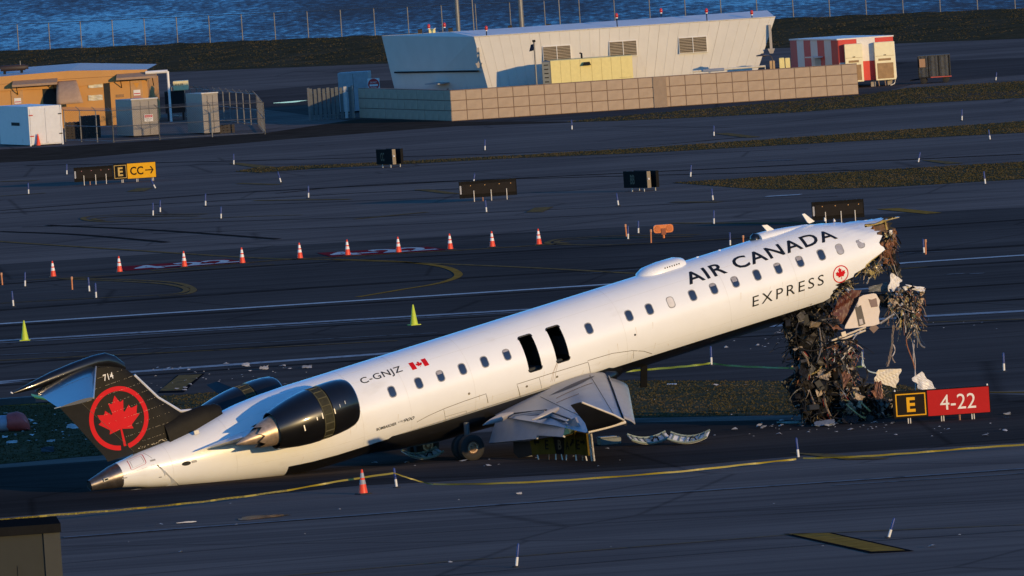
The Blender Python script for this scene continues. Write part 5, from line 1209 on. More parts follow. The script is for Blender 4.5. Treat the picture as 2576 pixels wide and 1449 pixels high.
t = thing('equipment_cabinet', 'tall shaded blue-grey cabinet behind the slat gate', 'cabinet', FL2.o + FL2.x * xa, FL2.yaw)
mb = MB(); mb.bx(0, xb - xa, 0, 1.4, .08, za, .03); cb = mb.build('cabinet_body', M('blue_grey_cabinet', (.30, .31, .32), .6), t)
mb = MB(); mb.bx(.05, xb - xa - .05, .05, 1.35, 0, .08); mb.build('plinth', dkmet, t); mb = MB(); mb.bx((xb - xa) / 2 - .01, (xb - xa) / 2 + .01, -.01, .002, .2, za - .1); mb.build('door_seam', dkmet, cb)
FL3 = Frame(G(940, 290) + Vector((0, 3, 0)), R(-6)); x, z = FL3.px(940, 212)
t = thing('no_entry_sign', 'red and white do not enter sign by the tall shaded cabinet', 'sign', FL3.o + FL3.x * x, FL3.yaw)
mb = MB(); mb.tube([(0, .03, 0), (0, .03, z + .3)], .04, 6); mb.build('post', galv, t)
mb = MB(); mb.bx(-.38, .38, -.01, .01, z - .38, z + .38); pl_ = mb.build('panel', whitem, t)
mb = MB(); mb.lathe([(-.016, .36), (-.014, .36)], 28, ax='y', c=(0, 0, z), cap=True); mb.build('red_disc', M('sign_red', (.5, .02, .02), .5), pl_)
mb = MB(); mb.bx(-.26, .26, -.022, -.016, z - .12, z - .0); mb.build('white_bar', whitem, pl_)
def front_text(txt, cx, cz, h, y, name, mat, parent, w=None, offset=0):
    vf = text_mesh(txt, offset=offset); a_, b_, c_, d_ = bbox2(vf); vf = norm2(vf); w = w or h * (b_ - a_) / (d_ - c_)
    return decal(vf, lambda a, c: (cx + (a - .5) * w, y, cz + (c - .5) * h), name, mat, parent)
front_text('DO NOT', 0, z + .12, .11, -.021, 'lettering', whitem, pl_, .42); front_text('ENTER', 0, z - .22, .11, -.021, 'lettering', whitem, pl_, .36)

# --- red and white striped trailer with two air conditioners
P0 = G(2180, 219); FT = Frame(P0, R(3)); xa, za = FT.px(2108, 101); xb, zb = FT.px(2246, 92); zt = za
t = thing('striped_trailer', 'red and white checkered equipment shelter at the right end of the wall', 'shelter', FT.o + FT.x * xa, FT.yaw)
Wd = xb - xa; Ln = 7.8; ang = R(17)
redt = M('shelter_red', (.55, .035, .022), .5, var=.06); whtt = M('shelter_white', (.68, .64, .60), .5, var=.05)
zbot = .42
shx = -(97 / 41.0) / Ln
def shear(mb): mb.v = [(p[0] + shx * max(p[1], 0), p[1], p[2]) for p in mb.v]; return mb
mb = MB(); mb.bx(.02, Wd - .02, .02, Ln, zbot, zt); core = shear(mb).build('shelter_core', whtt, t)
def panel(x0, x1, z0, z1, red, side=False):
    mb = MB()
    if side: mb.bx(-.03, .02, x0, x1, z0, z1)
    else: mb.bx(x0, x1, -.03, .02, z0, z1)
    shear(mb).build('panel', redt if red else whtt, t)
zm = lerp(zbot, zt, .46)
for i in range(3):
    panel(lerp(0, Wd, i / 3) + .003, lerp(0, Wd, (i + 1) / 3) - .003, zm, zt, i != 1); panel(lerp(0, Wd, i / 3) + .003, lerp(0, Wd, (i + 1) / 3) - .003, zbot, zm - .004, i == 1)
for i in range(7): panel(lerp(0, Ln, i / 7) + .004, lerp(0, Ln, (i + 1) / 7) - .004, zbot, zt, i % 2 == 0, True)
mb = MB(); mb.bx(-.08, Wd + .04, -.06, Ln, zt, zt + .08); shear(mb).build('roof', whtt, t)
mb = MB(); mb.bx(-.6, 0, 2.6, 4.0, 1.95, 2.02); shear(mb).build('door_canopy', whtt, t)
mb = MB(); mb.bx(-.05, -.031, 2.9, 3.8, zbot, 1.9); dr = shear(mb).build('door', M('door_pale_grey', (.42, .43, .45), .5), t); mb = MB(); mb.bx(-.09, -.05, 3.0, 3.06, 1.0, 1.25); shear(mb).build('handle', dkmet, dr)
acm = M('air_conditioner_cream', (.78, .70, .45), .45, var=.05)
for u0, u1 in ((2124, 2168), (2199, 2249)):
    fa = Frame(FT.o, FT.yaw); q0 = fa.px(u0, 110, -.55)[0] - xa; q1 = fa.px(u1, 110, -.55)[0] - xa; ztop = zt - .28
    mb = MB(); mb.bx(q0, q1, -.55, -.035, zbot - .05, ztop, .03); ac_ = mb.build('air_conditioner', acm, t)
    mb = MB(); mb.bx(q0 + .1, q1 - .12, -.56, -.545, zbot + .05, lerp(zbot, ztop, .44)); mb.build('intake_grille', M('intake_brown', (.30, .18, .08), .7, var=.2), ac_)
    mb = MB(); mb.bx(q0 + .2, q1 - .25, -.565, -.55, lerp(zbot, ztop, .50), lerp(zbot, ztop, .56)); mb.build('exhaust_grille', M('intake_brown'), ac_)
    mb = MB(); mb.bx(q0 + .02, q1 - .02, -.558, -.55, lerp(zbot, ztop, .625), lerp(zbot, ztop, .632)); mb.build('panel_seam', M('intake_brown'), ac_)
    mb = MB(); mb.bx((q0 + q1) / 2 - .08, (q0 + q1) / 2 + .08, -.57, -.55, lerp(zbot, ztop, .64), lerp(zbot, ztop, .66)); mb.build('latch', dkmet, ac_)
for x in (.3, Wd - .5, Wd * .55): mb = MB(); mb.bx(x, x + .3, .1, .4, 0, zbot); mb.build('pier', M('pier_block', (.3, .26, .22), .8), t)
mb = MB(); mb.tube([(Wd + .02, -.1, zt - .3), (Wd + .05, -.1, .5), (Wd - .1, -.12, .1), (Wd - .35, -.12, .02)], .035, 6); mb.build('drain_pipe', whitem, t)
for x in (Wd - 1.1, Wd - .7): mb = MB(); mb.tube([(x, -.3, zbot), (x + .04, -.3, .02)], .03, 5); mb.build('support_leg', M('rusty_leg', (.3, .2, .13), .6), t)
# baggage cart
FC = Frame(G(2345, 209), R(-5)); t = thing('baggage_cart', 'dark open baggage cart with curtains beside the striped shelter', 'cart', FC.o, FC.yaw)
xa = FC.px(2314, 200)[0]; xb = FC.px(2392, 200)[0]; zt = FC.px(2330, 141)[1]; zd = .42
mb = MB(); mb.bx(xa, xb, -.7, .7, zd - .08, zd); ck = mb.build('deck', dkmet, t)
mb = MB(); mb.bx(xa, xb, -.7, .7, zt, zt + .05); mb.build('roof', M('cart_canvas', (.05, .05, .052), .8), t)
cur = M('cart_curtain', (.055, .058, .062), .8, var=.25, alpha=.82)
mb = MB(); mb.grid(lambda a, c: (lerp(xa, xb, a), -.68 + .02 * math.sin(40 * a), lerp(zd, zt, c)), 40, 1); mb.build('curtain', cur, t)
mb = MB(); mb.bx(xa, xb, .64, .68, zd, zt); mb.build('curtain', cur, t)
for x in (xa, lerp(xa, xb, .33), lerp(xa, xb, .66), xb): mb = MB(); mb.bx(x - .03, x + .03, -.73, -.69, zd, zt); mb.build('post', dkmet, t)
for x in (xa + .25, xb - .3):
    for y in (-.55, .55): mb = MB(); mb.lathe([(-.08, .0), (-.08, .17), (-.06, .2), (.06, .2), (.08, .17), (.08, 0)], 18, ax='y', c=(x, y, .2)); mb.build('wheel', rubber, t, smooth=1)
mb = MB(); mb.tube([(xa, 0, .3), (xa - .6, 0, .25)], .05, 6); mb.build('tow_bar', dkmet, t)
mb = MB(); mb.bx(xb - 1.2, xb + .1, -.74, -.71, zd - .07, zd - .01); mb.build('reflector_strip', M('red_reflector', (.45, .08, .05), .4), t)
qx, qz = FC.px(2320, 158, -.8); mb = MB(); mb.bx(qx - .18, qx + .18, -.85, -.74, qz - .28, qz + .24); mb.build('cardboard_sheet', M('cardboard', (.34, .2, .11), .8), t)

# --- tan building, left edge
OB = Frame(Vector((-31.0, 772, 0)), R(0)); tan = M('tan_wall', (.52, .265, .085), .75, spec=.2, var=.06, scale=.7); tan_d = M('tan_awning', (.34, .215, .13), .7); tan_s = M('tan_seam', (.28, .15, .06), .7)
OB = Frame(Vector((DY(0, 300, 772).x - 3, 772, 0)), R(-3))
t = OB.thing('tan_building', 'low tan building with awnings and warning-sign doors at the left edge', 'building')
oz = lambda u, v, y=0.0: OB.px(u, v, y)
xL = oz(-60, 200)[0]; xM = oz(173, 178)[0]; xR = oz(368, 176)[0]; zL = oz(0, 194)[1]; zM = oz(173, 178)[1]; zR = oz(366, 175)[1]
mb = MB(); mb.bx(xL, xR, 0, 9, 0, oz(300, 205)[1]); ww = mb.build('wall', tan, t)
fh = oz(0, 194)[1] - oz(0, 228)[1]
mb = MB(); mb.extr([(xL, -.12, zL), (xM, -.12, zM), (xR + .05, -.12, zR), (xR + .05, -.12, zR - fh * .62), (xM, -.12, zM - fh * 1.25), (xL, -.12, zL - fh)], (0, .25, 0)); fa_ = mb.build('fascia', tan, t)
mb = MB(); mb.tube([(xL, -.13, zL - fh * .55), (xM, -.13, zM - fh * .6), (xR, -.13, zR - fh * .35)], .012, 4); mb.build('fascia_seam', tan_s, fa_)
mb = MB(); mb.add([(xL, 0, zL - .02), (xM, 0, zM - .02), (xR, 0, zR - .02), (xR, 9, zR + .1), (xM, 9, zM + .25), (xL, 9, zL + .3)], [(0, 1, 4, 5), (1, 2, 3, 4)]); mb.build('roof', M('pale_roof', (.42, .42, .42), .6), t)
def awning(u0, v0, u1, v1, drop, lab):
    xa, za = oz(u0, v0, -.9); xb, zb = oz(u1, v1, -.9); z_ = (za + zb) / 2
    mb = MB(); mb.add([(xa, -.9, z_), (xb, -.9, z_), (xb, -.02, z_ + .28), (xa, -.02, z_ + .28), (xa, -.9, z_ - .14), (xb, -.9, z_ - .14), (xb, -.02, z_ - .05), (xa, -.02, z_ - .05)], [(0, 1, 2, 3), (0, 4, 5, 1), (0, 3, 7, 4), (1, 5, 6, 2), (4, 7, 6, 5)]); mb.build('awning', tan_d, t)
    for x in (xa + .25, xb - .25): mb = MB(); mb.tube([(x, -.75, z_ - .1), (x, -.04, z_ - .65)], .03, 5); mb.build('awning_brace', dkmet, t)
awning(30, 213, 143, 208, 0, ''); awning(292, 196, 392, 191, 0, '')
xa, za = oz(143, 205, -.5); xb, _ = oz(190, 200, -.5); z1 = oz(160, 262, -1.6)[1]
mb = MB(); mb.grid(lambda a, c: (lerp(xa, xb + .5 * c, a) , -.2 - 1.5 * math.sin(c * 1.45), lerp(za, z1, c ** 1.4)), 6, 12); o_ = mb.build('curved_hood', M('hood_tan', (.38, .245, .155), .7), t, smooth=1); o_.modifiers.new('t', 'SOLIDIFY').thickness = .05
mb = MB(); mb.bx(xa - 1.0, xa + .1, -.03, .02, 0, za - .3); mb.build('dark_opening', M('opening_dark', (.02, .02, .018), .9), t)
for u0, u1 in ((8, 42), (388, 412)): pass
warn = M('warning_orange', (.55, .25, .03), .5); pinkm = M('faded_pink_panel', (.42, .18, .15), .6)
for u, v in ((43, 238), (343, 217)):
    xa, za = oz(u - 10, v - 8, -.03); xb, _ = oz(u + 10, v - 8, -.03); z0 = 0
    mb = MB(); mb.bx(xa - .12, xb + .12, -.03, .01, z0, za + .25); dr = mb.build('door', M('tan_door', (.46, .255, .10), .6), t)
    mb = MB(); mb.bx(xa - .15, xa - .12, -.04, .01, z0, za + .28); mb.build('door_frame', tan_s, dr)
    m_ = (xa + xb) / 2; mb = MB(); mb.extr([(m_ - .2, -.04, za), (m_ + .2, -.04, za), (m_, -.04, za - .36)], (0, .006, 0)); mb.build('warning_triangle', warn, dr)
    mb = MB(); mb.bx(m_ - .22, m_ + .22, -.045, -.035, za - .8, za - .45); sg = mb.build('warning_notice', whitem, dr)
    mb = MB(); mb.bx(m_ - .2, m_ + .2, -.05, -.045, za - .72, za - .66); mb.build('notice_band', M('sign_red'), sg)
    mb = MB(); mb.bx(m_ - .25, m_ + .25, -.045, -.035, za - 1.35, za - .85); mb.build('notice_panel', pinkm, dr)
for v0, v1 in ((208, 222), (240, 254)):                           # plastic-covered windows
    xa, za = oz(222, v0, -.03); xb, _ = oz(258, v0, -.03); zb = oz(222, v1, -.03)[1]
    mb = MB(); mb.grid(lambda a, c: (lerp(xa, xb, a), -.05 + .03 * math.sin(9 * a + 5 * c) * math.sin(7 * c + 3), lerp(zb, za, c)), 12, 8); mb.build('window_cover', M('clear_plastic_sheet', (.62, .55, .38), .25, var=.2), t, smooth=1)
xa, _ = oz(260, 210, -.02); xb, _ = oz(276, 210, -.02); mb = MB(); mb.bx(xa, xb, -.02, .01, 0, oz(265, 206)[1]); mb.build('open_doorway', M('opening_dark'), t)
xa, za = oz(292, 238, -.04); mb = MB(); mb.bx(xa, xa + .5, -.04, .0, za - .18, za); mb.build('wall_grille', tan_s, t)
# white pipe portal beside it
xa, za = oz(366, 183, -.6); xb, zb = oz(422, 186, -.6)
tp = thing('pipe_portal', 'white pipe portal reaching out from the tan building', 'pipe', OB.o + OB.x * xb + OB.y * (-.6), OB.yaw)
mb = MB(); mb.tube([(-(xb - xa), 0, za), (0, 0, za)], .11, 8); mb.build('beam', whitem, tp); mb = MB(); mb.tube([(0, 0, za), (.02, 0, 0)], .08, 8); mb.build('leg', whitem, tp)
# cannon-like roof unit
xa, za = oz(2, 178, 3); tp = thing('roof_blower', 'dark rusty cylindrical blower on the roof of the tan building', 'blower', OB.o + OB.x * oz(35, 180, 3)[0] + OB.y * 3 + Vector((0, 0, zL + .05)), OB.yaw)
mb = MB(); mb.lathe([(-.85, .0), (-.85, .17), (-.6, .2), (.7, .2), (.8, .13), (.95, .13), (.95, 0)], 16, c=(0, 0, .42)); mb.build('barrel', M('rusty_barrel', (.035, .02, .014), .6), tp, smooth=1)
for x in (-.6, .5): mb = MB(); mb.bx(x - .08, x + .08, -.1, .1, 0, .3); mb.build('stand', dkmet, tp)
mb = MB(); mb.tube([(.45, -.1, .3), (.45, -.1, .85)], .03, 6); mb.build('stack', galv, tp)

# --- white container, cabinets and their chain-link compound
CA, CB, CC = G(78, 368), G(156, 363), G(8, 366)
Fw = Frame(CA, R(-2)); wd = 1.98; zt = Fw.px(70, 269)[1]
t = thing('storage_container', 'white storage container with red hinges and an orange cone in front', 'container', CA, Fw.yaw)
sk = (CC - CA); dl = 7.0
wc = M('container_white', (.70, .68, .66), .5, var=.05, wear=(1.5, .68, (.5, .46, .42)))
sx = sk.x / sk.y * dl
mb = MB(); mb.add([(0, 0, .06), (wd, 0, .06), (wd + sx, dl, .06), (sx, dl, .06), (0, 0, zt), (wd, 0, zt), (wd + sx, dl, zt), (sx, dl, zt)], [(3, 2, 1, 0), (4, 5, 6, 7), (0, 1, 5, 4), (1, 2, 6, 5), (2, 3, 7, 6), (3, 0, 4, 7)]); cb = mb.build('container_body', wc, t)
for x0, x1 in ((.06, wd / 2 - .01), (wd / 2 + .01, wd - .06)): mb = MB(); mb.bx(x0, x1, -.04, -.002, .12, zt - .12, .01); mb.build('door', wc, t)
for x, z in ((.1, zt * .78), (.1, zt * .25)): mb = MB(); mb.bx(x - .1, x + .14, -.07, -.04, z - .03, z + .03); mb.build('hinge', M('sign_red'), t)
for z in (zt * .78, zt * .28): mb = MB(); mb.bx(wd - .18, wd + .02, -.07, -.04, z - .03, z + .03); mb.build('hinge', dkmet, t)
for x in (0, wd): mb = MB(); mb.bx(x - .04, x + .04, -.05, .04, 0, zt); mb.build('corner_post', wc, cb)
o0 = Vector((sx * .45, dl * .45, zt * .55)); dd = Vector((sx, dl, 0)).normalized()
mb = MB(); mb.add([tuple(o0 + dd * a + Vector((-.02, 0, 0)) + Vector((0, 0, b))) for a, b in ((-1, -.1), (1, -.1), (1, .1), (-1, .1))], [(0, 1, 2, 3)]); mb.build('name_plate', dkmet, cb)
gcab = M('grey_cabinet_paint', (.30, .26, .215), .6, var=.08); gblu = gcab
for u0, u1, ut, v0, dx, lab in ((330, 395, 275, 248, 0, 'grey electrical cabinet with a danger sign inside the fence'), (507, 547, 453, 234, 5, 'taller grey cabinet at the right of the fenced compound')):
    Fc = Frame(G(u0 + 2, 350 if u0 < 400 else 343) + Vector((0, 3, 0)), R(-3)); xb, zt = Fc.px(u1, v0); x0, _ = Fc.px(u0, v0); xl, _ = Fc.px(ut, v0)
    t = thing('electrical_cabinet', lab, 'cabinet', Fc.o + Fc.x * x0, Fc.yaw); w_ = xb - x0; dl = 4.2; sx = (xl - x0)
    mb = MB(); mb.add([(0, 0, .1), (w_, 0, .1), (w_ + sx, dl, .1), (sx, dl, .1), (0, 0, zt), (w_, 0, zt), (w_ + sx, dl, zt), (sx, dl, zt)], [(3, 2, 1, 0), (4, 5, 6, 7), (0, 1, 5, 4), (1, 2, 6, 5), (2, 3, 7, 6), (3, 0, 4, 7)]); cb = mb.build('cabinet_body', gcab, t)
    mb = MB(); mb.bx(-.03, w_ + .03, -.06, .3, zt, zt + .07); mb.build('lid', M('pale_lid', (.6, .56, .5), .5), t)
    mb = MB(); mb.bx(.03, w_ - .03, .02, .3, 0, .1); mb.build('plinth', dkmet, t)
    for f_ in (.33, .66): mb = MB(); mb.bx(w_ * f_ - .008, w_ * f_ + .008, -.012, .0, .15, zt - .1); mb.build('door_seam', dkmet, cb)
    if u0 < 400:
        qx, qz = Fc.px(374, 296); qx -= x0
        mb = MB(); mb.bx(qx - .27, qx + .27, -.05, -.03, qz - .23, qz + .2); sg = mb.build('danger_sign', whitem, t); mb = MB(); mb.bx(qx - .24, qx + .24, -.055, -.05, qz + .02, qz + .17); mb.build('sign_header', M('sign_red'), sg)
        front_text('DANGER', qx, qz + .095, .09, -.058, 'lettering', whitem, sg, .4); front_text('HIGH VOLTAGE', qx, qz - .06, .06, -.052, 'lettering', dkmet, sg, .42); front_text('KEEP OUT', qx, qz - .15, .06, -.052, 'lettering', dkmet, sg, .3)
# generator with pale canopy behind
Fk = Frame(Vector((DY(440, 300, 772).x, 772, 0)), 0); xa, za = Fk.px(412, 208); xb, zb = Fk.px(474, 222)
t = thing('standby_generator', 'small generator on a stand with a pale yellow canopy panel', 'generator', Fk.o, 0)
mb = MB(); mb.bx(xa + .6, xb, -.3, 1.0, zb - .1, za + .05, .03); cb = mb.build('canopy', M('pale_yellow_canopy', (.66, .56, .30), .5), t); front_text('KOHLER', (xa + xb) / 2 + .1, (za + zb) / 2 + .05, .14, -.306, 'lettering', dkmet, cb)
mb = MB(); mb.bx(xa, xb - .3, -.2, 1.1, .5, zb - .12); mb.build('engine_block', dkmet, t)
for x in (xa + .1, xb - .5): mb = MB(); mb.bx(x, x + .12, -.1, .9, 0, .5); mb.build('stand_leg', dkmet, t)
# chain-link fences
m_, n, l, b = new_mat('chain_link'); MATS['chain_link'] = m_
b.inputs['Base Color'].default_value = (.03, .03, .03, 1); b.inputs['Roughness'].default_value = .9
tc = n.new('ShaderNodeTexCoord'); wv = []
for rot in (45, -45):
    mp = n.new('ShaderNodeMapping'); mp.inputs['Rotation'].default_value = (0, R(rot), 0); l.new(tc.outputs['Object'], mp.inputs[0])
    w_ = n.new('ShaderNodeTexWave'); w_.inputs['Scale'].default_value = 3.2; l.new(mp.outputs[0], w_.inputs['Vector']); r_ = n.new('ShaderNodeMath'); r_.operation = 'GREATER_THAN'; r_.inputs[1].default_value = .975; l.new(w_.outputs['Fac'], r_.inputs[0]); wv.append(r_.outputs[0])
mx = n.new('ShaderNodeMath'); mx.operation = 'MAXIMUM'; l.new(wv[0], mx.inputs[0]); l.new(wv[1], mx.inputs[1]); ma_ = n.new('ShaderNodeMath'); ma_.operation = 'MULTIPLY'; ma_.inputs[1].default_value = .4; l.new(mx.outputs[0], ma_.inputs[0]); l.new(ma_.outputs[0], b.inputs['Alpha'])
def chain_fence(name, label, P, h, post_every, lean_wire=True, rails=(.05, .5, 1.0), r_=.04, group=None, parts_top=None):
    t = thing(name, label, 'fence', P[0], 0, group); o = P[0]
    for a, b_ in zip(P, P[1:]):
        d = b_ - a; k = max(1, round(d.length / post_every)); dn = d.normalized()
        for i in range(k + 1):
            p = a + d * (i / k) - o; mb = MB(); mb.tube([(p.x, p.y, p.z), (p.x, p.y, p.z + h)], r_, 6); mb.build('post', galv, t)
            if lean_wire: mb = MB(); mb.tube([(p.x, p.y, p.z + h), (p.x - .22, p.y - .12, p.z + h + .25)], .02, 4); mb.build('barb_arm', galv, t)
        for f_ in rails: mb = MB(); q0, q1 = a - o, b_ - o; mb.tube([(q0.x, q0.y, q0.z + h * f_), (q1.x, q1.y, q1.z + h * f_)], r_ * .6, 5); mb.build('rail', galv, t)
        q0, q1 = a - o, b_ - o; mb = MB(); mb.add([(q0.x, q0.y, q0.z + .05), (q1.x, q1.y, q1.z + .05), (q1.x, q1.y, q1.z + h), (q0.x, q0.y, q0.z + h)], [(0, 1, 2, 3)]); mb.build('chain_mesh', MATS['chain_link'], t)
        if lean_wire:
            for kk in range(3): mb = MB(); mb.tube([(q0.x - .07 * kk, q0.y - .04 * kk, q0.z + h + .08 * kk), (q1.x - .07 * kk, q1.y - .04 * kk, q1.z + h + .08 * kk)], .012, 3); mb.build('barbed_wire', galv, t)
    return t
ca = [G(165, 356), G(286, 359), G(402, 352), G(667, 338)]
chain_fence('chain_link_fence', 'front run of the chain-link compound fence around the grey cabinets', ca, 1.95, 2.9)
cb_ = [G(667, 338), G(640, 330) + Vector((0, 12, 0)), G(430, 300) + Vector((0, 6, 0))]
chain_fence('chain_link_fence', 'back run of the compound fence behind the grey cabinets', cb_, 1.95, 2.6)
# crates and pallets seen in the compound's shade
for i, (u, v) in enumerate(((185, 352), (225, 350), (560, 338))):
    p = G(u, v) + Vector((0, 2.5, 0)); t = thing('pallet_stack', ('dark pallet stack at the left end of the compound', 'dark pallet stack beside the grey cabinet', 'low pallet stack near the right end of the compound')[i], 'pallets', p, R(8 * i))
    for k in range((6, 8, 3)[i]):
        mb = MB()
        for j in range(5): mb.bx(-.6 + j * .26, -.6 + j * .26 + .16, -.5, .5, .14, .17)
        for j in range(3): mb.bx(-.6, .6, -.5 + .45 * j, -.4 + .45 * j, 0, .14)
        mb.build('pallet', M('dark_timber', (.04, .032, .026), .9), t, loc=(0, 0, k * .175))
# --- shore fence and bollards
SF = [shore(t_, -1.0) + Vector((0, 0, 1.15)) for t_ in (-12, SHL + 12)]
tf = chain_fence('shore_fence', 'tall chain-link fence running along the waterfront', SF, 2.25, 3.9, False, (.99, .02), .045)
d = SF[1] - SF[0]
for k in range(2):
    q1 = d; mb = MB(); mb.tube([(-.05, -.05, 2.4 + .12 * k), (q1.x - .05, q1.y - .05, q1.z + 2.4 + .12 * k)], .016, 3); mb.build('barbed_wire', galv, tf)
bol = [(204, 189), (322, 183), (440, 181), (559, 176), (677, 174), (795, 170), (915, 164), (1034, 160), (2389, 101), (2515, 96), (2640, 90), (2772, 85), (2901, 77), (3033, 69)]
proto = None; words = ['first', 'second', 'third', 'fourth', 'fifth', 'sixth', 'seventh', 'eighth']
for i, (u, v) in enumerate(bol):
    p = G(u / KS, v / KS + 6, 1.2); lab = 'dark bollard on the shore bank, %s from the left edge' % words[i] if i < 8 else 'dark bollard on the shore bank, %s right of the white building' % words[i - 8]
    off = (Vector((p.x, p.y, 0)) - SH0).dot(Vector((-sd_.y, sd_.x, 0))); q = Vector((p.x, p.y, 0)) + Vector((-sd_.y, sd_.x, 0)) * (-2.0 - off); q.z = 1.2
    if proto is None:
        proto = thing('bollard', lab, 'bollard', q, 0, 'bollards along the shore bank'); mb = MB(); mb.bx(-.17, .17, -.17, .17, -.2, .42, .03); mb.build('block', M('dark_timber'), proto); mb = MB(); mb.bx(-.19, .19, -.19, .19, .42, .46); mb.build('cap', dkmet, proto)
    else: copy_tree(proto, q, lab)
# --- roof corner of a cabin just below the camera's view, bottom left
Fc = Frame(Vector((DY(0, 1400, 300).x - .6, 300, 0)), R(4)); xb, zt = Fc.px(152, 1316); xm = Fc.px(108, 1330)[0]
t = thing('utility_cabin', 'grey-green cabin with a dark flat roof in the bottom left corner', 'cabin', Fc.o, Fc.yaw)
cg = M('cabin_grey_green', (.028, .029, .023), .95, var=.06)
mb = MB(); mb.bx(-1.5, xm, 0, 3.0, 0, zt - .2); cb = mb.build('wall', cg, t)
mb = MB(); mb.bx(xm, xb - .03, -.06, 3.0, 0, zt - .2); mb.build('pilaster', M('cabin_pilaster', (.044, .044, .036), .95, var=.05), t)
mb = MB(); mb.bx(-1.6, xb, -.12, 3.1, zt - .22, zt); mb.build('roof', M('cabin_roof', (.012, .012, .012), .95, spec=0), t)
mb = MB(); mb.bx(xm - .7, xm - .65, -.03, 0, 0, zt - 1.0); mb.build('conduit', cg, cb)

# ================================================================== airfield signs, cones, markers, tape, debris
blk = M('sign_black', (.010, .0095, .009), .85, var=.2, spec=.1); syel = M('sign_yellow', (.72, .36, .012), .7, var=.06, spec=.15); sred = M('sign_mandatory_red', (.42, .014, .014), .7, var=.06, spec=.12)
swht = M('sign_white', (.72, .68, .62), .5); bronze = M('sign_back_metal', (.010, .009, .008), .85, var=.3, spec=.1)
legm = M('sign_leg_white', (.65, .6, .52), .5); orng = M('orange_plastic', (.62, .17, .03), .5, var=.1)
def legs(t, xs, z0=.2, y=.05, mat=legm):
    for x in xs:
        for dx in (-.035, .035): mb = MB(); mb.tube([(x + dx, y, 0), (x + dx, y, z0 + .02)], .018, 6); mb.build('leg', mat, t)
def face_frame(t, x0, x1, z0, z1, y, w, mat, name='border'):
    mb = MB(); g = .0
    for a, b, c, d in ((x0, x1, z0, z0 + w), (x0, x1, z1 - w, z1), (x0, x0 + w, z0 + w, z1 - w), (x1 - w, x1, z0 + w, z1 - w)): mb.bx(a, b, y - .004, y, c, d)
    return mb.build(name, mat, t)
# E 4-22
Fs = Frame(G(2262, 1068), R(3)); xa, zb = Fs.px(2252, 1060); xb, zt = Fs.px(2487, 979); z0 = .2; xm = Fs.px(2334, 1020)[0]; zt = z0 + .80
t = thing('taxiway_sign', 'taxiway sign reading E 4-22 with black and red panels beside the wreckage', 'sign', Fs.o, Fs.yaw)
mb = MB(); mb.bx(xa - .03, xb + .03, 0, .22, z0 - .02, zt + .03, .02); bd = mb.build('sign_box', blk, t)
mb = MB(); mb.bx(xa, xm - .01, -.012, 0, z0, zt); p1 = mb.build('location_panel', M('sign_brown_black', (.012, .009, .0065), .8, spec=.15), t)
face_frame(p1, xa + .05, xm - .06, z0 + .05, zt - .05, -.012, .035, syel); front_text('E', (xa + xm) / 2, (z0 + zt) / 2, .46, -.017, 'lettering', syel, p1, .27, .03)
mb = MB(); mb.bx(xm, xb, -.012, 0, z0, zt); p2 = mb.build('runway_panel', sred, t); front_text('4-22', (xm + xb) / 2 - .02, (z0 + zt) / 2, .47, -.017, 'lettering', swht, p2, 1.12, .0)
legs(t, [lerp(xa, xb, f_) for f_ in (.15, .5, .82)]); mb = MB(); mb.tube([(lerp(xa, xb, .68), .05, 0), (lerp(xa, xb, .68), .05, z0)], .03, 6); mb.build('power_leg', M('copper_leg', (.35, .17, .09), .5), t)
for x in (xa + .05, xb - .03): mb = MB(); mb.lathe([(zt + .02, .03), (zt + .08, .02), (zt + .09, 0)], 8, ax='z', c=(x, .1, 0)); mb.build('clip', swht, t)
# E CC ->
Fs = Frame(G(290, 461), R(2)); x0 = Fs.px(186, 440)[0]; xa = Fs.px(286, 440)[0]; xm = Fs.px(321, 440)[0]; xb = Fs.px(392, 435)[0]; z0 = .2; zt = z0 + .82
t = thing('taxiway_sign', 'taxiway sign reading E CC with an arrow, beside a sign seen from behind', 'sign', Fs.o, Fs.yaw)
mb = MB(); mb.bx(xa - .02, xb + .02, 0, .2, z0 - .02, zt + .02); mb.build('sign_box', blk, t)
mb = MB(); mb.bx(xa, xm - .01, -.012, 0, z0, zt); p1 = mb.build('location_panel', blk, t); face_frame(p1, xa + .04, xm - .05, z0 + .05, zt - .05, -.012, .03, M('sign_pale_yellow', (.5, .33, .08), .5)); front_text('E', (xa + xm) / 2, (z0 + zt) / 2, .48, -.017, 'lettering', M('sign_pale_yellow'), p1, .27, .03)
mb = MB(); mb.bx(xm, xb, -.012, 0, z0, zt); p2 = mb.build('direction_panel', syel, t); front_text('CC', lerp(xm, xb, .33), (z0 + zt) / 2, .46, -.017, 'lettering', blk, p2, .72, .02)
mb = MB(); ax_, az_ = lerp(xm, xb, .63), (z0 + zt) / 2; bx_ = lerp(xm, xb, .93)
mb.extr([(ax_, -.012, az_ + .03), (bx_ - .1, -.012, az_ + .03), (bx_ - .1, -.012, az_ - .03), (ax_, -.012, az_ - .03)], (0, -.006, 0)); mb.extr([(bx_ - .2, -.012, az_ + .19), (bx_ - .14, -.012, az_ + .21), (bx_, -.012, az_), (bx_ - .14, -.012, az_ - .21), (bx_ - .2, -.012, az_ - .19), (bx_ - .08, -.012, az_)], (0, -.0065, 0)); mb.build('arrow', blk, p2)
legs(t, [lerp(xa, xb, f_) for f_ in (.2, .55, .92)])
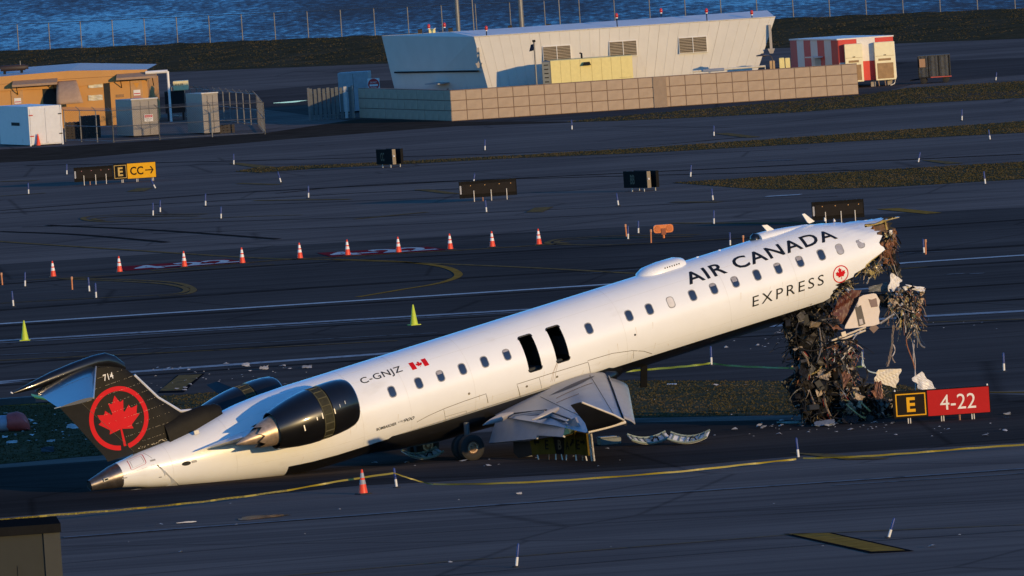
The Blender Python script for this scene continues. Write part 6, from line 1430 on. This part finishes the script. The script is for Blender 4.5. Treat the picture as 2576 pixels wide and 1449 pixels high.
def sign_back(t, x0, x1, z0, zt, red=False):
    mb = MB(); mb.bx(x0, x1, .0, .24, z0, zt); b_ = mb.build('sign_back', bronze, t)
    mb = MB(); mb.bx(x0 + .14, x1 - .05, -.03, .0, z0 + .16, zt - .14, .012); mb.build('back_tray', M('sign_back_lighter', (.017, .014, .012), .8, spec=.15), b_)
    face_frame(b_, x0, x1, z0, zt, -.002, .03, blk, 'back_frame')
    mb = MB(); mb.bx(x0 + .03, x0 + .11, -.012, -.002, z0 + .2, zt - .2); mb.build('label_plate', M('grey_label', (.32, .32, .34), .5), b_)
    for f_ in (.2, .45, .7, .9): mb = MB(); mb.bx(lerp(x0, x1, f_) - .02, lerp(x0, x1, f_) + .02, -.036, -.03, zt - .24, zt - .2); mb.build('rivet_tab', M('orange_tab', (.55, .28, .08), .5) if not red else M('pale_red_tab', (.4, .16, .16), .5), b_)
    for f_ in (.25, .55, .82): mb = MB(); mb.tube([(lerp(x0, x1, f_), -.06, 0), (lerp(x0, x1, f_), -.06, z0 + .35)], .022, 6); mb.build('leg', legm, t)
    mb = MB(); mb.tube([(lerp(x0, x1, .4), -.03, 0), (lerp(x0, x1, .4), -.03, z0)], .03, 6); mb.build('power_leg', M('copper_leg'), t)
sign_back(t, x0, xa - .04, .2, 1.0, True)
for u0, u1, v, lab in ((1155, 1300, 505, 'long dark taxiway sign seen from behind, in the middle of the apron'), (2043, 2174, 562, 'dark taxiway sign seen from behind above the nose of the airliner')):
    Fs = Frame(G((u0 + u1) / 2, v), R(3)); a_ = Fs.px(u0, v - 30)[0]; b_ = Fs.px(u1, v - 30)[0]; t = thing('taxiway_sign', lab, 'sign', Fs.o, Fs.yaw, 'signs seen from behind'); sign_back(t, a_, b_, .2, 1.02)
for u, v, txt, lab in ((976, 422, 'CC', 'boxy dark taxiway sign reading CC on the narrow grass strip'), (1605, 482, 'BB', 'boxy dark taxiway sign reading BB by the grass island')):
    Fs = Frame(G(u, v), R(-62)); a_ = Fs.px(u - 29 if txt == 'CC' else u - 36, v - 20)[0]; b_ = Fs.px(u + (12 if txt == 'CC' else 24), v - 20)[0]; t = thing('taxiway_sign', lab, 'sign', Fs.o, Fs.yaw, 'boxy two-sided signs')
    z0, zt = .18, 1.0; c_ = Fs.px(u + 29, v - 20, 1.4)[0]
    mb = MB(); mb.add([(a_, 0, z0), (b_, 0, z0), (b_, 0, zt), (a_, 0, zt), (a_, .16, z0), (b_, .16, z0), (b_, .16, zt), (a_, .16, zt)], [(0, 1, 2, 3), (5, 4, 7, 6), (0, 4, 5, 1), (3, 2, 6, 7), (0, 3, 7, 4), (1, 5, 6, 2)]); f1 = mb.build('front_face', blk, t)
    mb = MB(); mb.bx(a_ + .1, b_ - .1, .55, .71, z0, zt); mb.build('rear_face', blk, t)
    mb = MB(); mb.bx(b_ - .01, b_ + .03, -.02, .18, z0, zt); mb.build('edge_post', M('sign_edge_metal', (.16, .13, .10), .4, metal=.6), t)
    front_text(txt, lerp(a_, b_, .38), (z0 + zt) / 2, .46, -.006, 'lettering', M('unlit_yellow', (.06, .05, .02), .5), f1, .44, .02)
    mb = MB(); mb.lathe([(0, 0), (.0, .05), (.06, .05), (.1, .0)], 8, ax='z', c=(b_ + .06, .05, (z0 + zt) / 2)); mb.build('lamp', swht, t)
    legs(t, [lerp(a_, b_, f_) for f_ in (.3, .8)]); legs(t, [a_ + .4, b_ - .4], .2, .63)
# crushed direction sign under the wing
Fs = Frame(G(1410, 1158), R(-58)); Zr = zp(4.528, 1450, 1080); t = thing('crushed_sign', 'crushed yellow direction sign pinned under the wing', 'sign', Fs.o, Fs.yaw)
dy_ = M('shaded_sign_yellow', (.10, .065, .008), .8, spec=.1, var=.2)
def cq(pts, y=0, th=.06): return [(x, y, z) for x, z in (Fs.px(*Zr(*p), y) for p in pts)]
def cpan(pts, mat, name, y=0):
    mb = MB(); mb.extr(cq(pts, y), (0, .08, 0)); return mb.build(name, mat, t)
a1 = cpan([(630, 1095), (930, 1040), (985, 1275), (665, 1290)], dy_, 'direction_panel'); a2 = cpan([(950, 1040), (1095, 1040), (1095, 1285), (990, 1275)], blk, 'location_panel', .02); a3 = cpan([(1098, 1030), (1240, 960), (1255, 1280), (1100, 1285)], dy_, 'direction_panel', -.02); a4 = cpan([(1245, 975), (1395, 1000), (1425, 1300), (1258, 1280)], dy_, 'direction_panel', .0)
cpan([(405, 1110), (630, 1100), (665, 1290), (480, 1335), (410, 1260)], M('crushed_black', (.008, .008, .008), .7), 'crushed_end', .1)
def arrow_at(u, v, s, d, par, y):
    x, z = Fs.px(*Zr(u, v), y); mb = MB(); w = .035
    dx, dz = d; nx, nz = -dz, dx
    mb.extr([(x - dx * s + nx * w, y, z - dz * s + nz * w), (x + dx * s * .6 + nx * w, y, z + dz * s * .6 + nz * w), (x + dx * s * .6 - nx * w, y, z + dz * s * .6 - nz * w), (x - dx * s - nx * w, y, z - dz * s - nz * w)], (0, -.006, 0))
    mb.extr([(x + dx * s, y, z + dz * s), (x + dx * s * .3 + nx * s * .6, y, z + dz * s * .3 + nz * s * .6), (x + dx * s * .3 - nx * s * .6, y, z + dz * s * .3 - nz * s * .6)], (0, -.007, 0)); mb.build('arrow', blk, par)
for txt, u, v, y, par, mt in (('E', 860, 1150, -.006, a1, blk), ('B', 1035, 1150, .012, a2, M('unlit_yellow')), ('A', 1140, 1155, -.026, a3, blk), ('E', 1285, 1150, -.006, a4, blk)):
    x, z = Fs.px(*Zr(u, v), y); front_text(txt, x, z, .30, y, 'lettering', mt, par, .2, .02)
arrow_at(720, 1115, .16, (-1, 0), a1, -.006); arrow_at(1205, 1120, .15, (.7, .7), a3, -.026); arrow_at(1350, 1115, .13, (1, 0), a4, -.006)
for u, v, v2 in ((735, 1290, 1335), (890, 1285, 1330), (985, 1275, 1350), (1130, 1285, 1345), (1255, 1285, 1355), (1345, 1300, 1360), (1390, 1305, 1360), (1060, 1280, 1350)):
    x, z = Fs.px(*Zr(u, v), .03); mb = MB(); mb.tube([(x, .03, max(z, .1)), (x + random.uniform(-.06, .06), .03, 0)], .022, 6); mb.build('leg', legm if u not in (890, 1345) else M('copper_leg'), t)
for u, v, v2 in ((1430, 1000, 1320), (1465, 1000, 1355)):
    x, z = Fs.px(*Zr(u, v), -.02); mb = MB(); mb.tube([(x, -.02, z), (x + .08, -.02, 0)], .03, 6); mb.build('bent_post', M('bent_post_pale', (.4, .36, .32), .5, var=.5, scale=12), t)
# runway guard light, seen from behind
t = thing('guard_light', 'orange two-lobed runway guard light on a short stem', 'light', G(1670, 599), R(4)); k_ = Frame(G(1670, 599), R(4)); z1 = k_.px(1670, 575)[1]
mb = MB(); mb.tube([(0, 0, 0), (0, 0, z1)], .05, 8); mb.build('stem', orng, t)
mb = MB(); lp_ = rrect(.88, .36, .12, 4); mb.extr([(a, -.1, z1 + b) for a, b in lp_], (0, .22, 0)); bd = mb.build('lamp_housing', orng, t)
for s in (-1, 1): mb = MB(); mb.lathe([(-.12, .13), (-.1, .14)], 16, ax='y', c=(s * .25, 0, z1), cap=True); mb.build('lamp_back', M('orange_darker', (.5, .12, .02), .5), bd)
mb = MB(); mb.bx(-.1, .1, -.14, -.1, z1 - .26, z1 + .02); mb.build('bracket', M('rust_bracket', (.25, .06, .02), .6), bd)
# ---- traffic cones
corange = M('cone_orange', (.75, .055, .008), .45, var=.05); cwhite = M('cone_collar', (.78, .74, .72), .4); cbase = M('cone_base_black', (.012, .012, .012), .8); cgrey = M('cone_collar_grey', (.30, .30, .33), .5); lime = M('lime_plastic', (.46, .55, .02), .5, var=.05)
def cone(name, label, p, h=.72, body=corange, collar=cwhite, base=cbase, bands=True, group=None, rz=0.0):
    t = thing(name, label, 'traffic cone', p, rz, group); r0, r1 = .135 * h / .72, .028
    rad = lambda z: lerp(r0, r1, z / h)
    mb = MB(); mb.lathe([(.03, r0), (h - .02, r1 + .004), (h, r1 - .008), (h, 0)], 20, ax='z'); mb.build('cone_body', body, t, smooth=40)
    mb = MB(); s = .185 * h / .72; mb.bx(-s, s, -s, s, 0, .035, .008); mb.build('base', base, t)
    if bands:
        for z0, z1 in ((.40, .58), (.66, .86)): mb = MB(); mb.lathe([(h * z0, rad(h * z0) + .005), (h * z1, rad(h * z1) + .005)], 20, ax='z'); mb.build('collar', collar, t, smooth=1)
    return t
rowc = [(134, 697), (301, 685), (464, 672), (610, 663), (755, 651), (875, 643), (1003, 636), (1133, 628), (1239, 622), (1356, 616)]
ordw = ['leftmost', 'second', 'third', 'fourth', 'fifth', 'sixth', 'seventh', 'eighth', 'ninth', 'rightmost']
pc = None
for i, q in enumerate(rowc):
    lab = 'orange cone with white collars, %s of the row across the apron' % (ordw[i] if i in (0, 9) else ordw[i] + ' from the left')
    if pc is None: pc = cone('traffic_cone', lab, G(*q), group='row of cones across the apron')
    else: copy_tree(pc, G(*q), lab, (0, 0, random.uniform(0, 1.5)))
cone('traffic_cone', 'orange cone with grey collars standing at the police tape', G(914, 1243), .74, collar=cgrey, rz=.5)
cone('traffic_cone', 'orange cone in front of the white storage container', G(97, 367), .74, bands=False, rz=.2)
pc = cone('traffic_cone', 'lime green cone at the left edge of the runway', G(63, 857), .80, lime, lime, lime, False, 'lime green cones'); copy_tree(pc, G(1042, 818), 'lime green cone on the runway behind the fuselage', (0, 0, .4))
# ---- edge markers
mblu = M('marker_blue', (.010, .030, .17), .45); mwht = M('marker_white', (.66, .65, .62), .5); mor = M('marker_orange', (.5, .16, .05), .5); mtan = M('marker_tip', (.5, .46, .42), .5)
def marker_proto():
    t = thing('edge_marker', '', 'edge marker', (0, 0, 0), 0, 'blue and white taxiway edge markers')
    mb = MB(); mb.lathe([(0, .12), (.03, .11), (.045, .05), (.045, 0)], 12, ax='z'); mb.build('foot', cbase, t)
    mb = MB(); mb.lathe([(.04, .038), (.30, .038)], 10, ax='z', cap=True); mb.build('white_sleeve', mwht, t, smooth=40)
    mb = MB(); mb.lathe([(.30, .036), (.66, .034), (.70, .02), (.70, 0)], 10, ax='z'); mb.build('blue_stem', mblu, t, smooth=40)
    return t
MK = [(168, 440, 168, 413, 'left of the E CC sign'), (72, 489, 71, 460, 'near the left edge below the E CC sign'), (392, 475, 379, 451, 'leaning, at the right foot of the E CC sign'), (588, 415, 588, 387, 'at the left tip of the narrow grass strip'),
      (385, 544, 385, 510, 'left one of a close pair on the left apron'), (403, 535, 403, 504, 'right one of a close pair on the left apron'), (517, 519, 517, 487, 'on the left apron right of the close pair'), (556, 551, 556, 520, 'whitish, on the left apron below its neighbour'),
      (63, 722, 63, 684, 'left of the leftmost cone of the row'), (225, 735, 222, 697, 'upper one of two below the leftmost cones'), (242, 751, 240, 712, 'lower one of two below the leftmost cones'), (34, 772, 30, 732, 'tilted, at the left edge above the runway line'),
      (707, 460, 699, 432, 'tilted, on the taxiway left of the CC sign'), (776, 499, 776, 467, 'on the taxiway left of the long dark sign'), (1220, 379, 1220, 351, 'alone above the narrow grass strip'), (1224, 535, 1221, 503, 'in front of the long dark sign'),
      (1191, 462, 1193, 447, 'half hidden behind the long dark sign'), (1439, 327, 1438, 301, 'white, below the middle of the block wall'), (1796, 343, 1796, 316, 'on the far taxiway right of the block wall middle'), (2420, 304, 2420, 275, 'on the far taxiway below the baggage cart'),
      (2491, 352, 2487, 326, 'tilted, below the narrow grass strip at the right'), (2310, 409, 2315, 383, 'tilted, above the grass island'), (2479, 464, 2475, 431, 'below the grass island at the right'), (2505, 203, 2507, 185, 'white, on the service road at the right edge'),
      (1737, 446, 1739, 415, 'at the left tip of the grass island'), (1556, 518, 1551, 486, 'tilted, below the BB sign'), (1794, 505, 1790, 474, 'tilted, below the grass island left part'), (1796, 565, 1796, 529, 'above the raised fuselage, by a yellow line'),
      (1580, 603, 1580, 568, 'next to an orange stake left of the guard light'), (1606, 588, 1606, 555, 'between the orange stakes left of the guard light'), (1837, 619, 1836, 584, 'just above the satellite radome of the airliner'), (2325, 638, 2322, 601, 'beside an orange stake right of the torn nose'),
      (2526, 935, 2524, 887, 'right of the hanging wreckage'), (1790, 920, 1788, 871, 'under the raised fuselage, holding tape'), (2170, 925, 2170, 880, 'behind the hanging wreckage, holding a hose'), (2009, 1153, 2003, 1101, 'holding police tape in the right foreground'),
      (1299, 1427, 1304, 1367, 'leaning, at the bottom edge of the picture'), (2235, 1354, 2250, 1303, 'strongly leaning, beside the big yellow chevron'), (998, 1227, 991, 1177, 'holding police tape next to the orange cone')]
pm = marker_proto()
for i, (u, v, u2, v2, w) in enumerate(MK):
    p = G(u, v); fr_ = Frame(p, 0); x, z = fr_.px(u2, v2); ln = math.atan2(x, max(z, .2)); sc_ = max(.75, min(1.25, math.hypot(x, z) / .70))
    lab = 'blue and white edge marker ' + w
    if i == 0: o = pm; o['label'] = lab; o.location = p; o.rotation_euler = (0, ln, 0)
    else: o = copy_tree(pm, p, lab, (0, ln, 0))
    o.scale = (1, 1, sc_)
def stake(label, u, v, u2, v2):
    p = G(u, v); fr_ = Frame(p, 0); x, z = fr_.px(u2, v2); t = thing('orange_stake', label, 'marker', p, 0, 'orange stakes')
    mb = MB(); mb.tube([(0, 0, 0), (x, 0, z)], .034, 8); mb.build('stem', mor, t); mb = MB(); mb.tube([(x, 0, z - .12), (x, 0, z)], .05, 8); mb.build('cap', M('stake_cap', (.45, .2, .1), .5), t)
for q in (('orange stake at the left edge below the cones', 6, 717, 3, 686), ('orange stake between blue markers below the cones', 182, 729, 180, 696), ('orange stake left of the guard light, beside a blue marker', 1576, 595, 1573, 564), ('orange stake just left of the guard light', 1638, 612, 1637, 577), ('orange stake above the airliner roof by the beacon', 1870, 612, 1869, 592), ('orange stake beside a blue marker right of the torn nose', 2329, 640, 2328, 602)): stake(*q)
# ---- police tape
tape_m, n, l, b = new_mat('police_tape'); MATS['tape'] = tape_m
tc = n.new('ShaderNodeTexCoord'); mp = n.new('ShaderNodeMapping'); l.new(tc.outputs['UV'], mp.inputs[0])
nz = n.new('ShaderNodeTexNoise'); nz.inputs['Scale'].default_value = 3; l.new(tc.outputs['Object'], nz.inputs['Vector'])
r = n.new('ShaderNodeValToRGB'); r.color_ramp.elements[0].color = (.20, .155, .012, 1); r.color_ramp.elements[1].color = (.33, .26, .022, 1); l.new(nz.outputs['Fac'], r.inputs[0]); l.new(r.outputs[0], b.inputs['Base Color']); b.inputs['Roughness'].default_value = .4
def tape(label, pts, hts, w=.055, sag=.0, mat=tape_m, text=None, rip=.004):
    P = [G(u, v, h) for (u, v), h in zip(pts, hts)]; P = spline(P, 14); mb = MB(); V = []; k = len(P); rnd = random.Random(len(label))
    ph = rnd.uniform(0, 6)
    for i, p in enumerate(P):
        a = R(40) * math.sin(i * .35 + ph) * math.sin(i * .11 + 1); dz = math.cos(a) * w / 2; dyy = math.sin(a) * w / 2; z = max(p.z, w / 2 + .012) + rip * math.sin(i * .8 + ph)
        V += [(p.x, p.y + dyy, max(z + dz, .015)), (p.x, p.y - dyy, max(z - dz, .012))]
    mb.add(V, [(2 * i, 2 * i + 1, 2 * i + 3, 2 * i + 2) for i in range(k - 1)]); o = mb.build('police_tape', mat, fix=False)
    return tag(o, label, 'tape', 'police tape lines'), P
o, P = tape('yellow police tape sagging from the left edge to the marker by the cone', [(-40, 1311), (120, 1297), (300, 1283), (500, 1263), (700, 1237), (850, 1211), (990, 1190)], (.35, .3, .22, .2, .25, .4, .55))
words_ = MB()
for i in range(9):                                # printed words along the tape
    f_ = .02 + i * .075; k_ = f_ * (len(P) - 1); a, b_ = P[int(k_)], P[min(int(k_) + 6, len(P) - 1)]; vf = norm2(text_mesh('POLICE LINE DO NOT CROSS'))
    d = (b_ - a); d = d * (1.05 / d.length)
    words_.add([tuple(a + d * p[0] + Vector((0, -.045, -.025 + .05 * p[1]))) for p in vf[0]], vf[1])
tag(words_.build('tape_lettering', letter, o, fix=False), kind='stuff')
tape('thin yellow tape running down from the marker beside the cone', [(992, 1190), (1020, 1200), (1060, 1212), (1090, 1219)], (.5, .3, .12, .04), .04)
tape('long yellow tape across the middle foreground', [(1090, 1219), (1250, 1216), (1450, 1206), (1700, 1187), (1880, 1168), (2003, 1155)], (.03, .05, .06, .1, .12, .14), .055)
tape('yellow tape from the right marker to the right edge', [(2020, 1153), (2150, 1149), (2300, 1139), (2450, 1127), (2600, 1117)], (.05, .06, .1, .12, .15), .055)
gt = M('far_tape', (.20, .26, .03), .5)
tape('greenish tape under the raised fuselage, left of its marker', [(1560, 935), (1650, 928), (1730, 921), (1788, 914)], (.05, .05, .1, .14), .07, mat=gt)
tape('greenish tape under the raised fuselage, right of its marker', [(1792, 914), (1840, 920), (1950, 925), (2080, 928), (2170, 922)], (.14, .08, .05, .05, .1), .06, mat=gt)
# ---- fallen exit hatches and larger debris
def curved_hatch(label, u, v, rz, w=.95, h=.5, tilt=0, name='exit_hatch'):
    p = G(u, v); t = thing(name, label, 'hatch', p, rz); rr = 1.39 * (h / .95)
    def arc(th, off): return [(rr_ * math.sin(a), rr_ * (1 - math.cos(a))) for a in [lerp(-th, th, i / 12) for i in range(13)] for rr_ in (rr - off,)]
    hw = w / 2; th = .5; t.rotation_euler = (R(16), 0, rz); t.location.z = hw * .6 * math.sin(R(16)) + .015
    mb = MB(); mb.grid(lambda a, c: (lerp(-.62, .62, a), lerp(-hw * .6, hw * .6, c), 1.1 * (1 - math.cos(lerp(-.55, .55, a))) + .02), 14, 4); s = mb.build('skin', m_wht, t, smooth=1); s.modifiers.new('t', 'SOLIDIFY').thickness = .03
    for c in (-hw * .6, hw * .6): mb = MB(); mb.tube([(lerp(-.62, .62, i / 12), c, 1.1 * (1 - math.cos(lerp(-.55, .55, i / 12))) + .07) for i in range(13)], .035, 5); mb.build('rim', M('hatch_rim_green', (.20, .24, .20), .5), t)
    for i in range(6): x = lerp(-.5, .5, i / 5); mb = MB(); mb.bx(x - .02, x + .02, -hw * .55, hw * .55, 1.1 * (1 - math.cos(.55 * x / .62)) + .05, 1.1 * (1 - math.cos(.55 * x / .62)) + .09); mb.build('stiffener', M('hatch_rim_green'), t)
    mb = MB(); mb.tube([(.05, -hw * .45, .1), (.1, -hw * .5, .22), (.22, -hw * .5, .22), (.26, -hw * .45, .12)], .025, 5); mb.build('handle', dkmet, t)
curved_hatch('fallen white exit hatch, left one of the two right of the wing', 1632, 1120, .25, .9)
curved_hatch('fallen white exit hatch, right one of the two right of the wing', 1735, 1118, -.2, 1.0)
curved_hatch('fallen white exit hatch near the main wheel', 1062, 1158, .5, .8)
t = thing('debris_box', 'grey-green broken box on the ground right of the wing tip', 'box', G(1533, 1119), .3); mb = MB(); mb.bx(-.33, .33, -.2, .2, 0, .24, .03); bb = mb.build('box_body', M('grey_green_box', (.10, .115, .11), .6, var=.3), t); mb = MB(); mb.bx(-.34, .2, -.21, .21, .24, .27); mb.build('box_lid', M('box_lid_grey', (.16, .17, .17), .6), t)
def scrap(label, u, v, w, h, mat, seed, name='debris_sheet', amp=.12, n=8, cat='debris'):
    p = G(u, v); w *= .7; h *= .7; rnd = random.Random(seed); a = rnd.uniform(-.6, .6)
    c, s = math.cos(a), math.sin(a); hw = w / 2; dp = w * .35
    o = crumple([(-hw * c, -hw * s - dp, .03 + h * .1), (hw * c, hw * s - dp, .02), (hw * c, hw * s + dp, h), (-hw * c, -hw * s + dp, h * .8)], name, mat, None, n, amp * h + .02, seed, .012)
    z = min(q[2] for q in [vv.co for vv in o.data.vertices]); o.location = (p.x, p.y, -z + .005)
    return tag(o, label, cat)
scrap('crumpled cream panel lying in the wreckage heap beside the sign', 2235, 1000, 1.0, .75, M('crumpled_cream', (.72, .64, .5), .6), 31)
P_ = to_world(lp(ZH(840, 660), -.1))
def world_quad(zf, Y0, pts): return [DY(*zf(*p), Y0) for p in pts]
bpy.data.objects.remove(bpy.data.objects['debris_sheet'])
YW = G(2235, 1050).y
o = crumple(world_quad(ZH, YW, [(640, 525), (985, 512), (910, 790), (590, 700)]), 'debris_sheet', M('crumpled_cream', (.72, .64, .5), .6), None, 9, .06, 33, .02); tag(o, 'crumpled cream panel standing in the wreckage heap', 'debris')
o = crumple(world_quad(ZH, YW + .3, [(1140, 650), (1275, 558), (1530, 835), (1290, 860)]), 'debris_sheet', m_wht, None, 9, .07, 34, .02); tag(o, 'torn white skin panel behind the E 4-22 sign', 'debris')
o = crumple(world_quad(ZH, YW - .2, [(600, 690), (700, 760), (735, 900), (620, 780)]), 'debris_sheet', M('peach_lining'), None, 7, .06, 35, .02); tag(o, 'peach-coloured lining sheet hanging below the cream panel', 'debris')
# the heap behind the sign
mh = {k: MB() for k in ('d', 'm', 'a', 'c')}
for _ in range(620):
    u, v = random.uniform(2165, 2390), random.uniform(1005, 1062); prof_ = 1000 + 40 * abs((u - 2250) / 140) ** 1.5
    if v < prof_: continue
    p = DY(u, v, YW + random.uniform(.2, 1.6)); p.z = max(p.z, .05); k = random.choices('dmac', (5, 2, 1, 1))[0]; c = to_local(p)
    (shard if random.random() < .6 else (lambda m2, cc, s, r2: wire(m2, cc, .4, .01, r2, .6)))(mh[k], c, random.uniform(.04, .2), random)
for k, mt, nm in (('d', m_dark, 'dark'), ('m', m_mid, 'brown'), ('a', m_alu, 'metal'), ('c', m_ins, 'beige')):
    mh[k].v = [tuple(to_world(p)) for p in mh[k].v]
    tag(mh[k].build('wreckage_heap', mt, fix=False), '%s torn scraps heaped on the ground behind the E 4-22 sign' % nm, 'wreckage', kind='stuff')
# ground scraps too many to count
sc = {k: MB() for k in ('w', 'g', 'd')}
def bit(u, v, s, k):
    p = G(u, v); rz = random.uniform(0, 3); mb = sc[k]; pts = [(math.cos(rz + a) * s * random.uniform(.5, 1.2), math.sin(rz + a) * s * random.uniform(.5, 1.2), random.uniform(.02, s * .7)) for a in (0, 1.3, 2.6, 4, 5.2)]
    mb.add([(p.x + x, p.y + y, z) for x, y, z in pts] + [(p.x, p.y, .02 + s * .5)], [(i, (i + 1) % 5, 5) for i in range(5)])
for (u0, u1, v0, v1, N, k) in ((0, 270, 1040, 1120, 46, 'w'), (380, 720, 920, 985, 46, 'g'), (380, 900, 912, 960, 16, 'w'), (1900, 2240, 1062, 1082, 22, 'w'), (1900, 2260, 1060, 1084, 30, 'g'), (1700, 2576, 1080, 1100, 16, 'g'), (2350, 2576, 1060, 1090, 6, 'w'), (1950, 2000, 830, 870, 10, 'g'), (2250, 2576, 810, 830, 7, 'g'), (1750, 1960, 850, 880, 14, 'g'), (900, 1560, 1130, 1175, 20, 'g'), (300, 2500, 1230, 1420, 14, 'g'), (1560, 2000, 960, 1050, 8, 'w')):
    for _ in range(N): bit(random.uniform(u0, u1), random.uniform(v0, v1), random.choice((.03, .05, .05, .08, .13)), k)
for k, mt, nm in (('w', M('pale_scrap', (.42, .40, .38), .6, var=.4), 'pale'), ('g', M('grey_scrap', (.30, .29, .28), .6, var=.4), 'grey'), ('d', m_dark, 'dark')):
    if sc[k].v: tag(sc[k].build('debris_scatter', mt, fix=False), 'small %s scraps strewn over the pavement and grass' % nm, 'debris', kind='stuff')
for q in (('bundle of white cloth scraps on the grass behind the tail', 188, 1078, .75, .28, M('pale_scrap'), 41), ('flat pale scrap on the grass left of the tail, nearest the edge', 30, 1115, .5, .15, M('pale_scrap'), 42), ('pale scrap on the grass between the tail and a dark bag', 128, 1112, .45, .12, M('grey_scrap'), 43),
          ('black bag lying on the grass behind the rudder', 120, 1138, .6, .3, M('black_plastic'), 44), ('curled white scrap on the runway line behind the engine', 618, 922, .4, .2, M('pale_scrap'), 45), ('pale scrap on the runway behind the far engine', 664, 930, .5, .18, M('grey_scrap'), 46), ('flat pale box on the runway edge behind the fuselage', 772, 926, .5, .14, M('grey_scrap'), 47),
          ('small white box on the tarmac in the foreground', 1306, 1243, .2, .1, M('pale_scrap'), 48), ('flat white scrap on the grass between wing and wreckage', 1690, 968, .5, .06, m_wht, 49), ('pale scrap right of the E 4-22 sign', 2533, 1043, .3, .1, M('grey_scrap'), 50), ('dark scrap right of the E 4-22 sign', 2530, 1052, .35, .08, m_dark, 51),
          ('blue-grey box at the foot of the hanging wreckage', 2075, 1072, 1.1, .26, M('blue_grey_scrap', (.16, .19, .24), .6), 52), ('black crate at the foot of the hanging wreckage', 2140, 1066, .7, .4, m_dark, 53), ('amber scrap left of the hanging wreckage', 2040, 1060, .35, .14, M('amber_scrap', (.35, .22, .02), .5), 54), ('green hose bundle left of the hanging wreckage', 1985, 1066, 1.2, .10, M('green_scrap', (.05, .09, .03), .6), 55)): scrap(*q)
# slide pack and rescue gear left of the tail
t = thing('escape_slide', 'rolled grey slide with a red fabric end on the grass at the left edge', 'slide', G(30, 1086), R(-3))
mb = MB(); secs = [[(x, .42 * w * math.cos(a), .30 * w + .30 * w * math.sin(a) + .004) for a in [2 * math.pi * i / 16 for i in range(16)]] for x, w in ((-1.6, 1), (-.2, .95), (.1, .9))]; mb.loft(secs); mb.build('rolled_slide', M('slide_grey', (.28, .27, .33), .6), t, smooth=1)
mb = MB(); secs = [[(x + .03 * math.sin(5 * a), .46 * w * math.cos(a), .33 * w + .33 * w * math.sin(a) + .004) for a in [2 * math.pi * i / 16 for i in range(16)]] for x, w in ((-.1, .96), (.2, 1.02), (.4, .9), (.54, .6), (.6, .2))]; mb.loft(secs); mb.build('red_end', M('slide_red', (.45, .06, .05), .6, var=.2, scale=6), t, smooth=1)
t = thing('rescue_crate', 'dark equipment crate with a yellow lid behind the tail', 'crate', G(62, 1017), R(2)); mb = MB(); mb.bx(-1.6, .4, -.3, .3, 0, .26, .03); mb.build('crate_body', M('dark_crate', (.03, .03, .032), .7, var=.3), t)
mb = MB(); mb.add([(.35, -.3, .22), (1.0, -.3, .05), (.95, .3, .09), (.25, .3, .3)], [(0, 1, 2, 3)]); o_ = mb.build('yellow_lid', M('lime_lid', (.55, .58, .05), .5), t); o_.modifiers.new('t', 'SOLIDIFY').thickness = .04
